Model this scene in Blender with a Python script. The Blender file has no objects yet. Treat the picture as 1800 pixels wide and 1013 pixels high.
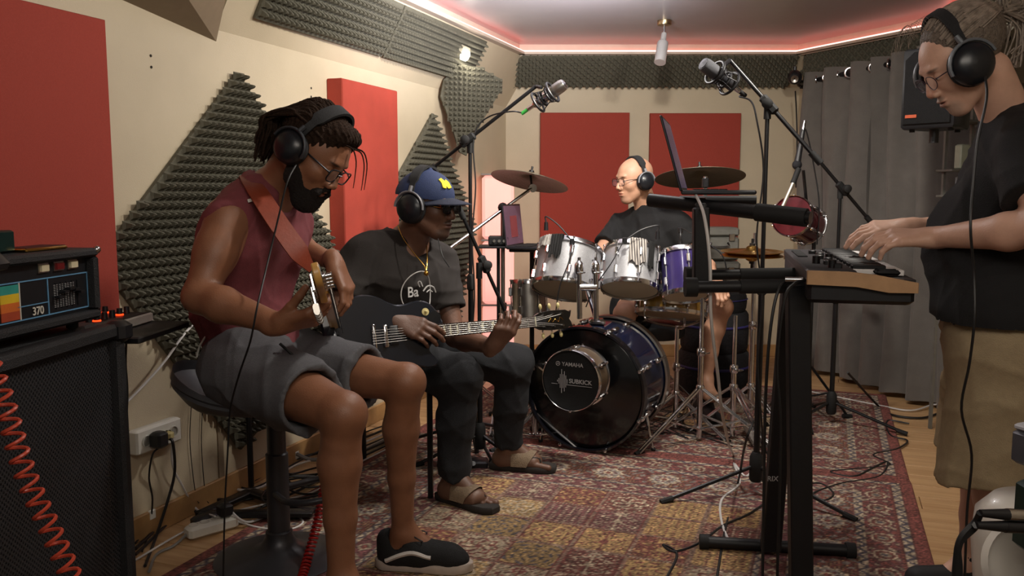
import bpy, math, random
import numpy as np
from mathutils import Vector, Matrix
random.seed(7); np.random.seed(7)
R = math.radians
SC = bpy.context.scene
COL = SC.collection
# ------------------------------------------------------------------ camera
PITCH = R(6.3); CZ = 1.2; FPX = 1500.0
cam_d = bpy.data.cameras.new('camera'); cam = bpy.data.objects.new('camera', cam_d); COL.objects.link(cam)
cam_d.sensor_width = 36; cam_d.lens = 36*FPX/1800; cam_d.clip_start = .05
cam.location = (0, 0, CZ); cam.rotation_euler = (R(90)-PITCH, 0, 0)
SC.camera = cam
# ------------------------------------------------------------------ light and exposure
SC.view_settings.view_transform = 'Standard'; SC.view_settings.look = 'None'
SC.view_settings.gamma = 1; SC.view_settings.use_curve_mapping = False
SC.view_settings.exposure = 0.22
wd = bpy.data.worlds.new('world'); SC.world = wd; wd.use_nodes = True
wd.node_tree.nodes['Background'].inputs[0].default_value = (1, .93, .84, 1)
wd.node_tree.nodes['Background'].inputs[1].default_value = .12
def lamp(name, kind, loc, energy, color, target=None, size=.1, spot=None, blend=.6, sy=None):
    d = bpy.data.lights.new(name, kind); d.energy = energy; d.color = color
    if kind == 'AREA':
        d.size = size
        if sy: d.shape = 'RECTANGLE'; d.size_y = sy
    else: d.shadow_soft_size = size
    if kind == 'SPOT': d.spot_size = R(spot); d.spot_blend = blend
    o = bpy.data.objects.new(name, d); COL.objects.link(o); o.location = loc
    if target is not None:
        o.rotation_euler = (Vector(target)-Vector(loc)).to_track_quat('-Z', 'Y').to_euler()
    return o
WARM = (1, .93, .83)
lamp('ceiling_spot_light', 'SPOT', (.55, 3.4, 2.13), 80, WARM, (-.35, 5.2, .6), .05, 150, .8)
lamp('ceiling_spot_light', 'SPOT', (.30, 2.5, 2.16), 42, WARM, (-1.3, 3.3, 1.2), .06, 150, .9)
lamp('ceiling_spot_light', 'SPOT', (1.15, 3.0, 2.14), 56, WARM, (1.2, 4.6, 0.3), .05, 150, .8)
lamp('ceiling_spot_light', 'SPOT', (1.9, 1.5, 2.16), 42, WARM, (1.1, 2.5, 1.0), .06, 140, .8)
lamp('added_fill_light', 'AREA', (.3, .4, 2.12), 20, (1, .9, .78), (.2, 4, .4), 1.6, sy=.8)  # unseen area lamp above the camera, added as general fill
lamp('ceiling_wash_light', 'SPOT', (.30, 3.9, 1.72), 85, (.95, .93, 1), (.15, 4.1, 2.2), .06, 150, .7)  # upward lamp without a fixture, added to brighten the ceiling
lamp('ceiling_wash_light', 'POINT', (.40, 3.5, 1.96), 9, (1, .96, .9), None, .06)

# ------------------------------------------------------------------ materials
def lin(c):
    if isinstance(c, str):
        c = c.lstrip('#'); c = [int(c[i:i+2], 16)/255 for i in (0, 2, 4)]
    return tuple((x/12.92 if x <= .04045 else ((x+.055)/1.055)**2.4) for x in c)
MATS = {}
def mat(name, c, rough=.6, metal=0., noise=.12, scale=30, bump=0., bscale=None, emit=0, vcol=False, coat=0, spec=.5, wave=None, trans=0, alpha=1, aniso=None, sheen=0):
    """procedural principled material: base colour varied by noise, optional bump"""
    if name in MATS: return MATS[name]
    m = bpy.data.materials.new(name); m.use_nodes = True; MATS[name] = m
    nt = m.node_tree; N = nt.nodes; L = nt.links; b = N['Principled BSDF']
    c = lin(c)
    b.inputs['Roughness'].default_value = rough; b.inputs['Metallic'].default_value = metal
    b.inputs['Specular IOR Level'].default_value = spec
    if coat: b.inputs['Coat Weight'].default_value = coat; b.inputs['Coat Roughness'].default_value = .08
    if sheen: b.inputs['Sheen Weight'].default_value = sheen
    if trans: b.inputs['Transmission Weight'].default_value = trans
    b.inputs['Alpha'].default_value = alpha
    if emit:
        b.inputs['Emission Color'].default_value = (*c, 1); b.inputs['Emission Strength'].default_value = emit
    tc = N.new('ShaderNodeTexCoord')
    co = tc.outputs['Object']
    nz = N.new('ShaderNodeTexNoise'); nz.inputs['Scale'].default_value = scale; nz.inputs['Detail'].default_value = 4
    L.new(co, nz.inputs['Vector'])
    mx = N.new('ShaderNodeMix'); mx.data_type = 'RGBA'; mx.blend_type = 'MULTIPLY'; mx.inputs[0].default_value = 1
    rp = N.new('ShaderNodeMapRange'); rp.inputs[1].default_value = .25; rp.inputs[2].default_value = .75
    rp.inputs[3].default_value = 1-noise; rp.inputs[4].default_value = 1+noise
    L.new(nz.outputs['Fac'], rp.inputs[0]); L.new(rp.outputs[0], mx.inputs[7])
    if vcol:
        at = N.new('ShaderNodeAttribute'); at.attribute_name = 'Col'; L.new(at.outputs['Color'], mx.inputs[6])
    else: mx.inputs[6].default_value = (*c, 1)
    L.new(mx.outputs[2], b.inputs['Base Color'])
    if bump or wave:
        bp = N.new('ShaderNodeBump'); bp.inputs['Strength'].default_value = bump or .3; bp.inputs['Distance'].default_value = .01
        if wave:
            w1 = N.new('ShaderNodeTexWave'); w1.inputs['Scale'].default_value = wave; w1.inputs['Distortion'].default_value = 2
            w1.bands_direction = 'DIAGONAL'; L.new(co, w1.inputs['Vector']); L.new(w1.outputs['Fac'], bp.inputs['Height'])
        else:
            n2 = N.new('ShaderNodeTexNoise'); n2.inputs['Scale'].default_value = bscale or scale*4; n2.inputs['Detail'].default_value = 3
            L.new(co, n2.inputs['Vector']); L.new(n2.outputs['Fac'], bp.inputs['Height'])
        L.new(bp.outputs[0], b.inputs['Normal'])
    return m
M_chrome = mat('chrome', '#d5d5d8', .16, 1, .05)
M_steel = mat('brushed_steel', '#b0aca6', .32, 1, .1)
M_black = mat('black_plastic', '#17171a', .45, 0, .15, 60)
M_blackm = mat('black_painted_metal', '#1a1a1c', .35, .2, .15, 60)
M_rubber = mat('black_rubber', '#131314', .75, 0, .15)
M_white = mat('white_plastic', '#d8d5cc', .4, 0, .04)
M_wall = mat('cream_wall_cloth', '#c2b49a', .55, 0, .05, 5, .12, 260)
M_cable_b = mat('black_cable_jacket', '#151517', .5, 0, .1)
M_cable_w = mat('white_cable_jacket', '#cfccca', .5, 0, .05)
M_gold = mat('gold_metal', '#c79a4a', .25, 1, .05)
M_wood = mat('oak_trim', '#a57f52', .5, 0, .2, 14, .08)

# ------------------------------------------------------------------ pixel helpers
sp, cp = math.sin(PITCH), math.cos(PITCH)
def ray(x, y):
    u = (x-900)/FPX; v = (506.5-y)/FPX
    return Vector((u, cp+v*sp, -sp+v*cp))
CAMP = Vector((0, 0, CZ))
def W(x, y, Y): d = ray(x, y); return CAMP+d*(Y/d.y)
def F(x, y, z=0.): d = ray(x, y); return CAMP+d*((z-CZ)/d.z)
def PL(x, y, P, n): d = ray(x, y); n = Vector(n); return CAMP+d*((Vector(P)-CAMP).dot(n)/d.dot(n))
AZ = R(20.3)
E1 = Vector((math.cos(AZ), -math.sin(AZ), 0)); E2 = Vector((math.sin(AZ), math.cos(AZ), 0)); EZ = Vector((0, 0, 1))
LW0 = E1*(-2.21)                     # a point of the left wall plane, normal E1
def LW(x, y, off=0.): return PL(x, y, LW0+E1*off, E1)
def RF(a, b, z=0.): return E1*a+E2*b+EZ*z     # room frame -> world

# ------------------------------------------------------------------ mesh builder
def wloc(p):
    l = Vector((0, 0, 0))
    while p is not None: l += p.location; p = p.parent
    return l
def frame(d, up=(0, 0, 1)):
    d = Vector(d).normalized(); up = Vector(up)
    if abs(d.dot(up)) > .98: up = Vector((1, 0, 0)) if abs(d.x) < .9 else Vector((0, 1, 0))
    x = up.cross(d).normalized(); y = d.cross(x)
    return x, y, d
class MB:
    def __init__(s): s.v = []; s.f = []; s.uv = None; s.col = None
    def add(s, vs, fs):
        o = len(s.v); s.v += [tuple(a) for a in vs]; s.f += [tuple(i+o for i in f) for f in fs]; return s
    def box(s, c, sz, M=None, bev=0.):
        """M: (x,y,z) axes; bev: chamfer on every edge along axis z(3rd) cross-section"""
        c = Vector(c); X, Y, Z = M if M else (Vector((1, 0, 0)), Vector((0, 1, 0)), EZ)
        X, Y, Z = Vector(X), Vector(Y), Vector(Z); hx, hy, hz = [a/2 for a in sz]
        if bev <= 0:
            vs = [c+X*(hx*i)+Y*(hy*j)+Z*(hz*k) for k in (-1, 1) for j in (-1, 1) for i in (-1, 1)]
            return s.add(vs, [(0, 2, 3, 1), (4, 5, 7, 6), (0, 1, 5, 4), (2, 6, 7, 3), (0, 4, 6, 2), (1, 3, 7, 5)])
        b = min(bev, hx*.9, hy*.9, hz*.9)
        def ring(ix, iy, z):
            return [c+X*(a*ix)+Y*(bb*iy)+Z*z for a, bb in ()] 
        vs = []
        for (ins, z) in ((b, -hz), (0, -hz+b), (0, hz-b), (b, hz)):
            ax, ay = hx-ins, hy-ins; q = b
            for (a, e) in ((ax-q, -ay), (ax, -ay+q), (ax, ay-q), (ax-q, ay), (-ax+q, ay), (-ax, ay-q), (-ax, -ay+q), (-ax+q, -ay)):
                vs.append(c+X*a+Y*e+Z*z)
        fs = [tuple(range(7, -1, -1)), tuple(range(24, 32))]
        for k in range(3):
            for i in range(8):
                j = (i+1) % 8; fs.append((k*8+i, k*8+j, k*8+8+j, k*8+8+i))
        return s.add(vs, fs)
    def tube(s, pts, r, n=8, cap=True, flat=None):
        pts = [Vector(p) for p in pts]
        rs = r if isinstance(r, (list, tuple)) else [r]*len(pts)
        t0 = (pts[1]-pts[0]).normalized(); x, y, _ = frame(t0); vs = []
        for i, p in enumerate(pts):
            t = (pts[min(i+1, len(pts)-1)]-pts[max(i-1, 0)])
            if t.length < 1e-9: t = t0
            t.normalize()
            x = (x-t*x.dot(t)); x = x.normalized() if x.length > 1e-6 else frame(t)[0]; y = t.cross(x)
            for k in range(n):
                a = 2*math.pi*k/n; vs.append(p+x*(math.cos(a)*rs[i])+y*(math.sin(a)*rs[i]*(flat or 1)))
        fs = []
        for i in range(len(pts)-1):
            for k in range(n):
                k2 = (k+1) % n; fs.append((i*n+k, i*n+k2, (i+1)*n+k2, (i+1)*n+k))
        if cap: fs += [tuple(range(n-1, -1, -1)), tuple((len(pts)-1)*n+k for k in range(n))]
        return s.add(vs, fs)
    def lathe(s, prof, c, axis, n=32, arc=None):
        """prof: (r, h) pairs along axis from c"""
        c = Vector(c); x, y, d = frame(axis); vs = []; m = len(prof)
        for (r, h) in prof:
            r = max(r, 1e-4)
            for k in range(n):
                a = 2*math.pi*k/n; vs.append(c+d*h+x*(r*math.cos(a))+y*(r*math.sin(a)))
        fs = [(i*n+k, i*n+(k+1) % n, (i+1)*n+(k+1) % n, (i+1)*n+k) for i in range(m-1) for k in range(n)]
        if prof[0][0] > 1e-3: fs.append(tuple(range(n-1, -1, -1)))
        if prof[-1][0] > 1e-3: fs.append(tuple((m-1)*n+k for k in range(n)))
        return s.add(vs, fs)
    def prism(s, poly, O, X, Y, t, bevel=0.):
        """poly in X,Y plane at O, extruded by t along X x Y"""
        O, X, Y = Vector(O), Vector(X), Vector(Y); Z = X.cross(Y).normalized(); n = len(poly)
        cx = sum(p[0] for p in poly)/n; cy = sum(p[1] for p in poly)/n; vs = []
        lv = [(0, 0)] if not bevel else [(bevel, 0), (0, bevel)]
        lv += [(0, t)] if not bevel else [(0, t-bevel), (bevel, t)]
        for (ins, z) in lv:
            for (a, b) in poly:
                dx, dy = cx-a, cy-b; l = math.hypot(dx, dy) or 1
                vs.append(O+X*(a+dx/l*ins)+Y*(b+dy/l*ins)+Z*z)
        m = len(lv)
        fs = [tuple(range(n-1, -1, -1)), tuple((m-1)*n+k for k in range(n))]
        for i in range(m-1):
            for k in range(n):
                k2 = (k+1) % n; fs.append((i*n+k, i*n+k2, (i+1)*n+k2, (i+1)*n+k))
        return s.add(vs, fs)
    def ball(s, c, r, n=12, sc=(1, 1, 1), M=None):
        c = Vector(c); X, Y, Z = M if M else (Vector((1, 0, 0)), Vector((0, 1, 0)), EZ); vs = []; m = max(n//2, 4)
        for i in range(m+1):
            th = math.pi*i/m; q = max(math.sin(th), 1e-3)
            for k in range(n):
                a = 2*math.pi*k/n
                vs.append(c+Vector(X)*(r*sc[0]*q*math.cos(a))+Vector(Y)*(r*sc[1]*q*math.sin(a))+Vector(Z)*(r*sc[2]*math.cos(th)))
        fs = [(i*n+k, (i+1)*n+k, (i+1)*n+(k+1) % n, i*n+(k+1) % n) for i in range(m) for k in range(n)]
        return s.add(vs, fs)
    def build(s, name, m, parent=None, smooth=True, origin=None, label=None, ang=40):
        me = bpy.data.meshes.new(name)
        if parent is not None: o0 = wloc(parent)
        elif origin is not None: o0 = Vector(origin)
        else:
            a = np.array(s.v); o0 = Vector((float(a[:, 0].mean()), float(a[:, 1].mean()), float(a[:, 2].min())))
        a = np.array(s.v, dtype=np.float64)-np.array(o0)
        me.from_pydata(a.tolist(), [], s.f)
        me.materials.append(m)
        if s.col is not None:
            ca = me.color_attributes.new('Col', 'FLOAT_COLOR', 'POINT')
            cc = np.ones((len(s.v), 4), np.float32); cc[:, :3] = s.col; ca.data.foreach_set('color', cc.ravel())
        me.validate()
        if smooth:
            me.polygons.foreach_set('use_smooth', [True]*len(me.polygons))
            try: me.set_sharp_from_angle(angle=R(ang))
            except Exception: pass
        me.update()
        o = bpy.data.objects.new(name, me); COL.objects.link(o)
        if parent is not None: o.parent = parent
        else: o.location = o0
        if label: o['label'] = label
        return o
def tag(o, label=None, cat=None, group=None, kind=None):
    if label: o['label'] = label
    if cat: o['category'] = cat
    if group: o['group'] = group
    if kind: o['kind'] = kind
    return o
def thing(name, loc, label, cat, group=None):
    o = bpy.data.objects.new(name, None); COL.objects.link(o); o.empty_display_size = .05
    o.location = loc; return tag(o, label, cat, group)
def structure(o): o['kind'] = 'structure'; return o
def smooth_path(pts, n=6):
    """Catmull-Rom through pts"""
    P = [Vector(p) for p in pts]; P = [P[0]*2-P[1]]+P+[P[-1]*2-P[-2]]; out = []
    for i in range(1, len(P)-2):
        a, b, c, d = P[i-1:i+3]
        for k in range(n):
            t = k/n
            out.append(.5*((2*b)+(c-a)*t+(2*a-5*b+4*c-d)*t*t+(3*b-a-3*c+d)*t**3))
    out.append(P[-2]); return out
def cable(pts, r, m, label, name='cable', group=None, n=6, seg=6):
    o = MB().tube(smooth_path(pts, seg), r, n).build(name, m)
    return tag(o, label, 'cable', group)
def copy_tree(o, parent=None):
    c = o.copy(); COL.objects.link(c)
    if parent is not None: c.parent = parent
    for ch in list(o.children): copy_tree(ch, c)
    return c
# ================================================================== ROOM
M_floor = mat('oak_laminate', '#b98c58', .38, 0, .16, 9, .03)
def wood_mat(name, c1, c2, rough, sx, sy):
    m = bpy.data.materials.new(name); m.use_nodes = True; nt = m.node_tree; N = nt.nodes; L = nt.links; b = N['Principled BSDF']
    tc = N.new('ShaderNodeTexCoord'); mp = N.new('ShaderNodeMapping'); mp.inputs['Rotation'].default_value = (0, 0, AZ)
    mp2 = N.new('ShaderNodeMapping'); mp2.inputs['Scale'].default_value = (sx, sy, sy)
    L.new(tc.outputs['Object'], mp.inputs[0]); L.new(mp.outputs[0], mp2.inputs[0])
    oi = N.new('ShaderNodeObjectInfo'); ad = N.new('ShaderNodeVectorMath'); L.new(mp2.outputs[0], ad.inputs[0]); L.new(oi.outputs['Location'], ad.inputs[1])
    nz = N.new('ShaderNodeTexNoise'); nz.inputs['Scale'].default_value = 1; nz.inputs['Detail'].default_value = 6; nz.inputs['Distortion'].default_value = .6
    L.new(ad.outputs[0], nz.inputs['Vector'])
    cr = N.new('ShaderNodeValToRGB'); cr.color_ramp.elements[0].position = .3; cr.color_ramp.elements[1].position = .7
    cr.color_ramp.elements[0].color = (*lin(c1), 1); cr.color_ramp.elements[1].color = (*lin(c2), 1)
    L.new(nz.outputs['Fac'], cr.inputs[0]); L.new(cr.outputs[0], b.inputs['Base Color']); b.inputs['Roughness'].default_value = rough
    return m
M_plank = wood_mat('oak_plank', '#a98259', '#c4a075', .38, 2.2, 40)
# sub floor, then planks running across the room as children
fl = structure(MB().box(RF(.2, 2.6, -.06), (6.4, 8.6, .1), (E1, E2, EZ)).build('floor', mat('floor_screed', '#6b4f33', .8), smooth=False))
pw, plen = .14, 1.3
row = 0; b0 = 1.55
pm = [MB().box((0, 0, 0), (plen-.003, pw-.003, .012), (E1, E2, EZ), .0015).build('plank', M_plank, None, smooth=False, origin=(0, 0, 0))]
pm[0].parent = fl
first = True
while b0 < 6.6:
    off = (row*.47) % plen
    for (a0, a1) in ((-2.3, 1.9),):
        a = a0-plen+off
        while a < a1:
            # only where the rugs leave the floor bare
            if (a+plen > .3 or a < -1.9) or b0 > 5.4:
                o = pm[0] if first else pm[0].copy()
                if not first: COL.objects.link(o)
                first = False
                o.location = RF(a+plen/2, b0+pw/2, -.006)-fl.location
            a += plen
    b0 += pw; row += 1
ZW = 1.82; ZC = 2.16; CH = .30; ZCEIL = 2.215
# left wall
lw_a, lw_b = -1.2, 6.6
structure(MB().box(RF(-2.21-.05, (lw_a+lw_b)/2, 1.2), (.1, lw_b-lw_a, 2.5), (E1, E2, EZ)).build('wall_left', M_wall, smooth=False))
# back wall parallel to X at Y=6.25
structure(MB().box((1.0, 6.32, 1.2), (3.6, .14, 2.5)).build('wall_back', M_wall, smooth=False))
# angled wall behind the curtain and right wall
pA = Vector((2.06, 6.25, 0)); pB = Vector((2.75, 4.3, 0))
d = (pB-pA).normalized(); nrm = Vector((d.y, -d.x, 0))
structure(MB().box((pA+pB)/2+EZ*1.2-nrm*.055, ((pB-pA).length, .1, 2.5), (d, Vector((-d.y, d.x, 0)), EZ)).build('wall_right_angled', M_wall, smooth=False))
rw = Vector((2.80, 4.3, 0))
structure(MB().box(rw-E2*2.6+E1*.05+EZ*1.2, (.1, 5.4, 2.5), (E1, E2, EZ)).build('wall_right', M_wall, smooth=False))
# chamfers between wall and ceiling
ce0 = RF(-2.21+CH, 3.1+.0, ZC)
def quadslab(pts, t, name, m):
    """slab from 4 points, thickness t behind (along normal)"""
    p = [Vector(a) for a in pts]; n = (p[1]-p[0]).cross(p[2]-p[0]).normalized()
    vs = p+[a-n*t for a in p]
    return MB().add(vs, [(0, 1, 2, 3), (7, 6, 5, 4), (0, 4, 5, 1), (1, 5, 6, 2), (2, 6, 7, 3), (3, 7, 4, 0)]).build(name, m, smooth=False)
# corner on the ceiling edge (back-left) and the wall corner below
KC = Vector((.06, 6.0, ZC)); 
# left ceiling edge follows E2 through KC
def ledge(t): return KC-E2*t
lwtop = lambda b, z=ZW: RF(-2.21, b, z)
bS = LW(380, 73).dot(E2)               # where the chamfer begins
tS = KC.dot(E2)-bS
structure(quadslab([lwtop(6.5), KC, ledge(tS), lwtop(bS)], .04, 'wall_left_slope', M_wall))
structure(quadslab([(2.2, 6.26, 1.95), (2.0, 6.0, ZC), (.0, 6.0, ZC), (-.5, 6.26, 1.95)], .03, 'wall_back_slope', M_wall))
# angled soffit above the first wall stretch
A = LW(380, 73); B = LW(213, -1); Bx = A+(B-A)*2.2; C0 = W(332, 0, 3.0); D0 = W(396, 0, 3.22)
Cx = A+(C0-A)*2.4; Dx = A+(D0-A)*2.4
M_shade = mat('brown_grey_shade_tone', '#8d7c66', .7, 0, .06)  # shade on the soffit's underside is put into this darker colour
structure(MB().add([A, Bx, Cx, Dx, Bx+EZ*.5, Cx+EZ*.3, Dx+EZ*.2], [(0, 2, 1), (0, 3, 2), (1, 2, 5, 4), (2, 3, 6, 5)]).build('trim_soffit', M_shade, smooth=False))
# ceiling
M_ceil = mat('grey_stretched_ceiling', '#a8a4a6', .34, 0, .05, 3, .1, 6)
structure(MB().box((1, 3.2, ZCEIL+.03), (6.5, 8.6, .05)).build('ceiling', M_ceil, smooth=False))
# cove ledge + LED strip round the ceiling edge
cpts = [KC-E2*5.6, KC, Vector((1.96, 6.0, ZC)), Vector((2.47, 4.98, ZC)), Vector((2.47, 4.98, ZC))-Vector((.31, .95, 0))*3.2]
M_trimw = mat('cream_cove_moulding', '#c9b8a8', .5, 0, .04)
M_led = mat('red_led_strip', '#ff3c28', .5, 0, 0, emit=1.7); M_led2 = mat('pale_pink_led_diffuser', '#ffc9bd', .5, 0, 0, emit=1.6)
t_ = thing('led_cove_trim', KC, 'pale cove moulding with glowing red led strip around the ceiling edge', 'cove light')
mb, ml, mk = MB(), MB(), MB()
for i in range(len(cpts)-1):
    p, q = cpts[i], cpts[i+1]; dd = (q-p).normalized(); nn = Vector((dd.y, -dd.x, 0))   # inward (right of travel)
    ln = (q-p).length
    mb.box((p+q)/2+nn*.015+EZ*-.004, (ln+.03, .045, .016), (dd, nn, EZ))
    mb.box((p+q)/2-nn*.02+EZ*.03, (ln+.03, .02, .09), (dd, nn, EZ))
    ml.box((p+q)/2-nn*.002+EZ*.012, (ln, .010, .010), (dd, nn, EZ)); mk.box((p+q)/2+nn*.020+EZ*.010, (ln, .008, .012), (dd, nn, EZ))
mb.build('moulding', M_trimw, t_, smooth=False); ml.build('led_strip', M_led, t_, smooth=False); mk.build('led_diffuser', M_led2, t_, smooth=False)
# baseboards (planked lengths)
structure(MB().box(RF(-2.21+.008, 2.6, .045), (.016, 7.6, .09), (E1, E2, EZ), .004).build('baseboard_left', M_wood, smooth=False))
structure(MB().box((1.0, 6.24, .045), (3.2, .016, .09), None, .004).build('baseboard_back', M_wood, smooth=False))
M_hole = mat('dark_screw_hole', '#2b2620', .9)
wl_ = bpy.data.objects['wall_left']
for (x, y) in ((265, 98), (266, 118), (547, 155), (547, 170)):
    q = LW(x, y, .001); MB().lathe([(.005, 0), (.005, .001), (.0005, .0012)], q, E1, 10).build('screw_hole', M_hole, wl_)
# dark vertical strip on the left wall, standing in for a cast shadow
s1 = LW(383, 700)
structure(MB().box(Vector((s1.x, s1.y, .45))+E1*.003, (.006, .03, .72), (E1, E2, EZ)).build('wall_shadow_strip', M_shade, smooth=False))

# ------------------------------------------------------------------ acoustic foam
M_foam = mat('olive_grey_acoustic_foam', '#5a574a', .9, 0, .16, 40, .2, 300)
def inside(p, poly):
    x, y = p; c = False; n = len(poly)
    for i in range(n):
        (x1, y1), (x2, y2) = poly[i], poly[(i+1) % n]
        if (y1 > y) != (y2 > y) and x < (x2-x1)*(y-y1)/(y2-y1)+x1: c = not c
    return c
def foam(label, O, U, V, poly, pitch, hgt, base=.02, group=None, rot=0.):
    """poly in (U,V) coordinates around O; spikes along U x V"""
    O, U, V = Vector(O), Vector(U).normalized(), Vector(V).normalized(); N_ = U.cross(V).normalized()
    mb = MB(); mb.prism(poly, O, U, V, base, .003)
    xs = [p[0] for p in poly]; ys = [p[1] for p in poly]
    i0, i1 = int(min(xs)/pitch)-2, int(max(xs)/pitch)+2; j0, j1 = int(min(ys)/pitch)-2, int(max(ys)/pitch)+2
    if rot: q_ = max(abs(v) for v in (i0, i1, j0, j1)); i0, i1, j0, j1 = -q_, q_, -q_, q_
    for i in range(i0, i1):
        for j in range(j0, j1):
            x, y = (i+.5)*pitch, (j+.5)*pitch
            if rot: x, y = x*math.cos(rot)-y*math.sin(rot), x*math.sin(rot)+y*math.cos(rot)
            if not inside((x, y), poly): continue
            h = pitch*.5; c = O+U*x+V*y+N_*base
            vs = []
            for (q, z) in ((1., 0.), (.60, hgt*.22), (.36, hgt*.74)):
                for (a, b) in ((-1, -1), (1, -1), (1, 1), (-1, 1)):
                    if rot: a, b = a*math.cos(rot)-b*math.sin(rot), a*math.sin(rot)+b*math.cos(rot)
                    vs.append(c+U*(a*h*q)+V*(b*h*q)+N_*z)
            vs.append(c+N_*hgt)
            fs = [(k, (k+1) % 4, 4+(k+1) % 4, 4+k) for k in range(4)]+[(4+k, 4+(k+1) % 4, 8+(k+1) % 4, 8+k) for k in range(4)]+[(8+k, 8+(k+1) % 4, 12) for k in range(4)]
            mb.add(vs, fs)
    return tag(mb.build('acoustic_foam_panel', M_foam, smooth=False), label, 'foam panel', group)
def wall_poly(pts, off=.0):
    O = LW(*pts[0], off); return O, [((LW(*p, off)-O).dot(E2), (LW(*p, off)-O).z) for p in pts]
# U x V must point into the room (+E1): E2 x Z = (cos,-sin,0)=E1
O, pl = wall_poly([(412, 128), (470, 218), (538, 352), (579, 436), (579, 486), (622, 545), (622, 570), (418, 790), (183, 480), (183, 435)], 0.002)
foam('large grey pyramid foam diamond on cream wall behind the bassist', O, E2, EZ, pl, .033, .042)
O, pl = wall_poly([(757, 200), (828, 400), (800, 560), (640, 520), (645, 400)], 0.002)
foam('small grey foam diamond on wall between red panel and tilted mic stand', O, E2, EZ, pl, .034, .038)
# foam strips on the left slope
sl_dn = (lwtop(4.0)-(KC-E2*(KC.dot(E2)-4.0)))      # down the slope
SLn = sl_dn.normalized(); n_sl = E2.cross(-SLn)
if n_sl.z > 0: n_sl = -n_sl
b_end = 5.02
def slope_foam(label, b0, b1, w0, w1, pitch):
    O = ledge(KC.dot(E2)-b0)+n_sl*.004
    U = E2; V = -SLn
    L_ = b1-b0
    poly = [(0, -w0), (L_, -w0), (L_, -.02), (0, -.02)]
    if U.cross(V).dot(n_sl) < 0: U = -E2; O = ledge(KC.dot(E2)-b1)+n_sl*.004
    foam(label, O, U, V, poly, pitch, pitch*1.15, .015, 'foam strips along the ceiling slope')
slope_foam('grey foam strip on left ceiling slope nearest the camera', 2.9, 3.92, .30, 0, .036)
slope_foam('grey foam strip on left ceiling slope ending at the bright spotlight', 3.93, b_end, .29, 0, .030)
# back wall strips (two tiles wide each)
xs_ = [-.16, .62, 1.38, 1.98]
nm = ['left', 'middle', 'right']
for i in range(3):
    a, b = Vector((xs_[i], 6.0, ZC)), Vector((xs_[i+1], 6.0, ZC))
    U = Vector((1, 0, 0)); V = (Vector((0, 6.0, ZC))-Vector((0, 6.26, 1.95))).normalized()
    Wd = xs_[i+1]-xs_[i]-.008; nn = U.cross(V)
    poly = [(0, -.30), (Wd, -.30), (Wd, -.015), (.24 if i == 0 else 0, -.015)]
    foam('dark grey foam strip under ceiling on back wall, %s of three' % nm[i], a+nn*.004+V*0, U, V, poly, .034, .028, .012, 'foam strips above the back wall', R(45))
# right hand strips
dR = Vector((2.47-1.96, 4.98-6.0, 0)).normalized()
foam('grey foam strip under ceiling above the curtain rod', Vector((2.01, 6.0, 0))+EZ*ZC, dR, EZ, [(0, -.22), (1.12, -.27), (1.12, -.02), (0, -.02)], .036, .028, .012, None, R(45))
foam('grey foam strip under ceiling right of the loudspeaker', Vector((2.49, 4.95, ZC)), -E2, EZ, [(0, -.36), (2.6, -.36), (2.6, -.02), (0, -.02)], .05, .04, .012)
# draped corner piece
Pc = W(825, 180, 5.25); nC = Vector((.45, -.89, -.05)).normalized(); Uc = Vector((.89, .45, 0)).normalized(); Vc = nC.cross(Uc)
if Uc.cross(Vc).dot(nC) < 0: Vc = -Vc
pp = [(806, 112), (845, 122), (880, 140), (878, 160), (845, 215), (818, 274), (806, 268), (790, 215), (772, 170), (778, 140)]
foam('dark grey foam piece draped in the back left corner below spotlight', Pc, Uc, Vc, [((PL(x, y, Pc, nC)-Pc).dot(Uc), (PL(x, y, Pc, nC)-Pc).dot(Vc)) for x, y in pp], .030, .028, .02)

# ------------------------------------------------------------------ red absorber panels
M_red = mat('red_panel_cloth', '#9a3a2d', .85, 0, .07, 200, .25, 500)
M_redd = mat('red_panel_cloth_worn', '#a43c2d', .85, 0, .10, 9, .25, 500)
def red_panel(label, O, X, Y, w, h, t, m=M_red):
    return tag(MB().prism([(0, 0), (w, 0), (w, h), (0, h)], O, X, Y, t, .006).build('sound_absorber', m, smooth=False), label, 'wall panel', 'red acoustic panels')
p = LW(163, 37); z0 = LW(178, 620).z
red_panel('tall red cloth panel at far left behind the amplifier', RF(-2.21, p.dot(E2)-1.6, z0), E2, EZ, 1.6, p.z-z0, .055)
p = LW(697, 160, .08); q = LW(600, 137, .08); z0 = LW(590, 476).z
red_panel('thick red cloth panel on left wall between two foam diamonds', RF(-2.21, q.dot(E2), z0), E2, EZ, p.dot(E2)-q.dot(E2), p.z-z0, .085, M_redd)
for (x0, x1, y0, lb) in ((950, 1107, 198, 'red cloth panel on back wall, left of the drummer'), (1143, 1303, 199, 'red cloth panel on back wall behind the right cymbal')):
    a = W(x0, y0, 6.21); b = W(x1, y0, 6.21); zb = W(x0, 500, 6.21).z
    red_panel(lb, (b.x, 6.25, zb), (-1, 0, 0), (0, 0, 1), b.x-a.x, a.z-zb, .045) if False else red_panel(lb, (a.x, 6.25, zb), (1, 0, 0), (0, 0, 1), b.x-a.x, a.z-zb, .045)

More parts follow.
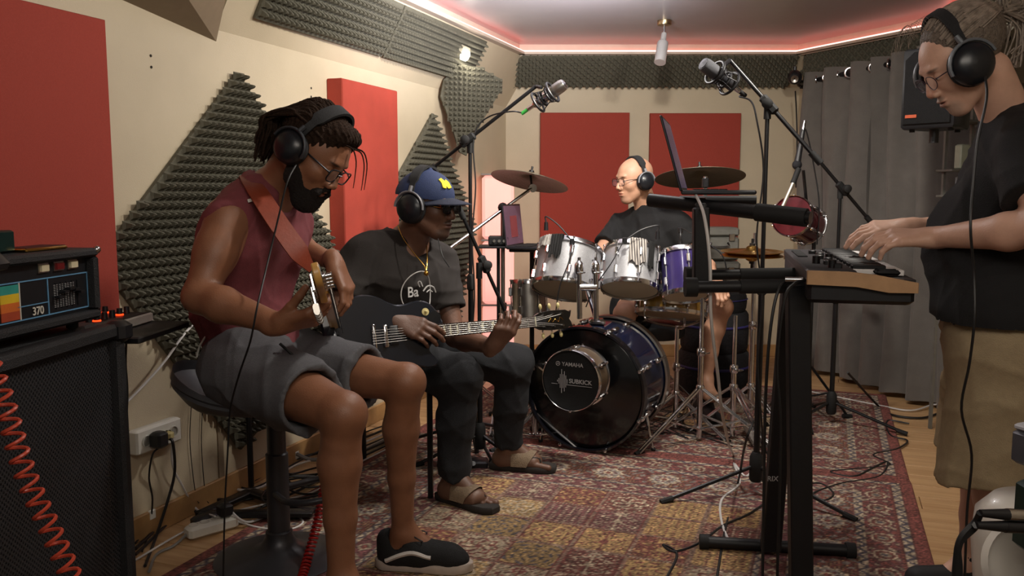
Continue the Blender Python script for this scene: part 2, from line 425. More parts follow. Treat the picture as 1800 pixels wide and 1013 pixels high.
# ------------------------------------------------------------------ rugs
def rug_cols(u, v, Wd, Lg, seed):
    """u across, v along in metres -> rgb (sRGB 0..1)"""
    H = lambda s: np.array([int(s[i:i+2], 16)/255 for i in (1, 3, 5)])
    maroon, red, navy, cream, gold, teal, plum, grey = map(H, ('#622c29', '#6b302c', '#3a3a48', '#b4a68c', '#a98a55', '#6f7a6c', '#5a2f33', '#94928c'))
    rs = np.random.RandomState(seed)
    out = np.zeros(u.shape+(3,)); out[:] = red
    du = np.minimum(u, Wd-u); dv = np.minimum(v, Lg-v); d = np.minimum(du, dv)
    # coordinate along the border
    s = np.where(du < dv, v, u)
    def setc(m, c): out[m] = c
    fine = np.sin(u*260)*np.sin(v*260); fl = np.sin(u*90+1.3*np.sin(v*55))*np.sin(v*90+1.3*np.sin(u*55))
    # guards
    def guard(a, b):
        m = (d > a) & (d < b); t = (d-a)/(b-a)
        z = np.abs(((s*16) % 1)-.5)*2
        setc(m, cream*.92); setc(m & (np.abs(t-z*.8-.1) < .2), navy); setc(m & ((t < .12) | (t > .88)), maroon*.8)
    setc(d > .045, red*.9)
    guard(.048, .090)
    m = (d > .095) & (d < .20); t = (d-.1475)/.0525; ph = ((s/.15) % 1-.5)*2
    setc(m, plum*.9); setc(m & (fl > .35), maroon*1.1); setc(m & (fl < -.55), cream*.8)
    o8 = np.maximum(np.abs(t)*1.1, np.abs(ph)*1.5)+.35*np.minimum(np.abs(t), np.abs(ph)*1.4)
    setc(m & (o8 < .85), cream*.95); setc(m & (o8 < .68), red*.85); setc(m & (o8 < .42), cream*.7); setc(m & (o8 < .2), navy)
    guard(.20, .235)
    m = (d > .235) & (d < .42); t = (d-.3275)/.0925; ph = ((s/.24) % 1-.5)*2
    setc(m, maroon); setc(m & (fl > .3), plum*.8); setc(m & (fl < -.4), grey*.75); setc(m & (np.abs(fine) > .78) & (fl > 0), gold*.8)
    rr = np.sqrt((t*.0925)**2+(ph*.12)**2)/.062; an = np.arctan2(t*.0925, ph*.12)
    ed = 1+.12*np.cos(an*10)
    setc(m & (rr < ed), cream); setc(m & (rr < ed*.8), np.array(grey)*.95); setc(m & (rr < .62) & (np.cos(an*8) > 0), plum); setc(m & (rr < .35), cream); setc(m & (rr < .2), red)
    guard(.42, .455)
    m = (d > .455) & (d < .53); ph = ((s/.09) % 1-.5)*2; t = (d-.4925)/.0375
    setc(m, plum); setc(m & (np.abs(t)+np.abs(ph) < .8), cream*.85); setc(m & (np.abs(t)+np.abs(ph) < .45), maroon)
    guard(.53, .555)
    # field compartments
    fu = u-.555; fv = v-.555; cw = (Wd-1.11)/6.; nvr = max(int(round((Lg-1.11)/cw)), 1); cl = (Lg-1.11)/nvr
    iu = np.floor(fu/cw).astype(int); iv = np.floor(fv/cl).astype(int); m = (d > .555)
    x = (fu/cw-iu)*2-1; y = (fv/cl-iv)*2-1
    grounds = [gold, maroon, cream*.9, plum, gold*.9+teal*.1, gold*.8, cream*.75, red*.85]
    inks = [maroon, gold, maroon, cream, cream, navy, teal*.7, cream]
    for i in range(iu[m].min() if m.any() else 0, (iu[m].max()+1) if m.any() else 0):
        for j in range(iv[m].min(), iv[m].max()+1):
            c = m & (iu == i) & (iv == j)
            if not c.any(): continue
            k = rs.randint(8); typ = rs.randint(4); xx, yy = x[c], y[c]; col = np.tile(grounds[k], (xx.size, 1))*1.0
            if typ == 0:   # tree
                a_ = np.abs(xx); f = (np.abs(a_-(.5+.35*np.sin(yy*9))*np.abs(np.sin(yy*4))) < .07) | (a_ < .04) | (np.sin(a_*26)*np.sin(yy*22) > .72)
            elif typ == 1:  # medallion
                r = np.hypot(xx, yy); th = np.arctan2(yy, xx); f = (np.abs(r-.62-.08*np.cos(8*th)) < .06) | ((r < .5) & (np.cos(6*th+r*9) > .45)) | (r < .12) | ((r > .85) & (np.sin(xx*20)*np.sin(yy*20) > .4))
            elif typ == 2:  # lattice of boteh
                gx = ((xx*3.5) % 1)-.5; gy = ((yy*5+np.floor(xx*3.5)*.5) % 1)-.5; f = np.abs(gx)+np.abs(gy) < .3
            else:
                th = np.arctan2(yy, np.abs(xx)+.02); r = np.hypot(xx, yy); f = (np.sin(r*22+th*3) > .45) & (np.sin(th*9) > -.3)
            col[f] = inks[k]
            g = (np.sin(xx*41)*np.sin(yy*37) > .55) & ~f; col[g] = (grounds[(k+3) % 8]+grounds[k])/2
            g = (np.abs(xx) > .9) | (np.abs(yy) > .9); col[g] = maroon; g2 = ((np.abs(xx) > .93) | (np.abs(yy) > .93)) & (np.sin(xx*50+yy*50) > 0); col[g2] = cream*.8
            out[c] = col
    mean = np.array((.56, .46, .41)); out = out*.74+mean*.26; out *= (1+.20*np.random.randn(*u.shape))[..., None]
    return np.clip(out, 0, 1)
M_rug = mat('woven_rug_wool', '#ffffff', .95, 0, .18, 12, .5, 300, vcol=True)
def rug(a0, a1, b0, b1, z, label, seed, vis_b=None):
    h = .0062; full0 = b0
    if vis_b: b0 = max(b0, vis_b)
    nu = int((a1-a0)/h); nv = int((b1-b0)/h)
    ua = np.linspace(a0, a1, nu+1); va = np.linspace(b0, b1, nv+1); U, V = np.meshgrid(ua, va, indexing='ij')
    cols = rug_cols(U-a0, V-full0, a1-a0, b1-full0, seed); cols = np.where(cols <= .04045, cols/12.92, ((cols+.055)/1.055)**2.4)
    th = .010
    Z = z+th+.0025*np.sin(U*3.1+V*1.7)*np.sin(V*2.3-U)*1.0
    e = (U <= a0+1e-6) | (U >= a1-1e-6) | (V <= b0+1e-6) | (V >= b1-1e-6); Z[e] = z+.001
    X = U*E1.x+V*E2.x; Y = U*E1.y+V*E2.y
    vs = np.stack([X, Y, Z], -1).reshape(-1, 3)
    ii, jj = np.meshgrid(np.arange(nu), np.arange(nv), indexing='ij'); q = (ii*(nv+1)+jj).ravel()
    fs = np.stack([q, q+nv+1, q+nv+2, q+1], -1)
    return np_mesh('rug', vs, fs, M_rug, cols.reshape(-1, 3), label, 'rug', 'patterned rugs')
def np_mesh(name, vs, fs, m, cols=None, label=None, cat=None, group=None, parent=None, smooth=True):
    me = bpy.data.meshes.new(name)
    o0 = wloc(parent) if parent is not None else Vector((float(vs[:, 0].mean()), float(vs[:, 1].mean()), float(vs[:, 2].min())))
    vs = (vs-np.array(o0)).astype(np.float32)
    me.vertices.add(len(vs)); me.vertices.foreach_set('co', vs.ravel())
    nf = len(fs); me.loops.add(nf*4); me.loops.foreach_set('vertex_index', fs.astype(np.int32).ravel())
    me.polygons.add(nf); me.polygons.foreach_set('loop_start', np.arange(0, nf*4, 4, dtype=np.int32))
    try: me.polygons.foreach_set('loop_total', np.full(nf, 4, np.int32))
    except Exception: pass
    me.update(calc_edges=True)
    if cols is not None:
        ca = me.color_attributes.new('Col', 'FLOAT_COLOR', 'POINT'); cc = np.ones((len(vs), 4), np.float32); cc[:, :3] = cols; ca.data.foreach_set('color', cc.ravel())
    me.materials.append(m)
    if smooth: me.polygons.foreach_set('use_smooth', np.ones(nf, bool))
    o = bpy.data.objects.new(name, me); COL.objects.link(o)
    if parent is not None: o.parent = parent
    else: o.location = o0
    return tag(o, label, cat, group)
SEAM = 3.80
rug(-1.935, .362, SEAM, 5.45, 0, 'patterned red rug lying under the drum kit', 3)
rug(-1.925, .366, .95, SEAM+.005, .000, 'patterned red and gold rug in the foreground under the keyboard stand', 11, vis_b=1.7)
# ================================================================== implicit surfaces (one smooth skin per body)
def nv(a): a = np.array(a, float); return a/np.linalg.norm(a)
def basis(fwd, up=(0, 0, 1)):
    """columns x=fwd y=left z=up"""
    x = nv(fwd); z = np.array(up, float); z = nv(z-x*z.dot(x)); y = np.cross(z, x); return np.stack([x, y, z], 1)
class Op:
    """kind: cone (a,b,ra,rb) | ell (c,r,M) | cut cone"""
    def __init__(s, kind, k=.02, sub=False, **p):
        s.kind, s.k, s.sub = kind, k, sub; s.__dict__.update(p)
        if kind in ('cone', 'fcone'):
            s.a, s.b = np.array(s.a, float), np.array(s.b, float); m = max(s.ra, s.rb)
            s.lo, s.hi = np.minimum(s.a, s.b)-m, np.maximum(s.a, s.b)+m
        else:
            s.c = np.array(s.c, float); s.r = np.array(s.r, float); s.M = np.array(p.get('M', np.eye(3)), float)
            e = np.abs(s.M) @ s.r; s.lo, s.hi = s.c-e, s.c+e
    def moved(s, Rm, t, sc=1.):
        q = dict(s.__dict__); Rm = np.array(Rm); f = lambda v: Rm @ (np.array(v)*sc)+t
        kw = {'k': s.k*sc, 'sub': s.sub}
        if s.kind in ('cone', 'fcone'): return Op(s.kind, a=f(s.a), b=f(s.b), ra=s.ra*sc, rb=s.rb*sc, **kw)
        return Op('ell', c=f(s.c), r=s.r*sc, M=Rm @ s.M, **kw)
    def grown(s, g):
        q = Op.__new__(Op); q.__dict__.update(s.__dict__)
        if s.kind != 'ell': q.ra, q.rb = s.ra+g, s.rb+g
        else: q.r = s.r+g
        q.lo, q.hi = s.lo-g, s.hi+g; return q
    def d(s, X, Y, Z):
        if s.kind == 'ell':
            px, py, pz = X-s.c[0], Y-s.c[1], Z-s.c[2]; M = s.M
            lx = (px*M[0, 0]+py*M[1, 0]+pz*M[2, 0]); ly = (px*M[0, 1]+py*M[1, 1]+pz*M[2, 1]); lz = (px*M[0, 2]+py*M[1, 2]+pz*M[2, 2])
            k0 = np.sqrt((lx/s.r[0])**2+(ly/s.r[1])**2+(lz/s.r[2])**2)+1e-6
            k1 = np.sqrt((lx/s.r[0]**2)**2+(ly/s.r[1]**2)**2+(lz/s.r[2]**2)**2)+1e-6
            return k0*(k0-1)/k1
        ba = s.b-s.a; L2 = ba.dot(ba)+1e-12
        px, py, pz = X-s.a[0], Y-s.a[1], Z-s.a[2]
        t = np.clip((px*ba[0]+py*ba[1]+pz*ba[2])/L2, 0, 1)
        dd = np.sqrt((px-ba[0]*t)**2+(py-ba[1]*t)**2+(pz-ba[2]*t)**2)-(s.ra+(s.rb-s.ra)*t)
        if s.kind == 'fcone':
            n = ba/math.sqrt(L2); e = (X-s.b[0])*n[0]+(Y-s.b[1])*n[1]+(Z-s.b[2])*n[2]
            dd = np.maximum(dd, e)
        return dd
def C(a, b, ra, rb, k=.02, sub=False): return Op('cone', k, sub, a=a, b=b, ra=ra, rb=rb)
def FC(a, b, ra, rb, k=.02, sub=False): return Op('fcone', k, sub, a=a, b=b, ra=ra, rb=rb)
def EL(c, r, k=.02, sub=False, M=None): return Op('ell', k, sub, c=c, r=r, **({'M': M} if M is not None else {}))
def chain(pts, rs, k=.02): return [C(pts[i], pts[i+1], rs[i], rs[i+1], k) for i in range(len(pts)-1)]
def field(ops, lo, hi, h, disp=None):
    lo, hi = np.array(lo, float), np.array(hi, float); n = np.maximum(np.ceil((hi-lo)/h).astype(int)+1, 2)
    ax = [(lo[i]+np.arange(n[i])*h).astype(np.float32) for i in range(3)]
    A = np.full(n, .06, np.float32)
    for o in ops:
        g = o.k+2.5*h+.004
        a = np.maximum(((o.lo-g-lo)/h).astype(int), 0); b = np.minimum(((o.hi+g-lo)/h).astype(int)+2, n)
        if (a >= b).any(): continue
        sl = tuple(slice(a[i], b[i]) for i in range(3))
        X, Y, Z = ax[0][sl[0]][:, None, None], ax[1][sl[1]][None, :, None], ax[2][sl[2]][None, None, :]
        d = o.d(X, Y, Z).astype(np.float32); cur = A[sl]
        if o.sub:
            d = -d; m = np.maximum(o.k-np.abs(cur-d), 0)/max(o.k, 1e-6); A[sl] = np.maximum(cur, d)+m*m*o.k*.25
        else:
            m = np.maximum(o.k-np.abs(cur-d), 0)/max(o.k, 1e-6); A[sl] = np.minimum(cur, d)-m*m*o.k*.25
    if disp is not None:
        X, Y, Z = ax[0][:, None, None], ax[1][None, :, None], ax[2][None, None, :]
        m = np.abs(A) < .05; D = disp(X, Y, Z)*np.ones(n, np.float32); A = np.where(m, A+D, A).astype(np.float32)
    return A, lo, h
def surfnet(A, lo, h):
    S = A < 0; n = np.array(A.shape)
    cnt = np.zeros(n-1, np.uint8)
    for i in (0, 1):
        for j in (0, 1):
            for k in (0, 1): cnt += S[i:n[0]-1+i, j:n[1]-1+j, k:n[2]-1+k]
    I, J, K = np.nonzero((cnt > 0) & (cnt < 8))
    idx = np.full(n-1, -1, np.int32); idx[I, J, K] = np.arange(len(I))
    cs = [(i, j, k) for i in (0, 1) for j in (0, 1) for k in (0, 1)]
    v = {c: A[I+c[0], J+c[1], K+c[2]] for c in cs}
    pos = np.zeros((len(I), 3)); ct = np.zeros(len(I))
    for c in cs:
        for a in range(3):
            if c[a] == 0:
                e = list(c); e[a] = 1; e = tuple(e); v0, v1 = v[c], v[e]; m = (v0 < 0) != (v1 < 0)
                t = np.where(m, v0/np.where(m, v0-v1, 1), 0)
                for q in range(3): pos[:, q] += m*(c[q]+(t if q == a else 0))
                ct += m
    pos = pos/ct[:, None]+np.stack([I, J, K], 1)
    verts = np.array(lo)+pos*h; F_ = []
    for a in range(3):
        b, c = (a+1) % 3, (a+2) % 3
        s0 = [slice(None)]*3; s1 = [slice(None)]*3; s0[a] = slice(0, -1); s1[a] = slice(1, None)
        D = S[tuple(s0)] != S[tuple(s1)]
        P = np.stack(np.nonzero(D), 1); P = P[(P[:, b] > 0) & (P[:, c] > 0) & (P[:, b] < n[b]-1) & (P[:, c] < n[c]-1)]
        if not len(P): continue
        ins = S[P[:, 0], P[:, 1], P[:, 2]]
        def g(db, dc):
            Q = P.copy(); Q[:, b] -= db; Q[:, c] -= dc; return idx[Q[:, 0], Q[:, 1], Q[:, 2]]
        q = np.stack([g(1, 1), g(0, 1), g(0, 0), g(1, 0)], 1)
        q[~ins] = q[~ins][:, ::-1]; F_.append(q)
    Fq = np.concatenate(F_) if F_ else np.zeros((0, 4), int)
    return verts, Fq[(Fq >= 0).all(1)]
def opbounds(ops, pad=.02):
    o = [q for q in ops if not q.sub]
    return np.min([q.lo for q in o], 0)-pad, np.max([q.hi for q in o], 0)+pad
def skin(name, ops, h, m, parent, fine=(), paint=None, base=None, disp=None, clip=None, **kw):
    """fine: list of (lo, hi, h) boxes rendered at finer cells and joined into the same mesh"""
    lo, hi = opbounds(ops); V, Fs = surfnet(*field(ops, lo, hi, h, disp)); vs, fs = [V], []
    cen = V[Fs].mean(1); keep = np.ones(len(Fs), bool)
    for (a, b, hh) in fine:
        a, b = np.array(a), np.array(b); e = .5*h+hh; keep &= ~((cen > a+e) & (cen < b-e)).all(1)
    fs.append(Fs[keep]); off = len(V)
    for (a, b, hh) in fine:
        v2, f2 = surfnet(*field([o for o in ops if ((o.hi+.03 > a) & (o.lo-.03 < b)).all()], a, b, hh, disp))
        vs.append(v2); fs.append(f2+off); off += len(v2)
    V = np.concatenate(vs); Fs = np.concatenate(fs)
    if clip is not None:
        cen = V[Fs].mean(1); Fs = Fs[clip(cen)]
    used = np.unique(Fs); mp = np.full(len(V), -1); mp[used] = np.arange(len(used)); V = V[used]; Fs = mp[Fs]
    cols = None
    if base is not None:
        cols = np.tile(np.array(lin(base)), (len(V), 1))
        for (fn, c, a_) in (paint or []):
            w = (fn(V)*a_)[:, None]; cols = cols*(1-w)+np.array(lin(c))*w
    o = np_mesh(name, V, Fs, m, cols, parent=parent, **kw); return o
def blob(c, r, M=np.eye(3), soft=.35):
    c, r, M = np.array(c, float), np.array(r, float), np.array(M)
    return lambda V: np.clip((1-np.sqrt((((V-c) @ M/r)**2).sum(1)))/soft, 0, 1)
# ------------------------------------------------------------------ anatomy
def head_ops(c, Rm, sc=1., neck=None, jaw=1., bald=True):
    """c: point between the ears, Rm: basis (fwd, left, up)"""
    L = []
    A = L.append
    A(EL((-.008, 0, .048), (.097, .077, .083), .0))
    A(EL((.030, 0, .015), (.066, .066, .080), .03))
    A(EL((.040, 0, -.030), (.052, .054, .062), .03))
    for s in (-1, 1):
        A(C((.005, s*.056, -.035), (.060, s*.018, -.088), .017*jaw, .016*jaw, .03))
        A(EL((.062, s*.040, -.012), (.026, .024, .022), .02))            # cheekbone
    A(EL((.070, 0, -.088), (.024*jaw, .026*jaw, .020), .02))
    A(C((.086, -.030, .036), (.086, .030, .036), .0115, .0115, .014))       # brow
    A(EL((.078, 0, -.052), (.022, .030, .030), .015))                     # muzzle
    for s in (-1, 1): A(EL((.100, s*.032, .017), (.014, .019, .012), .012, True))  # sockets
    A(C((.095, 0, .022), (.113, 0, -.018), .0075, .0105, .010))              # nose
    for s in (-1, 1):
        A(EL((.104, s*.0125, -.024), (.0125, .009, .009), .006))
        A(EL((.080, s*.031, .015), (.0145, .015, .0135), .003))          # eye with lids
    A(EL((.097, 0, -.048), (.011, .023, .0065), .006)); A(EL((.095, 0, -.060), (.011, .020, .0075), .006))
    A(EL((.107, 0, -.0535), (.012, .022, .0018), .003, True))
    for s in (-1, 1):
        A(EL((-.006, s*.078, .003), (.019, .008, .031), .006)); A(EL((-.002, s*.085, .006), (.010, .005, .018), .004, True))
    out = [o.moved(Rm, np.array(c), sc) for o in L]
    return out
def hp(c, Rm, p, sc=1.): return np.array(c)+np.array(Rm) @ (np.array(p)*sc)
def face_paint(c, Rm, skin_lip, brow, sc=1., eye=True):
    P = []
    for s in (-1, 1):
        if eye:
            P.append((blob(hp(c, Rm, (.093, s*.031, .012), sc), np.array((.012, .0125, .005))*sc, Rm, .3), '#cfc6ba', .9))
            P.append((blob(hp(c, Rm, (.094, s*.031, .012), sc), np.array((.012, .0048, .0050))*sc, Rm, .3), '#1a120e', 1))
        P.append((blob(hp(c, Rm, (.092, s*.032, .036), sc), np.array((.02, .023, .0055))*sc, Rm, .5), brow, .85))
        P.append((blob(hp(c, Rm, (.110, s*.009, -.033), sc), np.array((.008, .004, .004))*sc, Rm, .5), '#120a08', .8))
    P.append((blob(hp(c, Rm, (.103, 0, -.054), sc), np.array((.016, .025, .013))*sc, Rm, .3), skin_lip, .7))
    return P
def hand_ops(wr, fwd, back, side, sc=1., curls=(.5, .55, .6, .65), thumb=(.5, .3), spread=.10, tf=None):
    """wr wrist, fwd wrist->knuckles, back = normal of the back of the hand, side=+1 if the thumb lies on fwd x back side"""
    f = nv(fwd); b = nv(np.array(back)-f*np.dot(back, f)); l = np.cross(f, b)*side   # l points to the thumb
    w = np.array(wr, float); ops = []
    kn = [(.090, .030), (.094, .010), (.088, -.011), (.079, -.030)]
    ln = [(.042, .026, .021), (.046, .030, .022), (.042, .027, .021), (.034, .020, .018)]
    rr = [.0098, .0100, .0094, .0082]
    ops.append(C(w-f*.02*sc, w+f*.02*sc, .024*sc, .022*sc, .02))
    for i, (a, s) in enumerate(kn):
        k = w+(f*a+l*s+b*.002)*sc
        ops.append(C(w+(f*.012+l*s*.55)*sc, k, .0155*sc, .0125*sc, .016))
        cu = curls[i]; ang = 0.; d = nv(f+l*s*spread/.03*.35); p = k
        for j, (ll, frac) in enumerate(zip(ln[i], (.55, 1., .8))):
            ang += cu*frac*1.3; dr = d*math.cos(ang)-b*math.sin(ang); q = p+dr*ll*sc
            r0 = rr[i]*(1-.09*j)*sc; ops.append(C(p, q, r0, r0*.92, .004 if j else .008)); p = q
    t0 = w+(f*.018+l*.016-b*.006)*sc; ta, tc = thumb
    d1 = nv(f*math.cos(.75)+l*math.sin(.75)*1.05-b*.35*ta*2) if tf is None else nv(tf)
    t1 = t0+d1*.042*sc; d2 = nv(d1+f*.35-b*.5*tc); t2 = t1+d2*.034*sc; d3 = nv(d2+f*.2-b*.6*tc); t3 = t2+d3*.026*sc
    ops += [C(t0, t1, .0165*sc, .0125*sc, .014), C(t1, t2, .0115*sc, .0105*sc, .004), C(t2, t3, .0105*sc, .0088*sc, .003)]
    return ops
def hand_box(ops, h=.0022, pad=.006):
    lo, hi = opbounds(ops, pad); return (lo, hi, h)
def arm_ops(sh, el, wr, sc=1., m=1.):
    sh, el, wr = map(np.array, (sh, el, wr)); u = el-sh; f = wr-el
    return [C(sh, sh+u*.45, .054*sc*m, .048*sc*m, .03), C(sh+u*.4, el, .047*sc*m, .037*sc*m, .03),
            C(el, el+f*.3, .037*sc*m, .041*sc*m, .02), C(el+f*.3, wr, .041*sc*m, .0235*sc*m, .02)]
def leg_ops(hi, kn, an, sc=1., m=1.):
    hi, kn, an = map(np.array, (hi, kn, an)); u = kn-hi; f = an-kn
    bk = nv(-u+f*u.dot(f)/f.dot(f))*.012   # calf bulges to the back of the shank
    return [C(hi, hi+u*.5, .088*sc*m, .074*sc*m, .03), C(hi+u*.5, kn, .074*sc*m, .054*sc*m, .03), EL(kn+nv(u)*.008, np.array((.055, .055, .055))*sc*m, .02),
            C(kn, kn+f*.30+bk, .050*sc*m, .053*sc*m, .02), C(kn+f*.30+bk, kn+f*.62+bk*.6, .053*sc*m, .040*sc*m, .02), C(kn+f*.62+bk*.6, an, .040*sc*m, .033*sc*m, .02)]
def torso_ops(pel, waist, chest, nb, hR, hL, sR, sL, fwd, belly=0., sc=1.):
    pel, waist, chest, nb, hR, hL, sR, sL = [np.array(q, float) for q in (pel, waist, chest, nb, hR, hL, sR, sL)]
    l = nv(sL-sR); lp = nv(hL-hR); f = nv(fwd); o = []
    o.append(C(hR, hL, .092*sc, .092*sc, .03)); o.append(C(pel-lp*.05, waist-l*.055, .10*sc, .092*sc, .05)); o.append(C(pel+lp*.05, waist+l*.055, .10*sc, .092*sc, .05))
    o.append(C(waist-l*.06, chest-l*.07, .092*sc, .105*sc, .05)); o.append(C(waist+l*.06, chest+l*.07, .092*sc, .105*sc, .05))
    ct = chest*.45+nb*.55
    o.append(C(chest-l*.07, ct-l*.06, .103*sc, .075*sc, .05)); o.append(C(chest+l*.07, ct+l*.06, .103*sc, .075*sc, .05))
    for s in (sR, sL): o.append(C(ct*.6+nb*.4, s, .058*sc, .052*sc, .04)); o.append(C(nb, s*.75+nb*.25+np.array((0, 0, .012)), .040*sc, .032*sc, .05))
    if belly: o.append(EL(waist+f*.045+np.array((0, 0, -.02)), (.12+belly, .12+belly, .12), .06))
    return o
def fold(amp, seed, s=38., dirn=None):
    r = np.random.RandomState(seed); ks = [(r.randn(3), r.rand()*6) for _ in range(5)]
    def fn(X, Y, Z):
        wp = .55*np.sin(X*9+Z*7+seed)+.5*np.sin(Y*11-Z*5+seed*2)
        t = 0
        for q, (k, ph) in enumerate(ks):
            k = k/np.linalg.norm(k)*s*(.6+.35*q/2); sn = 1-np.abs(np.sin((X*k[0]+Y*k[1]+Z*k[2]+ph+wp*2.5)*.6)); t = t+(sn*sn*sn*2.0)/(1+q*.35)
        return -amp*t/1.6
    return fn
def person(name_loc, label): return thing('person', name_loc, label, 'person')
M_skin = mat('skin', '#ffffff', .48, 0, .10, 25, .10, 260, vcol=True)
M_hairD = mat('dark_hair', '#2b1f18', .9, 0, .4, 120, .5, 300, spec=.12)

def band_pts(c, Rm, r, off, a0, a1, n, lean=0., sc=1., up=1.):
    """arc over the head in the left-up plane of the head frame"""
    P = []
    for i in range(n+1):
        a = a0+(a1-a0)*i/n
        P.append(Vector(hp(c, Rm, (off+lean*math.sin(a), r*math.cos(a), r*up*math.sin(a)), sc)))
    return P
def headphones(c, Rm, label, sc=1., ring='#55565a', w=.088, cupr=.045, top=.128, lean=-.01, zc=.0, xc=-.002, m_cup=None, bw=.019):
    Rm = np.array(Rm); t = thing('headphones', Vector(hp(c, Rm, (xc, 0, zc), sc)), label, 'headphones')
    mcup = m_cup or mat('headphone_shell', '#191b20', .3, 0, .1); mring = mat('headphone_ring_'+ring[1:], ring, .45, .3, .05)
    mpad = mat('headphone_pad', '#202022', .9, 0, .3, 200, .4)
    mb = MB(); n = 28; vs = []
    for i in range(n+1):
        a = math.pi*i/n; y = (w+.004)*math.cos(a); z = (top)*math.sin(a)**.8 if math.sin(a) > 0 else 0
        wd = .011 if (i < 6 or i > n-6) else bw; th = .004 if (i < 6 or i > n-6) else .008
        o = np.array((xc+lean*math.sin(a), y, zc+z)); nrm = np.array((0, math.cos(a), math.sin(a)))
        for (dx, dn) in ((-wd, 0), (wd, 0), (wd, th), (-wd, th)): vs.append(Vector(hp(c, Rm, o+np.array((dx, 0, 0))+nrm*dn, sc)))
    fs = [(i*4+k, i*4+(k+1) % 4, i*4+4+(k+1) % 4, i*4+4+k) for i in range(n) for k in range(4)]+[(3, 2, 1, 0), (n*4, n*4+1, n*4+2, n*4+3)]
    mb.add(vs, fs); mb.build('headband', mpad if ring != '#2a2a2c' else mcup, t, ang=50)
    for s in (-1, 1):
        ax = Vector(Rm @ np.array((0, s, 0))); o = Vector(hp(c, Rm, (xc, s*(w-.016), zc), sc)); r = cupr*sc
        e = MB().lathe([(r*.80, -.002), (r*.98, 0), (r*1.03, .010), (r*.98, .018)], o, ax, 28).build('ear_pad', mpad, t)
        cu = MB().lathe([(r*.98, .016), (r*1.0, .024), (r*.9, .036), (r*.6, .046), (r*.25, .050), (.0005, .051)], o, ax, 28).build('ear_cup', mcup, t)
        yk = MB(); pts = []
        for i in range(13):
            a = math.pi*(i/12)*1.0; pts.append(Vector(hp(c, Rm, (xc+cupr*1.07*math.cos(a), s*(w+.014), zc+cupr*1.07*math.sin(a)), sc)))
        yk.tube(pts, .0062*sc, 8, True, .7)
        yk.tube([pts[6], Vector(hp(c, Rm, (xc, s*(w+.006), zc+cupr*1.45), sc))], .007*sc, 8)
        yk.build('yoke', mring, t)
    return t
def glasses(c, Rm, label, sc=1., frame_c='#16161a', rnd=True, tint=None, w=.026, hgt=.019, fx=.112, z=.010, r=.0016, dark=False):
    Rm = np.array(Rm); t = thing('glasses', Vector(hp(c, Rm, (fx, 0, z), sc)), label, 'glasses')
    mf = mat('spectacle_frame_'+frame_c[1:], frame_c, .35, .4, .05)
    ml = mat('spectacle_lens_dark', '#0c0b10', .08, 0, 0, alpha=.92) if dark else mat('spectacle_lens', '#c8c2cc', .05, 0, 0, alpha=.16)
    fr = MB()
    for s in (-1, 1):
        pts = []
        for i in range(25):
            a = 2*math.pi*i/24; e = 1 if rnd else .55
            cx, cz = math.cos(a), math.sin(a); cx = math.copysign(abs(cx)**e, cx); cz = math.copysign(abs(cz)**e, cz)
            pts.append(Vector(hp(c, Rm, (fx-.004*abs(cx), s*.032+w*cx, z+hgt*cz), sc)))
        fr.tube(pts, r*sc, 6, False)
        ln_ = MB(); cc = Vector(hp(c, Rm, (fx-.002, s*.032, z), sc)); ln_.add([cc]+pts[:-1], [(0, i+1, (i+1) % 24+1) for i in range(24)])
        ln_.build('lens', ml, t)
        fr.tube([Vector(hp(c, Rm, p, sc)) for p in ((fx-.006, s*(.032+w), z+.006), (fx-.02, s*(.034+w*1.4), z+.008), (.02, s*.078, z+.008), (-.01, s*.081, z))], r*sc*1.15, 6)
    fr.tube([Vector(hp(c, Rm, p, sc)) for p in ((fx-.002, -.008, z+.004), (fx+.003, 0, z+.007), (fx-.002, .008, z+.004))], r*sc, 6)
    fr.build('frame', mf, t); return t
# ================================================================== PEOPLE
npv = lambda v: np.array(v, float)
def dirv(*a): return nv(a)
def cloth(name, ops, h, m, parent, disp=None, clip=None, **kw): return skin(name, ops, h, m, parent, disp=disp, clip=clip, **kw)
def foot_ops(an, fwd, sc=1., up=(0, 0, 1), toes=True, side=1):
    """an: ankle joint (z about .08 above sole)"""
    f = nv(fwd); u = npv(up); l = np.cross(u, f); a = npv(an); o = []
    base = a-u*.068*sc
    o.append(C(a, base-f*.035*sc+u*.008, .034*sc, .030*sc, .02)); o.append(C(a+f*.01, base+f*.10*sc+u*.012, .036*sc, .026*sc, .03))
    o.append(C(base-f*.03*sc, base+f*.12*sc+l*.012, .028*sc, .024*sc, .03)); o.append(C(base-f*.02*sc-l*.01, base+f*.11*sc-l*.022, .024*sc, .020*sc, .03))
    if toes:
        for i in range(5):
            s = (.030-i*.0155)*side; L = (.178-.010*i-.004*i*i)*sc; r = (.0125 if i == 0 else .0085)*sc
            o.append(C(base+f*.12*sc+l*s*sc-u*.006, base+f*L+l*s*1.05*sc-u*.014, r*1.05, r, .004))
    return o
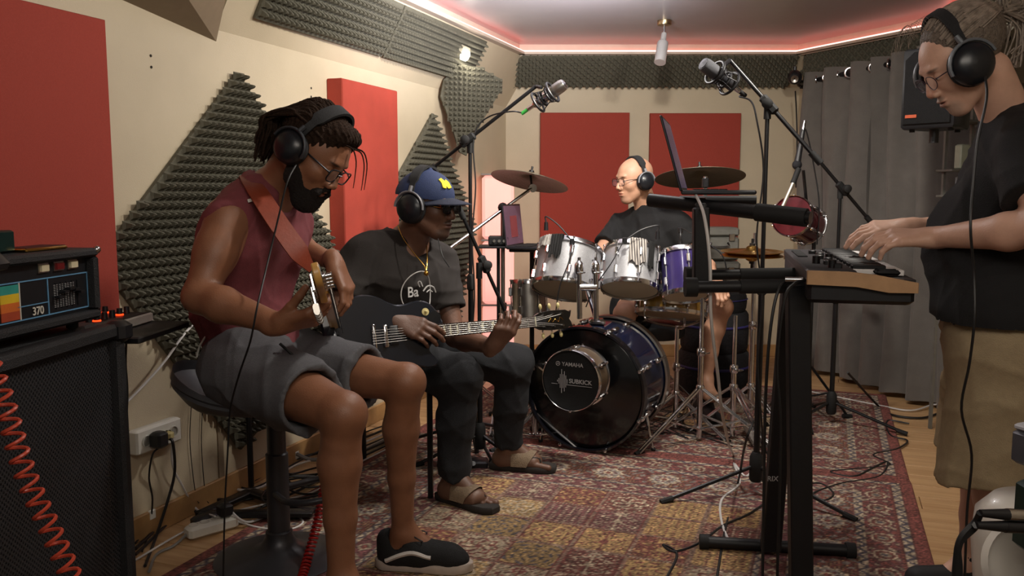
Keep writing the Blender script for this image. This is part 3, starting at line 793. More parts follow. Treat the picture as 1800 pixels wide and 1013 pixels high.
# ---------------------------------------------------------------- bassist
def bassist():
    t = person(F(600, 1000).to_tuple(), 'person in maroon sleeveless top and grey shorts on stool playing bass, head bowed')
    sR, sL = W(402, 385, 2.42), W(512, 392, 2.76); nb = npv(W(472, 330, 2.60)); fwd = dirv(.32, -.11, 0)
    c = npv(W(544, 272, 2.52)); Rm = basis((.72, -.26, -.64), (.5, -.05, .86)); sc = 1.06
    hR, hL = npv(W(432, 648, 2.50)), npv(W(492, 640, 2.74)); pel = (hR+hL)/2+npv((-.03, 0, .03))
    waist = npv(W(425, 540, 2.62)); chest = npv(W(448, 420, 2.60))
    T = torso_ops(pel, waist, chest, nb, hR, hL, sR, sL, fwd, 0, .98)
    neck = [C(nb+npv((0, 0, -.03)), hp(c, Rm, (-.03, 0, -.045), sc), .062, .056, .03)]
    H = head_ops(c, Rm, sc, jaw=1.05)
    eR, wR = W(350, 522, 2.31), npv(W(490, 570, 2.21)); aR = arm_ops(sR, eR, wR, 1.05, 1.12)
    eL, wL = (-.76, 2.93, 1.03), npv(W(588, 462, 2.64)); aL = arm_ops(sL, eL, wL, 1., 1.)
    hdR = hand_ops(wR, (.93, -.12, .22), (.10, -.45, -.88), -1, 1.08, (.75, .8, .85, .85), (.4, .5), tf=(.62, -.35, .75))
    hdL = hand_ops(wL, (.42, -.30, -.80), (.86, -.20, .42), 1, 1.06, (.55, .6, .65, .7), (.3, .2), tf=(-.15, -.45, -.9))
    kR, anR = W(603, 728, 2.20), W(600, 1020, 2.22); kL, anL = W(712, 672, 2.52), W(708, 938, 2.62)
    lR, lL = leg_ops(hR, kR, anR, 1., 1.06), leg_ops(hL, kL, anL, 1., 1.02)
    ft = foot_ops(anR, (.8, -.5, 0), toes=False)+foot_ops(anL, (1, -.10, 0), toes=False)
    ops = T+neck+H+aR+aL+hdR+hdL+lR+lL+ft
    brown = '#8a5d44'
    P = face_paint(c, Rm, '#8a4a42', '#17100c', sc)+[(blob(hp(c, Rm, (.085, 0, -.03), sc), (.05, .06, .05)), '#8f6147', .5),
         (blob(npv(anL)-npv((0, 0, .1)), (.1, .1, .2)), '#5d3a29', .3)]
    lo, hi = opbounds(H, .012); lo[2] = c[2]-.125
    skin('body', ops, .007, M_skin, t, [(lo, hi, .0023), hand_box(hdR), hand_box(hdL)], P, brown)
    # beard
    B = []
    for s in (-1, 1):
        B += [C((.000, s*.066, -.010), (.030, s*.058, -.060), .013, .019, .02), C((.030, s*.056, -.060), (.070, s*.022, -.100), .020, .026, .03),
              C((.108, s*.006, -.036), (.098, s*.030, -.056), .0055, .006, .008), C((.098, s*.030, -.056), (.085, s*.026, -.085), .007, .014, .02)]
    B += [EL((.078, 0, -.100), (.030, .036, .030), .03), EL((.095, 0, -.078), (.014, .020, .010), .01), EL((.116, 0, -.0535), (.018, .021, .0075), .004, True)]
    M_beard = mat('black_beard_hair', '#1c1411', .95, 0, .5, 200, .9, 500)
    hz = lambda X, Y, Z: .0022*np.sin(X*420+3*np.sin(Y*200))*np.sin(Y*380+2*np.sin(Z*180))*np.sin(Z*330)
    skin('beard', [o.moved(Rm, c, sc) for o in B], .0022, M_beard, t, disp=hz)
    # hair: cap and locks
    cap = [EL((-.018, 0, .056), (.104, .086, .086), .02), C((.055, -.03, .105), (.055, .03, .105), .028, .028, .03), EL((.125, 0, .020), (.068, .085, .092), .02, True), EL((.02, 0, -.07), (.09, .1, .062), .02, True)]
    skin('hair', [o.moved(Rm, c, sc) for o in cap], .003, M_hairD, t, disp=lambda X, Y, Z: .003*np.sin(X*300+2*np.sin(Z*120))*np.sin(Y*280+Z*100))
    rnd = random.Random(4); dr = MB(); g = Vector((0, 0, -1))
    def surf(x, y, g=1.0):
        q = 1-((x+.018)/.106)**2-(y/.088)**2; return .052+.084*math.sqrt(max(q, .02))*g
    for i in range(170):
        y = rnd.uniform(-.080, .080); x = rnd.uniform(-.09, .054)*(1-.3*abs(y)/.08); yw = rnd.uniform(-.012, .012)
        hp_ = lambda a, b, z: Vector(hp(c, Rm, (a, b, z), sc))
        pts = [hp_(x, y, surf(x, y)+.002)]
        for x2 in (x-.035, x-.07, x-.105):
            if x2 > -.088: pts.append(hp_(x2, y+yw, surf(x2, y+yw)+.005+.004*rnd.random()))
        e = hp_(-.118-.01*rnd.random(), (y+yw)*1.1, .020+rnd.uniform(-.02, .015)); pts.append(e)
        L_ = rnd.uniform(.05, .125); o_ = Vector(Rm @ npv((-1, 0, 0)))
        for k in range(1, 4): pts.append(e+Vector((-.011*k, 0, 0))+Vector((rnd.uniform(-.006, .006), rnd.uniform(-.006, .006), -L_*k/3)))
        P_ = smooth_path(pts, 3); r0 = .0052*rnd.uniform(.75, 1.15)
        dr.tube(P_, [r0*(1-.5*(q/len(P_))**2) for q in range(len(P_))], 6)
    for (x, y, dy) in ((.085, -.03, -.02), (.082, .035, .0), (.09, .0, .01)):
        p = Vector(hp(c, Rm, (x, y, .095), sc)); dr.tube(smooth_path([p, p+Vector((.022, dy, -.012)), p+Vector((.030, dy, -.045)), p+Vector((.026, dy, -.085)), p+Vector((.020, dy, -.12))], 3), [.0028*(1-.05*q) for q in range(13)], 5)
    dr.build('dreadlocks', M_hairD, t, label='short dark dreadlocks swept back')
    # clothes
    M_tank = mat('maroon_jersey', '#7e3d43', .85, 0, .10, 60, .35, 500); M_sh = mat('grey_sweat_shorts', '#5c5c60', .9, 0, .14, 150, .35, 600)
    to = [o.grown(.011) for o in T]+[C(sR*1.0, Vector(nb)*.6+Vector(sR)*.4, .050, .055, .03), C(pel+npv((0, 0, .05)), pel-npv((0, 0, .02)), .135, .13, .05)]
    to += [C(sR, npv(eR), .059, .050, .004, True), C(sL, npv(eL), .058, .045, .004, True), EL(Vector(sR)+Vector((.03, -.07, -.05)), (.065, .055, .10), .006, True)]
    to += [C(nb+npv((.03, 0, .01)), nb+npv((.03, 0, .2)), .070, .11, .006, True), EL(nb+fwd*.075+npv((0, 0, -.02)), (.05, .06, .055), .02, True)]
    cloth('sleeveless_top', to, .006, M_tank, t, fold(.006, 3, 36), clip=lambda V: V[:, 2] > hR[2]-.02)
    so = [C(hR, hL, .122, .118, .04), C(pel+npv((0, 0, .03)), pel, .13, .13, .05)]
    for h_, k_, f_ in ((hR, npv(kR), .70), (hL, npv(kL), .70)): so += [FC(h_, h_+(k_-h_)*f_, .118, .098, .05)]
    for h_, k_ in ((hR, npv(kR)), (hL, npv(kL))): so += [C(h_+(k_-h_)*.60, h_+(k_-h_)*.95, .084, .088, .004, True)]
    cloth('shorts', so, .0065, M_sh, t, fold(.007, 8, 30))
    # drawstring, white piping, pocket cord
    mb = MB().tube(smooth_path([W(492, 604, 2.34), W(512, 622, 2.34), W(525, 640, 2.36), W(533, 643, 2.37)], 4), .0045, 6); mb.build('drawstring', M_cable_b, t)
    pipe = MB()
    for pts in ([(407, 455), (402, 480), (392, 505), (387, 525)], [(366, 585), (356, 600), (350, 612), (346, 628)]):
        pipe.tube(smooth_path([W(x, y, 2.475) for x, y in pts], 4), .005, 6, True, .6)
    pipe.box(W(445, 351, 2.40), (.030, .004, .009), (Vector((.97, 0, .25)), Vector((0, 1, 0)), Vector((-.25, 0, .97))))
    pipe.build('piping', M_white, t, label='white piping on the maroon top')
    br = MB(); f_ = nv(wR-npv(eR)); x_, y_, d_ = frame(f_); cc = Vector(wR)-Vector(f_)*.012
    br.tube([cc+x_*(.0275*math.cos(a))+y_*(.0275*math.sin(a)) for a in [2*math.pi*k/20 for k in range(21)]], .0035, 6)
    f_ = nv(wL-npv(eL)); x_, y_, d_ = frame(f_); cc = Vector(wL)-Vector(f_)*.02
    br.tube([cc+x_*(.0275*math.cos(a))+y_*(.0275*math.sin(a)) for a in [2*math.pi*k/20 for k in range(21)]], .002, 6)
    br.build('bracelet', M_black, t)
    shoe(t, npv(anL), nv((1, -.12, 0)), 1.02); shoe(t, npv(anR), nv((.8, -.5, 0)), 1.02)
    headphones(c, Rm, 'black studio headphones over dreadlocks of the bassist', sc, '#2f3136', .094, .047, .150, .012, .002, -.008)
    glasses(c, Rm, 'dark rimmed rectangular glasses on the bassist', sc, '#1b1d24', False, r=.0020)
    return dict(c=c, Rm=Rm, sc=sc, sR=sR, nb=nb, wR=wR, wL=wL)
def shoe(parent, an, f, sc=1.):
    """black suede skate shoe with white side stripe and pale sole"""
    u = npv((0, 0, 1)); l = np.cross(u, f); b = npv((an[0], an[1], .0))
    M_su = mat('black_suede', '#141416', .85, 0, .2, 90, .3); M_so = mat('off_white_rubber_sole', '#b9aba0', .7, 0, .12, 30); M_wh = mat('white_leather', '#c9c2bc', .5)
    prof = [(-.075, .028), (-.06, .036), (0, .038), (.06, .040), (.12, .047), (.17, .045), (.205, .030), (.222, .008)]
    poly = [(x*sc, -y*sc) for x, y in prof]+[(x*sc, y*sc) for x, y in reversed(prof)]+[(-.088*sc, .012), (-.088*sc, -.012)]
    MB().prism(poly, Vector(b)+EZ*.012, Vector(f), Vector(l), .030, .003).build('sole', M_so, parent)
    o = [C(b+u*.055-f*.045, b+u*.10-f*.048, .036, .037, .02), C(b+u*.06, b+u*.095+f*.02, .043, .040, .03), C(b+u*.062-f*.03, b+u*.052+f*.16, .040, .034, .03), EL(b+f*.165+u*.048, (.05, .043, .030), .02, M=np.stack([f, l, u], 1)),
         C(b+u*.06+f*.06, b+u*.055+f*.14, .048, .040, .03), C(b+u*.085-f*.01, b+u*.2+f*.0, .040, .045, .006, True)]
    skin('shoe_upper', o, .003, M_su, parent, clip=lambda V: V[:, 2] > .030)
    st = MB()
    for s in (-1, 1):
        pts = [b+l*s*.0475+u*.050-f*.045, b+l*s*.0485+u*.072+f*.005, b+l*s*.0475+u*.080+f*.045, b+l*s*.0445+u*.068+f*.085, b+l*s*.044+u*.066+f*.10]
        st.tube(smooth_path(pts, 4), .0075, 6)
    st.build('side_stripe', M_wh, parent, label='white side stripe on black shoe')
    lc = MB()
    for i in range(5):
        p = b+f*(.055+.020*i)+u*(.106-.0085*i); lc.tube([Vector(p-l*.022-u*.006), Vector(p), Vector(p+l*.022-u*.006)], .003, 6)
    for s in (-1, 1): lc.tube(smooth_path([Vector(b+f*.05+u*.108), Vector(b+f*.03+l*s*.02+u*.128), Vector(b+f*.07+l*s*.035+u*.115), Vector(b+f*.06+l*s*.01+u*.108)], 4), .0022, 5)
    lc.build('shoelace', M_black, parent)
# ---------------------------------------------------------------- guitarist
def guitarist():
    t = person(F(850, 900).to_tuple(), 'person in blue cap, dark t-shirt and black trousers playing a black guitar')
    sR, sL = npv(W(640, 452, 3.27)), npv(W(768, 462, 3.50)); nb = npv(W(712, 425, 3.40)); fwd = dirv(.72, -.68, 0)
    c = npv(W(751, 366, 3.32)); Rm = basis((.88, -.46, -.10)); sc = 1.04
    hR, hL = npv(W(662, 622, 3.36)), npv(W(730, 618, 3.56)); pel = (hR+hL)/2+npv((-.02, .02, .04)); waist = npv(W(694, 560, 3.42)); chest = npv(W(703, 492, 3.38))
    T = torso_ops(pel, waist, chest, nb, hR, hL, sR, sL, fwd, .0, 1.12)
    neck = [C(nb+npv((0, 0, -.03)), hp(c, Rm, (-.025, 0, -.05), sc), .068, .066, .03)]
    H = head_ops(c, Rm, sc, jaw=1.15)
    eR, wR = npv(W(592, 552, 3.12)), npv(W(692, 563, 3.00)); aR = arm_ops(sR, eR, wR, 1.05, 1.1)
    eL, wL = npv(W(800, 592, 3.40)), npv(W(866, 610, 3.17)); aL = arm_ops(sL, eL, wL, 1.0, 1.1)
    hdR = hand_ops(wR, (.90, -.10, -.30), (.15, -.80, .55), -1, 1.08, (.30, .35, .38, .4), (.4, .2))
    hdL = hand_ops(wL, (.42, -.28, .62), (.10, -.90, -.35), 1, 1.05, (.62, .70, .72, .68), (.3, .2), tf=(.2, .85, .4))
    kR, anR = npv(W(808, 662, 3.18)), npv(W(797, 862, 3.20)); kL, anL = npv(W(902, 640, 3.56)), npv(W(893, 800, 3.60))
    lR, lL = leg_ops(hR, kR, anR, 1., 1.05), leg_ops(hL, kL, anL, 1., 1.05)
    fR, fL = nv((.80, -.60, 0)), nv((.98, -.2, 0))
    anR[2] = .122; anL[2] = .122
    ftR, ftL = foot_ops(anR, fR, 1.03, side=1), foot_ops(anL, fL, 1.03, side=-1)
    P = face_paint(c, Rm, '#5d3833', '#0f0a08', sc)+[(blob(hp(c, Rm, (.085, 0, -.085), sc), (.05, .055, .03), Rm), '#221711', .7), (blob(hp(c, Rm, (.10, 0, -.043), sc), (.02, .035, .009), Rm), '#1d130e', .7),
        (blob(anR, (.2, .2, .12)), '#6d5040', .5), (blob(anL, (.2, .2, .12)), '#6d5040', .5), (blob(wR+npv((.05, 0, 0)), (.2, .2, .2)), '#5b3d2e', .3)]
    lo, hi = opbounds(H, .012); lo[2] = c[2]-.125
    l1, h1 = opbounds(ftR, .008); l2, h2 = opbounds(ftL, .008)
    skin('body', T+neck+H+aR+aL+hdR+hdL+lR+lL+ftR+ftL, .008, M_skin, t, [(lo, hi, .0028), hand_box(hdR, .0026), hand_box(hdL, .0026), (l1, h1, .0034), (l2, h2, .0034)], P, '#68493a')
    M_tee = mat('charcoal_tshirt', '#241f1d', .9, 0, .10, 80, .3, 500); M_jean = mat('black_denim', '#15161a', .9, 0, .15, 120, .4, 500)
    to = [o.grown(.013) for o in T]+[C(pel+npv((0, 0, .03)), pel-npv((0, 0, .02)), .14, .135, .05)]
    for s_, e_, f_ in ((sR, eR, .72), (sL, eL, .62)): to += [FC(s_, s_+(e_-s_)*f_, .072, .068, .03)]
    for s_, e_, f_ in ((sR, eR, .72), (sL, eL, .62)): to += [C(s_+(e_-s_)*(f_-.14), s_+(e_-s_)*(f_+.2), .059, .060, .003, True)]
    to += [C(nb+npv((.01, 0, .00)), nb+npv((.03, 0, .2)), .078, .10, .006, True), EL(nb+fwd*.06+npv((0, 0, -.02)), (.07, .07, .05), .01, True)]
    cloth('t_shirt', to, .007, M_tee, t, fold(.008, 5, 26), clip=lambda V: V[:, 2] > pel[2]-.06)
    so = [C(hR, hL, .112, .112, .04), C(pel, pel+npv((0, 0, .04)), .135, .135, .05)]
    for h_, k_, a_ in ((hR, kR, anR), (hL, kL, anL)):
        so += [C(h_, k_, .105, .078, .04), C(k_, k_+(a_-k_)*.5, .076, .064, .04), FC(k_+(a_-k_)*.4, a_+npv((0, 0, .0)), .066, .058, .03)]
    cloth('trousers', so, .0075, M_jean, t, fold(.007, 12, 34))
    # gold chain and pendant, shirt print
    ch = MB(); pd = W(749, 476, 3.13)
    ch.tube(smooth_path([W(699, 396, 3.28), W(708, 418, 3.22), W(728, 446, 3.155), W(745, 466, 3.13), pd, W(751, 455, 3.16), W(750, 432, 3.24)], 5), .0022, 5)
    ch.ball(pd-EZ*.010, .010, 10); ch.build('necklace', M_gold, t, label='thin gold chain with pendant')
    M_pr = mat('white_shirt_print', '#c8c6c4', .8)
    fr_n = Vector(fwd); pr = MB(); Pc_ = W(740, 515, 3.185); ux = Vector((.68, .72, 0)).normalized()
    ringp = [Pc_+ux*(.072*math.cos(a))+EZ*(.085*math.sin(a)-.004)-fr_n*(.030*math.cos(a)**2) for a in [2*math.pi*k/40 for k in range(41)]]
    pr.tube(ringp, .0022, 5)
    pr.build('shirt_print_ring', M_pr, t)
    def text(s, P0, X, Y, size, m, parent, ext=.0006, name='lettering', spacing=1.):
        cu = bpy.data.curves.new(name, 'FONT'); cu.body = s; cu.size = size; cu.extrude = ext; cu.space_character = spacing; cu.align_x = 'CENTER'; cu.offset = size*.012
        to_ = bpy.data.objects.new(name, cu); COL.objects.link(to_)
        dg = bpy.context.evaluated_depsgraph_get(); me = bpy.data.meshes.new_from_object(to_.evaluated_get(dg)); bpy.data.objects.remove(to_)
        X, Y = Vector(X).normalized(), Vector(Y).normalized(); Z = X.cross(Y); M = Matrix((X, Y, Z)).transposed().to_4x4()
        M.translation = Vector(P0)-wloc(parent); me.transform(M); me.materials.clear(); me.materials.append(m)
        o = bpy.data.objects.new(name, me); COL.objects.link(o); o.parent = parent; return o
    global TEXT; TEXT = text
    text('Ba', W(726, 522, 3.175), ux, EZ, .055, M_pr, t)
    sp_ = MB()
    sp_.tube(smooth_path([W(738, 505, 3.17), W(735, 497, 3.17), W(739, 495, 3.17), W(743, 504, 3.17)], 4), .002, 5)
    sp_.tube(smooth_path([W(744, 512, 3.17), W(752, 503, 3.18), W(762, 505, 3.19), W(766, 514, 3.20)], 4), .0028, 5)
    sp_.tube(smooth_path([W(750, 514, 3.17), W(755, 510, 3.18), W(760, 513, 3.19)], 4), .0022, 5)
    sp_.build('shirt_print_figure', M_pr, t)
    # cap
    M_cap = mat('navy_cap_cloth', '#1e2d52', .8, 0, .08, 60, .3, 400); M_brim = mat('dark_navy_brim', '#161c30', .8, 0, .1, 60, .3, 400); M_yel = mat('yellow_embroidery', '#e3cf2a', .7, 0, .1, 200, .4)
    co = [EL((-.010, 0, .050), (.112, .090, .092), .02), EL((-.02, 0, .040), (.108, .094, .080), .02), C((0, 0, .132), (0, 0, .143), .012, .008, .01)]
    cut = lambda V: ((V-c) @ Rm)[:, 2] > .040*sc-.12*((V-c) @ Rm)[:, 0]*.25
    skin('cap_crown', [o.moved(Rm, c, sc) for o in co], .0035, M_cap, t, clip=cut)
    br = MB(); n = 16; m_ = 6; vs = []
    for lay in (0, .004):
        for j in range(m_+1):
            for i in range(n+1):
                a = -1.15+2.3*i/n; r0 = np.array((.104*math.cos(a)-.012, .090*math.sin(a))); e = np.array((.090*math.cos(a*1.15), .012*math.sin(a)))*(j/m_)
                x, y = r0+e; z = .050-.10*(y/.09)**2*.28-.16*(max(0, x-.09))-lay
                vs.append(Vector(hp(c, Rm, (x, y, z), sc)))
    o2 = (m_+1)*(n+1); fs = []
    for j in range(m_):
        for i in range(n):
            q = j*(n+1)+i; fs.append((q, q+1, q+n+2, q+n+1)); fs.append((o2+q, o2+q+n+1, o2+q+n+2, o2+q+1))
    for i in range(n): q = m_*(n+1)+i; fs.append((q, q+1, o2+q+1, o2+q))
    br.add(vs, fs).build('cap_brim', M_brim, t)
    em = MB(); q0 = hp(c, Rm, (.080, -.018, .098), sc); nx = Rm @ nv((.72, -.25, .62)); ux2 = Vector(np.cross((0, 0, 1), nx)).normalized(); vy = Vector(nx).cross(ux2)
    em.prism([(-.020, -.020), (-.006, -.024), (-.002, -.012), (.006, -.024), (.022, -.020), (.020, .004), (.010, .018), (.002, .010), (-.010, .024), (-.024, .018), (-.018, .002)], Vector(q0), ux2, vy, .004).build('cap_emblem', M_yel, t, label='yellow embroidered emblem on cap front')
    sandal(t, anR, fR, 1.05, 1); sandal(t, anL, fL, 1.05, -1)
    headphones(c, Rm, 'black over-ear headphones worn over the blue cap', sc, '#77777c', .096, .056, .150, -.01, .0, -.008)
    glasses(c, Rm, 'dark wrap sunglasses with gold hinges under the cap brim', sc, '#141014', False, dark=True, w=.028, hgt=.018, r=.0022)
    hg = MB()
    for s in (-1, 1): hg.box(Vector(hp(c, Rm, (.085, s*.066, .018), sc)), (.034, .003, .010), tuple(Vector(Rm[:, i]) for i in range(3)))
    hg.build('temple_plate', M_gold, bpy.data.objects['glasses.001'])
    return dict(c=c, Rm=Rm)
def sandal(parent, an, f, sc, side):
    f = nv(f); u = npv((0, 0, 1)); l = np.cross(u, f); b = npv((an[0], an[1], .012))
    M_s1 = mat('dark_rubber_sandal_sole', '#2b2623', .85, 0, .15); M_s2 = mat('tan_leather_strap', '#7d6a55', .8, 0, .15, 60, .3)
    prof = [(-.078, .018), (-.06, .030), (0, .034), (.07, .038), (.13, .046), (.175, .040), (.20, .022)]
    poly = [(x*sc, -y*sc) for x, y in prof]+[(x*sc, y*sc) for x, y in reversed(prof)]
    MB().prism(poly, Vector(b), Vector(f), Vector(l), .028, .005).build('sandal_sole', M_s1, parent)
    st = MB()
    n = 14
    for rng in ((.02, .085),):
        vs = []
        for j in range(5):
            x0 = rng[0]+(rng[1]-rng[0])*j/4
            for i in range(n+1):
                a = math.pi*i/n; h_ = .068-.30*x0+.010; wd = .044+.02*x0
                xx = x0+.035*math.sin(a)*(j/4)
                vs.append(Vector(b+f*xx*sc+l*wd*1.06*math.cos(a)*sc+u*(.026+max(h_+.006, .035)*math.sin(a)**.8)))
        st.add(vs, [(j*(n+1)+i, j*(n+1)+i+1, (j+1)*(n+1)+i+1, (j+1)*(n+1)+i) for j in range(4) for i in range(n)])
    o = st.build('sandal_strap', M_s2, parent)
    th = MB()
    toe = b+f*.135*sc+l*.012*side+u*.018
    for s in (-1, 1): th.tube(smooth_path([Vector(b+f*.06*sc+l*s*.042*sc+u*.02), Vector(b+f*.105*sc+l*s*.030*sc+u*.062), Vector(toe+u*.036), Vector(toe+u*.01)], 5), .0045, 6)
    th.build('toe_thong', M_s1, parent)
# ---------------------------------------------------------------- drummer
def drummer():
    t = person(F(1150, 660).to_tuple(), 'bald person in black t-shirt and glasses sitting behind drum kit, looking left')
    c = npv(W(1117, 320, 4.62)); Rm = basis((-.90, -.42, -.12)); sc = 1.0
    nb = npv(W(1142, 372, 4.66)); sL, sR = npv(W(1192, 398, 4.52)), npv(W(1092, 402, 4.78)); fwd = dirv(-.45, -.9, 0)
    hL, hR = npv(W(1185, 520, 4.68)), npv(W(1120, 520, 4.80)); pel = (hR+hL)/2+npv((0, 0, .03)); waist = npv(W(1148, 482, 4.70)); chest = npv(W(1143, 428, 4.66))
    T = torso_ops(pel, waist, chest, nb, hR, hL, sR, sL, fwd, .01, 1.06)
    H = head_ops(c, Rm, sc); neck = [C(nb-npv((0, 0, .03)), hp(c, Rm, (-.03, 0, -.05), sc), .062, .058, .03)]
    eL, wL = npv(W(1236, 462, 4.42)), npv(W(1256, 492, 4.20)); eR, wR = npv(W(1048, 452, 4.60)), npv(W(992, 432, 4.42))
    aL, aR = arm_ops(sL, eL, wL, 1.02, 1.1), arm_ops(sR, eR, wR, 1., 1.05)
    hdL = hand_ops(wL, (.2, -.7, -.5), (.1, -.4, .8), 1, 1., (.6, .65, .7, .7)); hdR = hand_ops(wR, (-.95, -.2, .1), (.0, -.3, .95), -1, 1., (.5, .55, .6, .6))
    kR, anR = npv(W(1098, 552, 4.35)), npv(W(1100, 690, 4.35)); kL, anL = npv(W(1268, 540, 4.42)), npv(W(1240, 668, 4.50))
    lR, lL = leg_ops(hR, kR, anR), leg_ops(hL, kL, anL)
    ft = foot_ops(anR, (-.3, -1, 0), toes=False)+foot_ops(anL, (.1, -1, 0), toes=False)
    P = face_paint(c, Rm, '#b06a5c', '#5d4433', sc)+[(blob(hp(c, Rm, (.08, 0, -.085), sc), (.04, .05, .035), Rm), '#8d7263', .45)]
    lo, hi = opbounds(H, .012); lo[2] = c[2]-.12
    skin('body', T+neck+H+aR+aL+hdR+hdL+lR+lL+ft, .009, M_skin, t, [(lo, hi, .003), hand_box(hdL, .0032), hand_box(hdR, .0032)], P, '#c4957a')
    M_t = mat('black_tshirt', '#141416', .9, 0, .12, 60, .3, 400)
    to = [o.grown(.014) for o in T]+[C(pel, pel+npv((0, 0, .05)), .145, .14, .05)]
    for s_, e_, f_ in ((sR, eR, .62), (sL, eL, .55)): to += [FC(s_, s_+(e_-s_)*f_, .074, .070, .03)]
    to += [C(nb+npv((-.01, 0, .005)), nb+npv((-.03, 0, .2)), .074, .10, .006, True)]
    cloth('t_shirt', to, .008, M_t, t, fold(.007, 7, 32), clip=lambda V: V[:, 2] > pel[2]-.06)
    so = [C(hR, hL, .118, .118, .04)]+[FC(h_, h_+(k_-h_)*.72, .11, .10, .04) for h_, k_ in ((hR, kR), (hL, kL))]
    cloth('shorts', so, .009, M_t, t, fold(.006, 9, 32))
    M_sn = mat('black_trainer', '#17171b', .7)
    for an, f in ((anR, nv((-.3, -1, 0))), (anL, nv((.1, -1, 0)))):
        b = npv((an[0], an[1], .02)); skin('trainer', [C(b-f*.06+npv((0, 0, .03)), b+f*.15+npv((0, 0, .02)), .045, .038, .02), C(b+npv((0, 0, .04)), b+npv((0, 0, .09)), .045, .043, .03)], .007, M_sn, t, clip=lambda V: V[:, 2] > .005)
    bn = MB(); f_ = nv(wL-eL); x_, y_, d_ = frame(f_); cc = Vector(wL)-Vector(f_)*.03
    bn.tube([cc+x_*(.029*math.cos(a))+y_*(.029*math.sin(a)) for a in [2*math.pi*k/20 for k in range(21)]], .006, 6).build('wristband', M_black, t)
    headphones(c, Rm, 'grey and black headphones on the bald drummer', sc, '#8b8d92', .090, .047, .132, .0, .0, -.004)
    glasses(c, Rm, 'thin dark rectangular glasses on the drummer', sc, '#202024', False)
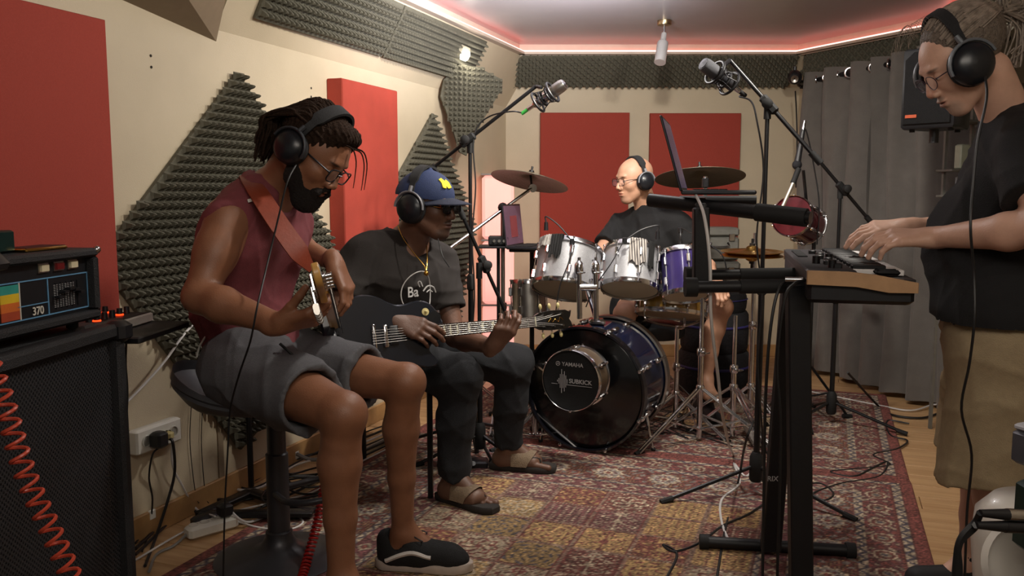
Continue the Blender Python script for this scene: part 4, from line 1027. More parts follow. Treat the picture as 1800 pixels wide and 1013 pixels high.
# ---------------------------------------------------------------- keyboard player
def keyboardist():
    t = person(F(1720, 1000).to_tuple(), 'person with grey hair tied back in black t-shirt and khaki shorts playing the keyboard')
    c = npv(W(1697, 113, 2.28)); Rm = basis((-.82, .05, -.54)); sc = 1.0
    nb = npv(W(1782, 215, 2.34)); sL, sR = npv(W(1818, 262, 2.15)), npv(W(1765, 262, 2.52)); fwd = dirv(-1, .05, 0)
    hL, hR = npv(W(1765, 600, 2.22)), npv(W(1755, 590, 2.46)); pel = npv(W(1758, 575, 2.34)); waist = npv(W(1765, 450, 2.34)); chest = npv(W(1790, 330, 2.34))
    T = torso_ops(pel, waist, chest, nb, hR, hL, sR, sL, fwd, .0, 1.0)+[EL(waist+npv((-.05, 0, .02)), (.13, .12, .17), .06)]
    H = head_ops(c, Rm, sc, jaw=.95); neck = [C(nb-npv((0, 0, .03)), hp(c, Rm, (-.035, 0, -.05), sc), .064, .058, .03)]
    eL, wL = npv(W(1838, 402, 2.02)), npv(W(1640, 418, 2.30)); eR, wR = npv(W(1752, 398, 2.66)), npv(W(1592, 400, 2.60))
    aL, aR = arm_ops(sL, eL, wL, 1.0, 1.12), arm_ops(sR, eR, wR, 1.0, 1.05)
    hdL = hand_ops(wL, (-.85, .22, -.02), (.0, -.38, .92), 1, 1.05, (.36, .40, .42, .45), (.4, .3), .16)
    hdR = hand_ops(wR, (-.93, -.03, -.05), (.05, -.35, .93), -1, 1.05, (.30, .34, .36, .4), (.4, .3), .16)
    kL, anL = npv(W(1735, 870, 2.24)), npv((1.35, 2.25, .09)); kR, anR = npv(W(1718, 850, 2.46)), npv((1.38, 2.46, .09))
    kL[2] = .50; kR[2] = .50
    lL, lR = leg_ops(hL, kL, anL, 1., 1.1), leg_ops(hR, kR, anR, 1., 1.1)
    ft = foot_ops(anL, (-1, -.1, 0), toes=False)+foot_ops(anR, (-1, .1, 0), toes=False)
    P = face_paint(c, Rm, '#a8665a', '#6b5548', sc)+[(blob(hp(c, Rm, (.085, 0, -.080), sc), (.04, .045, .035), Rm), '#8f8277', .5), (blob(hp(c, Rm, (.106, 0, -.042), sc), (.02, .03, .008), Rm), '#8a7c70', .7),
        (blob(hp(c, Rm, (.115, 0, -.018), sc), (.02, .02, .02), Rm), '#b06a58', .4)]
    lo, hi = opbounds(H, .012); lo[2] = c[2]-.14
    skin('body', T+neck+H+aR+aL+hdR+hdL+lR+lL+ft, .0075, M_skin, t, [(lo, hi, .0023), hand_box(hdL), hand_box(hdR)], P, '#cfa48e')
    # hair
    M_gr = mat('grey_brown_hair', '#6b5f54', .5, 0, .45, 160, .7, 300)
    ho = [EL((-.026, 0, .060), (.106, .088, .093), .02), EL((.13, 0, .010), (.095, .11, .125), .02, True), EL((.02, 0, -.07), (.075, .12, .068), .02, True), EL((.0, 0, .0), (.02, .12, .03), .01, True)]
    strand = lambda X, Y, Z: .0008*np.sin(Y*420+40*Z)
    skin('hair', [o.moved(Rm, c, sc) for o in ho], .0025, M_gr, t, disp=strand)
    rnd = random.Random(9); st = MB()
    tie = Vector(hp(c, Rm, (-.135, .0, .075), sc))
    for i in range(260):
        a = rnd.uniform(-1.5, 1.5); x = rnd.uniform(-.05, .046); y = .085*math.sin(a); z = .058+.086*math.cos(a)*math.sqrt(max(.1, 1-((x+.018)/.106)**2))
        y *= math.sqrt(max(.1, 1-((x+.018)/.106)**2)); p = Vector(hp(c, Rm, (x, y, z), sc)); cen = Vector(hp(c, Rm, (-.018, 0, .058), sc))
        pts = []
        for k in range(8):
            q = p.lerp(tie, k/7); dv = q-cen; m = 0
            M_ = npv(Rm.T @ npv(dv)); M_[0] += .008; e = math.sqrt((M_[0]/.109)**2+(M_[1]/.091)**2+(M_[2]/.097)**2)/sc
            if e < 1: q = cen+dv/e
            pts.append(q)
        st.tube(pts, .0022, 4)
    # twisted bun behind the tie
    for i in range(70):
        ph = rnd.uniform(0, 6.28); r0 = rnd.uniform(.012, .036); bx = Vector(Rm @ npv((-1, 0, .1))).normalized(); by = Vector(Rm @ npv((0, 1, 0))); bz = bx.cross(by)
        o_ = tie+bx*.045+Vector((0, 0, -.01)); pts = [tie+by*rnd.uniform(-.012, .012)]
        sd = rnd.uniform(-.02, .02); turn = rnd.choice((-1, 1))
        for k in range(9):
            a = ph+turn*k*.42; pts.append(o_+bx*(r0*.9*math.cos(a))+bz*(r0*1.15*math.sin(a))+by*(sd+.01*math.sin(a*2)))
        st.tube(pts, .0026, 4)
    for i in range(26):   # loose tail
        p = tie+Vector((rnd.uniform(-.01, .03), rnd.uniform(-.02, .02), -.01)); st.tube(smooth_path([p, p+Vector((.045, rnd.uniform(-.01, .01), -.01+rnd.uniform(-.02, .02))), p+Vector((.06+rnd.uniform(-.02, .02), 0, -.06)), p+Vector((.05+rnd.uniform(-.03, .02), 0, -.12+rnd.uniform(-.02, .02)))], 3), .0024, 4)
    for i in range(14):   # stray wisps over the forehead
        p = Vector(hp(c, Rm, (.055+rnd.uniform(-.02, .02), rnd.uniform(-.05, .05), .125), sc)); st.tube(smooth_path([p, p+Vector((-.03, 0, .03)), p+Vector((-.05, 0, .0)), p+Vector((-.055+rnd.uniform(-.01, .01), 0, -.04))], 3), .0006, 3)
    st.build('tied_hair', mat('grey_hair_strands', '#8b7e72', .35, 0, .45, 60), t)
    M_t = mat('black_tshirt', '#141416', .9); M_k = mat('khaki_shorts_cloth', '#a29072', .9, 0, .08, 60, .35, 400)
    to = [o.grown(.018) for o in T]+[C(waist+npv((-.02, 0, .0)), pel+npv((-.01, 0, .05)), .150, .150, .05)]
    for s_, e_, f_ in ((sR, eR, .5), (sL, eL, .62)): to += [FC(s_, s_+(e_-s_)*f_, .080, .078, .03)]
    to += [C(hR+npv((-.01, 0, .07)), hL+npv((-.01, 0, .07)), .146, .146, .05), C(nb+npv((-.01, 0, .0)), nb+npv((-.03, 0, .2)), .078, .10, .006, True)]
    cloth('t_shirt', to, .007, M_t, t, fold(.008, 17, 22), clip=lambda V: V[:, 2] > pel[2]+.035)
    so = [C(hR, hL, .130, .130, .05), C(pel+npv((0, -.04, .05)), pel+npv((0, .04, .05)), .128, .128, .04)]+[FC(h_, npv(k_)+npv((0, 0, -.06+.0)), .125, .120, .05) for h_, k_ in ((hR, kR), (hL, kL))]
    so += [C(npv(k_)+npv((0, 0, -.03)), npv(k_)+npv((0, 0, -.2)), .10, .10, .004, True) for k_ in (kL, kR)]
    cloth('shorts', so, .0075, M_k, t, fold(.008, 21, 24))
    MB().tube(smooth_path([W(1686, 545, 2.19), W(1682, 560, 2.185), W(1676, 571, 2.19)], 4), .003, 6).build('drawstring', M_black, t)
    M_sn = mat('black_trainer', '#17171b', .7)
    for an, f in ((anL, nv((-1, -.1, 0))), (anR, nv((-1, .1, 0)))):
        b = npv((an[0], an[1], .02)); skin('trainer', [C(b-f*.06+npv((0, 0, .03)), b+f*.15+npv((0, 0, .02)), .045, .038, .02), C(b+npv((0, 0, .04)), b+npv((0, 0, .09)), .045, .043, .03)], .007, M_sn, t, clip=lambda V: V[:, 2] > .005)
    headphones(c, Rm, 'large black headphones with grey rims on keyboard player', sc, '#6d7278', .094, .055, .150, -.028, .004, .030, None, .014)
    glasses(c, Rm, 'thin round metal glasses on the keyboard player', sc, '#3a2f3f', True, r=.0012)
    return dict(c=c, Rm=Rm)
PB = bassist(); PG = guitarist(); drummer(); PK = keyboardist()
# ================================================================== DRUM KIT
M_silver = mat('silver_sparkle_shell', '#a3a3a6', .35, .3, .38, 420, .2, 500, coat=.3)
M_purple = mat('purple_lacquer_shell', '#3a2f66', .2, .2, .15, 12, coat=.6)
M_navy = mat('midnight_blue_lacquer', '#151c36', .15, .2, .25, 6, coat=.8)
M_amber = mat('amber_clear_shell', '#a07a34', .12, 0, .3, 30, coat=.6, trans=.25)
M_maroonl = mat('wine_red_lacquer', '#5a1820', .18, .2, .2, 10, coat=.7)
M_head = mat('drum_head_film', '#b9aa8c', .5, 0, .08, 6)
M_headb = mat('black_drum_head', '#08080a', .22, 0, .05, 6, coat=.35)
M_cym = mat('dark_bronze_cymbal', '#575041', .45, .35, .25, 9, .25, 90)
M_brass = mat('bright_brass_cymbal', '#c29a55', .28, 1, .15, 9, .15, 90)
def drum(name, label, a, b, r, sm, top, bot, hoops=None, nl=6, group=None, lugr=.010, cat='drum'):
    """a: centre of the bottom head, b: centre of the top head"""
    a, b = Vector(a), Vector(b); ax = (b-a).normalized(); L_ = (b-a).length; hm = hoops or M_chrome
    t = thing(name, (a.x, a.y, min(a.z, b.z)), label, cat, group)
    MB().lathe([(r, 0), (r, L_)], a, ax, 40).build('shell', sm, t) if False else None
    sh = MB(); n = 40; x, y, d_ = frame(ax); vs = []
    for (q, h_) in ((r, .0), (r, L_)):
        for k in range(n): an = 2*math.pi*k/n; vs.append(a+d_*h_+x*(q*math.cos(an))+y*(q*math.sin(an)))
    sh.add(vs, [(k, (k+1) % n, n+(k+1) % n, n+k) for k in range(n)]).build('shell', sm, t)
    for (c, s, hd) in ((a, -1, bot), (b, 1, top)):
        if hd: MB().lathe([(.0005, .002*s), (r*.98, .002*s), (r*1.01, -.004*s)], c, ax, 40).build('drum_head', hd, t)
        MB().lathe([(r*1.015, -.012*s), (r*1.07, -.010*s), (r*1.06, .004*s), (r*1.035, .012*s), (r*1.02, .010*s), (r*1.015, -.012*s)], c, ax, 40).build('hoop', hm, t)
    for k in range(nl):
        an = 2*math.pi*(k+.5)/nl; o = x*math.cos(an)+y*math.sin(an); m = MB(); q = o*(r+.008); s_ = d_.cross(o)
        for f_ in ((.26, .74) if L_ > .14 else (.5,)): m.box(a+d_*(L_*f_)+q, (.018, .020, .045), (s_, o, d_), .005)
        m.tube([a+o*(r*1.055)+d_*-.006, b+o*(r*1.055)+d_*.006], .0032, 6)
        m.ball(a+o*(r*1.055)-d_*.008, .006, 8); m.ball(b+o*(r*1.055)+d_*.008, .006, 8)
        m.build('lug', M_chrome, t)
    return t
def tripod(t, c, top, hub, rad, m, rot=0., r=.007, foot=M_rubber, double=False, name='leg'):
    """c: floor point, legs from the hub height to the floor, braces back to the pole"""
    c = Vector(c)
    for k in range(3):
        a = rot+2*math.pi*k/3; o = Vector((math.cos(a), math.sin(a), 0)); s = Vector((-o.y, o.x, 0)); lg = MB(); e = c+o*rad+EZ*.014
        for q in ((-.009, .009) if double else (0,)):
            lg.tube([c+EZ*top+s*q+o*.012, e+s*q], r, 6); lg.tube([c+EZ*hub+s*q, (c+EZ*top).lerp(e, .52)+s*q], r*.7, 6)
        l_ = lg.build(name, m, t)
        MB().tube([e-o*.03+EZ*.006, e+o*.02-EZ*.002], r*1.9, 8).build('foot', foot, l_)
def stand_pole(t, segs, m, name='pole'):
    for (p, q, r) in segs: MB().tube([p, q], r, 12).build(name, m, t)
def knob(t, p, d_, m=None, r=.011, name='wing_nut'):
    p = Vector(p); d_ = Vector(d_).normalized(); x, y, _ = frame(d_)
    mb = MB().tube([p, p+d_*.028], .0055, 8); mb.box(p+d_*.03, (.036, .006, .014), (x, y, d_), .002); mb.build(name, m or M_chrome, t)
def cymbal(label, c, ax, r, m, bell=.22, group='cymbals', name='cymbal'):
    c = Vector(c); ax = Vector(ax).normalized(); t = thing(name, c, label, 'cymbal', group)
    pr = [(.006, .030), (r*.10, .029), (r*.18, .022), (r*bell, .010), (r*.45, .004), (r*.75, -.006), (r, -.020), (r, -.022), (r*.75, -.009), (r*.45, .001), (r*bell, .006), (.006, .025)]
    MB().lathe(pr, c, ax, 56).build('plate', m, t, ang=60)
    n = MB().lathe([(.014, .026), (.014, .040), (.006, .042), (.006, .062), (.0005, .064)], c, ax, 12); n.build('wing_nut', M_blackm, t)
    return t
# bass drum
axb = Vector((-.46, -.885, -.02)).normalized(); fc = W(1028, 684, 3.86); rb = .280; dpb = .33
t = thing('bass_drum', (fc.x, fc.y, 0), 'large midnight blue bass drum with black front head on the rug', 'drum', 'drums of the kit')
MB().lathe([(rb, 0), (rb, -dpb)], fc, axb, 56).build('shell', M_navy, t)
MB().lathe([(.0005, .006), (rb*.97, .006), (rb*1.0, .0)], fc, axb, 56).build('front_head', M_headb, t)
MB().lathe([(rb, -dpb), (rb*.9, -dpb-.002), (.0005, -dpb-.002)], fc, axb, 48).build('rear_head', M_head, t)
for (h0, m_) in ((.0, mat('black_hoop', '#0d0d12', .2, 0, .1, coat=.6)), (-dpb-.01, M_steel)):
    MB().lathe([(rb*1.005, h0-.018), (rb*1.055, h0-.018), (rb*1.055, h0+.022), (rb*1.02, h0+.024), (rb*1.005, h0+.010), (rb*1.005, h0-.018)], fc, axb, 56).build('hoop', m_, t)
xb, yb, db = frame(axb)
for k in range(8):
    an = 2*math.pi*(k+.5)/8; o = xb*math.cos(an)+yb*math.sin(an); m = MB(); s_ = db.cross(o)
    m.box(fc-db*.02+o*(rb*1.06), (.022, .014, .030), (s_, o, db), .004); m.tube([fc+db*.028+o*(rb*1.05), fc-db*.085+o*(rb*1.05)], .0045, 8)
    m.box(fc-db*.10+o*(rb+.010), (.022, .024, .055), (s_, o, db), .006)
    m.ball(fc+db*.03+o*(rb*1.05), .009, 8); m2 = MB().box(fc-db*(dpb-.085)+o*(rb+.010), (.022, .024, .055), (s_, o, db), .006); m2.tube([fc-db*(dpb+.02)+o*(rb*1.05), fc-db*(dpb-.08)+o*(rb*1.05)], .0045, 8); m2.build('lug', M_chrome, t)
    m.build('lug', M_chrome, t)
p0 = W(1133, 690, 3.98)
for (a, b) in ((W(1128, 690, 3.92), W(1149, 797, 3.86)), (W(965, 700, 4.05), W(950, 780, 4.0))):
    m = MB().tube([a, a.lerp(b, .55)], .009, 10); m.tube([a.lerp(b, .5), b], .0065, 8); m.ball(a, .02, 10); sp_ = m.build('spur', M_chrome, t); b2 = Vector((b.x, b.y, .012)); MB().tube([b+(a-b)*.05, b2+EZ*.012], .011, 8).build('foot', M_rubber, sp_)
# tom holder on the bass drum
hb = fc-db*.14+EZ*(rb)
MB().box(hb+EZ*.012, (.075, .085, .028), None, .008).build('tom_mount', M_chrome, t)
# subkick
axs = Vector((-.46, -.88, 0)).normalized(); sc0 = W(1004, 669, 3.60); rs_ = .128
t = drum('small_drum_microphone', 'small black drum shaped microphone with white lettering before the bass drum', sc0-axs*.115, sc0, rs_, mat('wood_ply_shell', '#4a3b2b', .45), None, None, None, 6, None, cat='drum microphone')
MB().lathe([(.0005, .004), (rs_*1.0, .004), (rs_*1.02, 0)], sc0, axs, 40).build('front_mesh', mat('black_mesh', '#0a0a0c', .8, 0, .2, 300, .5, 700), t)
sx = EZ.cross(axs).normalized(); M_prt = mat('grey_print', '#a9a7a8', .7)
TEXT('YAMAHA', sc0+axs*.006+EZ*.062+sx*.008, sx, EZ, .024, M_prt, t)
TEXT('SUBKICK', sc0+axs*.008-EZ*.010+sx*.046, sx, EZ, .0265, M_prt, t)
lg_ = MB(); oo = sc0+axs*.0065+EZ*.070-sx*.060
lg_.tube([oo+sx*(.009*math.cos(a))+EZ*(.009*math.sin(a)) for a in [2*math.pi*k/16 for k in range(17)]], .0012, 5)
for k in range(3): a = R(90+120*k); lg_.tube([oo, oo+sx*(.007*math.cos(a))+EZ*(.007*math.sin(a))], .0012, 5)
for i, h_ in enumerate((.004, .012, .030, .052, .030, .044, .026, .010)): 
    q = sc0+axs*.006-sx*(.062-.0065*i)-EZ*.006; lg_.tube([q-EZ*h_, q+EZ*h_], .0014, 5)
q = sc0+axs*.006-EZ*.020; lg_.tube([q-sx*.09, q-sx*.062], .001, 5); lg_.tube([q-sx*.02, q+sx*.098], .0013, 5)
tag(lg_.build('wave_emblem', M_prt, t), 'grey waveform and round emblem print')
t = thing('snare_style_stand', F(941, 783).to_tuple(), 'short chrome tripod stand holding the small drum microphone', 'stand')
bp = F(941, 783); bp.z = 0; tp = W(942, 640, bp.y)
stand_pole(t, [(bp+EZ*.05, bp+EZ*.30, .013), (bp+EZ*.25, Vector((bp.x, bp.y, tp.z)), .009)], M_chrome)
MB().lathe([(.018, 0), (.020, .01), (.020, .035), (.012, .045)], Vector((bp.x, bp.y, tp.z-.03)), EZ, 14).build('collar', M_chrome, t)
MB().tube([Vector((bp.x, bp.y, tp.z)), sc0-axs*.06-sx*rs_*1.02], .010, 8).build('arm', M_chrome, t)
tripod(t, bp, .16, .05, .23, M_chrome, R(-28), .006, M_rubber, True)
# toms
def tomp(x0, y0, Y0, x1, y1, Y1): return W(x0, y0, Y0), W(x1, y1, Y1)
a, b = tomp(992, 509, 4.02, 1003, 440, 4.10); drum('tom_drum', 'silver sparkle tom nearest the red standing panel, leftmost of the toms', a, b, .150, M_silver, M_head, M_head, None, 8, 'drums of the kit')
a1, b1 = a, b
a, b = tomp(1107, 508, 4.06, 1112, 443, 4.14); drum('tom_drum', 'silver sparkle tom with striped cloth in front of the drummer', a, b, .135, M_silver, M_head, M_head, None, 8, 'drums of the kit')
a2, b2_ = a, b
a, b = tomp(1205, 520, 3.98, 1200, 447, 4.06); drum('tom_drum', 'small purple tom with chrome hoops right of the silver toms', a, b, .104, M_purple, M_head, M_head, None, 6, 'drums of the kit')
a3, b3 = a, b
a, b = tomp(931, 562, 4.25, 929, 495, 4.27); drum('timbale', 'small chrome timbale standing left behind the silver tom', a, b, .085, M_steel, M_head, M_head, None, 6, 'drums of the kit')
a, b = tomp(1180, 552, 4.26, 1182, 524, 4.28); drum('snare_drum', 'amber shell snare drum with chrome hoops between the drummer\'s knees', a, b, .170, M_amber, M_head, M_head, None, 10, 'drums of the kit')
sna = a
a, b = W(1418, 396, 4.45), W(1392, 380, 4.30); drum('side_tom', 'small wine red tom tilted on its side by the curtain', a, b, .10, M_maroonl, M_maroonl, M_maroonl, None, 6, 'drums of the kit')
# tom holders: chrome posts with ball clamps
t = thing('tom_holder', hb.to_tuple(), 'double chrome tom holder rising from the bass drum between silver toms', 'stand')
for (x, lean) in ((1019, -.0), (1048, .0)):
    p = W(x, 530, 3.87); q = W(x-1, 470, 3.87); MB().tube([p+EZ*-.08, q], .0125, 12).build('post', M_chrome, t)
    MB().lathe([(.018, -.03), (.022, -.02), (.022, .012), (.016, .022), (.008, .03), (.008, .045), (.0005, .047)], q, EZ, 16).build('ball_clamp', M_chrome, t)
    knob(t, q+Vector((0, -.02, -.02)), (0.2, -1, 0))
MB().tube([W(1019, 505, 3.87), W(1048, 505, 3.87)], .017, 10).build('crossbar', M_chrome, t)
MB().tube([W(1032, 505, 3.87), hb+EZ*.02], .014, 10).build('post', M_chrome, t)
# cloths on the toms
def drape(label, A, Bc, r, a0, a1, l, m, seed, top=.05):
    """cloth over the rim of a drum: angle range, hanging length"""
    ax = (Bc-A).normalized(); x, y, d_ = frame(ax); n, k_ = 18, 14; vs = []
    for lay in (0, .0025):
        for j in range(k_+1):
            s = j/k_*(l+top)
            for i in range(n+1):
                an = a0+(a1-a0)*i/n; rr = r*1.085+.004*math.sin(i*1.7+seed)+.003*math.sin(i*3.1)
                if s < top: q = rr-(top-s); z = .016+lay
                else: q = rr+lay+.004*math.sin(i*1.3+j*.4+seed)*(s-top)/l; z = .014-(s-top)*(1+.10*math.sin(i*.5+seed))
                vs.append(Bc+d_*z+x*(q*math.cos(an))+y*(q*math.sin(an)))
    o2 = (n+1)*(k_+1); fs = []
    for j in range(k_):
        for i in range(n): q = j*(n+1)+i; fs += [(q, q+1, q+n+2, q+n+1), (o2+q, o2+q+n+1, o2+q+n+2, o2+q+1)]
    return tag(MB().add(vs, fs).build('cloth', m, None), label, 'cloth', 'damping cloths on the toms')
def stripe_mat(name, c1, c2, sc_, ax=0):
    m = mat(name, c1, .9, 0, .08, 60); nt = m.node_tree; mx = [n for n in nt.nodes if n.type == 'MIX'][0]
    w = nt.nodes.new('ShaderNodeTexWave'); w.inputs['Scale'].default_value = sc_; tc = [n for n in nt.nodes if n.type == 'TEX_COORD'][0]; nt.links.new(tc.outputs['Object'], w.inputs['Vector'])
    cr = nt.nodes.new('ShaderNodeValToRGB'); cr.color_ramp.interpolation = 'CONSTANT'; cr.color_ramp.elements[0].color = (*lin(c1), 1); cr.color_ramp.elements[1].position = .62; cr.color_ramp.elements[1].color = (*lin(c2), 1)
    nt.links.new(w.outputs['Fac'], cr.inputs[0]); nt.links.new(cr.outputs[0], mx.inputs[6]); return m
M_str = stripe_mat('striped_kitchen_cloth', '#b9b2aa', '#4c4848', 26)
M_blkc = mat('black_cloth', '#1b1a1a', .95); M_gryc = mat('grey_towel', '#9a9590', .95, 0, .15, 90, .4)
def angto(Bc, A, px, py, Y):
    ax = (Bc-A).normalized(); x, y, _ = frame(ax); v = W(px, py, Y)-Bc; return math.atan2(v.dot(y), v.dot(x))
t0 = angto(b1, a1, 972, 470, 3.9); drape('grey towel folded over the rim of the left silver tom', a1, b1, .150, t0-.75, t0-.25, .05, M_gryc, 1, .07)
drape('black patch of cloth hanging on front of the left silver tom', a1, b1, .152, t0-.20, t0+.14, .11, M_blkc, 2, .03)
t0 = angto(b2_, a2, 1120, 470, 3.9); drape('striped cloth hanging over the front rim of the middle silver tom', a2, b2_, .135, t0-.25, t0+.32, .125, M_str, 3, .08)
drape('black cloth strip hanging beside the striped cloth', a2, b2_, .135, t0+.40, t0+.60, .14, M_blkc, 4, .05)
# cymbals and their stands
cl = W(932, 313, 4.50); cymbal('dark crash cymbal on boom at left of the drum kit', cl, (.20, .20, .96), .205, M_cym)
cr_ = W(1230, 306, 4.40); cymbal('large dark cymbal right of the drummer', cr_, (.0, .22, .975), .228, M_cym)
hh = W(1322, 445, 4.20)
for k, (dz, s) in enumerate(((.008, 1), (-.012, -1))): cymbal(('upper' if k == 0 else 'lower')+' brass hi-hat cymbal at right of the kit', hh+EZ*dz, (0, -.03*s, s), .152, M_brass, group='hi-hat cymbals', name='hi_hat_cymbal')
t = thing('cymbal_stand', F(884, 735).to_tuple(), 'chrome boom cymbal stand behind the guitarist holding the left crash', 'stand')
bs = Vector((W(884, 500, 4.40).x, 4.40, 0)); tp = W(881, 365, 4.40)
stand_pole(t, [(bs+EZ*.04, bs+EZ*.62, .014), (bs+EZ*.55, Vector((bs.x, bs.y, tp.z)), .011)], M_steel)
MB().lathe([(.017, -.02), (.021, -.012), (.021, .012), (.017, .02)], Vector((bs.x, bs.y, .62)), EZ, 14).build('collar', M_chrome, t)
MB().ball(Vector((bs.x, bs.y, tp.z)), .026, 12).build('tilter', M_blackm, t)
MB().tube([W(790, 437, 4.22), W(935, 331, 4.50)], .0085, 10).build('boom', M_chrome, t)
MB().lathe([(.022, -.008), (.022, .008)], W(936, 331, 4.50), (.2, -1, 0), 16).build('tilter', M_chrome, t); MB().tube([W(935, 331, 4.50), cl+EZ*.03], .006, 8).build('rod', M_blackm, t)
tripod(t, bs, .34, .10, .30, M_chrome, R(20), .006, M_rubber, True)
def cstand(label, px, Y, ztop, rot, rad=.27, m=M_chrome, top=.30, seg=.45):
    b = Vector((W(px, 600, Y).x, Y, 0)); t = thing('cymbal_stand', b.to_tuple(), label, 'stand', 'chrome stands of the kit')
    stand_pole(t, [(b+EZ*.03, b+EZ*seg, .0135), (b+EZ*(seg-.03), b+EZ*ztop, .0100)], m)
    MB().lathe([(.016, -.02), (.020, -.012), (.020, .012), (.016, .02)], b+EZ*seg, EZ, 14).build('collar', M_chrome, t)
    MB().lathe([(.016, -.018), (.020, -.012), (.020, .012), (.016, .018)], b+EZ*top, EZ, 14).build('collar', M_chrome, t)
    knob(t, b+EZ*seg+Vector((0, -.015, 0)), (.6, -.8, 0)); tripod(t, b, top, .07, rad, m, rot, .0055, M_rubber, True); return t, b
t, b = cstand('chrome tripod stand holding the large right cymbal', 1233, 4.02, cr_.z-.02, R(-28), .38, top=.27)
MB().box(Vector((b.x, b.y, cr_.z-.05)), (.03, .03, .05), None, .006).build('tilter', M_blackm, t)
t, b = cstand('chrome snare stand with basket arms below the amber snare', 1190, 4.20, sna.z-.05, R(80), .28, top=.20, seg=.34)
for k in range(3): 
    a = R(30+120*k); o = Vector((math.cos(a), math.sin(a), 0)); bb = Vector((b.x, b.y, sna.z-.06)); MB().tube(smooth_path([bb, bb+o*.10+EZ*.01, bb+o*.165+EZ*.03, bb+o*.178+EZ*.075], 4), .006, 6).build('basket_arm', M_chrome, t)
t, b = cstand('short chrome stand with wide legs between kit and keyboard stand', 1292, 4.05, .62, R(-75), .36, top=.27, seg=.36)
t, b = cstand('chrome hi-hat stand with pull rod and pedal', 1322, 4.20, hh.z+.10, R(-60), .30, top=.24, seg=.55)
MB().box(b+Vector((-.02, -.16, .05)), (.085, .27, .012), (Vector((1, 0, 0)), Vector((0, .97, .22)), Vector((0, -.22, .97))), .004).build('pedal', M_steel, t)
t = thing('drum_pedal', F(1105, 775).to_tuple(), 'chrome bass drum pedal behind the bass drum', 'pedal')
pb = fc-db*(dpb+.14); pb.z = 0
MB().box(pb+EZ*.04, (.09, .28, .012), (Vector((.88, -.46, 0)), Vector((.46, .88, .1)).normalized(), EZ), .004).build('footboard', M_steel, t)
MB().tube([pb-db*-.10+EZ*.02, pb-db*-.10+EZ*.24], .008, 8).build('post', M_chrome, t)
# throne
tb = Vector((W(1150, 560, 4.72).x, 4.74, 0)); t = thing('drum_throne', tb.to_tuple(), 'black round drum stool under the drummer', 'stool')
MB().lathe([(.15, .40), (.17, .41), (.175, .44), (.17, .475), (.12, .488), (.0005, .49)], tb, EZ, 32).build('seat', M_black, t); stand_pole(t, [(tb+EZ*.06, tb+EZ*.41, .016)], M_chrome); tripod(t, tb, .26, .08, .26, M_chrome, R(10), .006, M_rubber, True)
# bags and cases behind the kit
def case(label, c, sz, rot, m, name='equipment_case', grp=None):
    M_ = (Vector((math.cos(rot), math.sin(rot), 0)), Vector((-math.sin(rot), math.cos(rot), 0)), EZ); c = Vector(c)
    t = thing(name, (c.x, c.y, c.z-sz[2]/2), label, 'case', grp)
    MB().box(c-EZ*sz[2]*.14, (sz[0], sz[1], sz[2]*.70), M_, .012).build('case_body', m, t); MB().box(c+EZ*sz[2]*.36, (sz[0], sz[1], sz[2]*.27), M_, .012).build('lid', m, t)
    f = -M_[1]*(sz[1]/2+.004)
    for s in (-.3, .3): MB().box(c+f+M_[0]*sz[0]*s+EZ*sz[2]*.2, (.035, .010, .045), M_, .003).build('latch', M_chrome, t)
    hn = MB().tube(smooth_path([c+f+M_[0]*-.05+EZ*sz[2]*.05, c+f*1.08+M_[0]*-.05+EZ*sz[2]*-.06, c+f*1.08+M_[0]*.05-EZ*sz[2]*.06, c+f+M_[0]*.05+EZ*sz[2]*.05], 4), .006, 6); hn.build('handle', M_chrome, t); return t
M_case = mat('grey_ribbed_case', '#77766f', .5, .3, .1, 30, .1)
zb = W(1265, 512, 5.1).z; z1 = W(1265, 460, 5.1).z; z2 = W(1265, 400, 5.1).z
X0 = W(1262, 440, 5.1).x
case('grey latched equipment case, lower one behind the drummer', (X0+.01, 5.2, (zb+z1)/2), (.27, .22, z1-zb), R(-6), M_case, grp='cases behind the drummer')
case('grey latched equipment case, upper one behind the drummer', (X0, 5.2, (z2+z1)/2+.002), (.25, .20, z2-z1-.004), R(4), M_case, grp='cases behind the drummer')
M_bag = mat('black_drum_bag', '#15151a', .85, 0, .2, 30, .4, 60)
bx = W(1285, 600, 4.95)
for k, (z0, z_) in enumerate(((.0, .26), (.262, .50), (.502, zb-.004))):
    t = thing('drum_bag', (bx.x, bx.y, z0), ('lowest', 'middle', 'top')[k]+' of the stacked black round drum bags behind the kit', 'bag', 'stacked drum bags')
    r_ = (.21, .20, .185)[k]; h_ = z_-z0
    MB().lathe([(.0005, 0), (r_*.95, 0), (r_, .02), (r_*1.02, h_*.5), (r_, h_-.02), (r_*.94, h_), (.0005, h_)], Vector((bx.x-.06, 5.12, z0)), EZ, 32).build('bag_body', M_bag, t)
    MB().lathe([(r_*1.03, h_*.62), (r_*1.045, h_*.65), (r_*1.03, h_*.68)], Vector((bx.x-.06, 5.12, z0)), EZ, 32).build('zip', mat('purple_piping', '#2e2a66', .6), t)
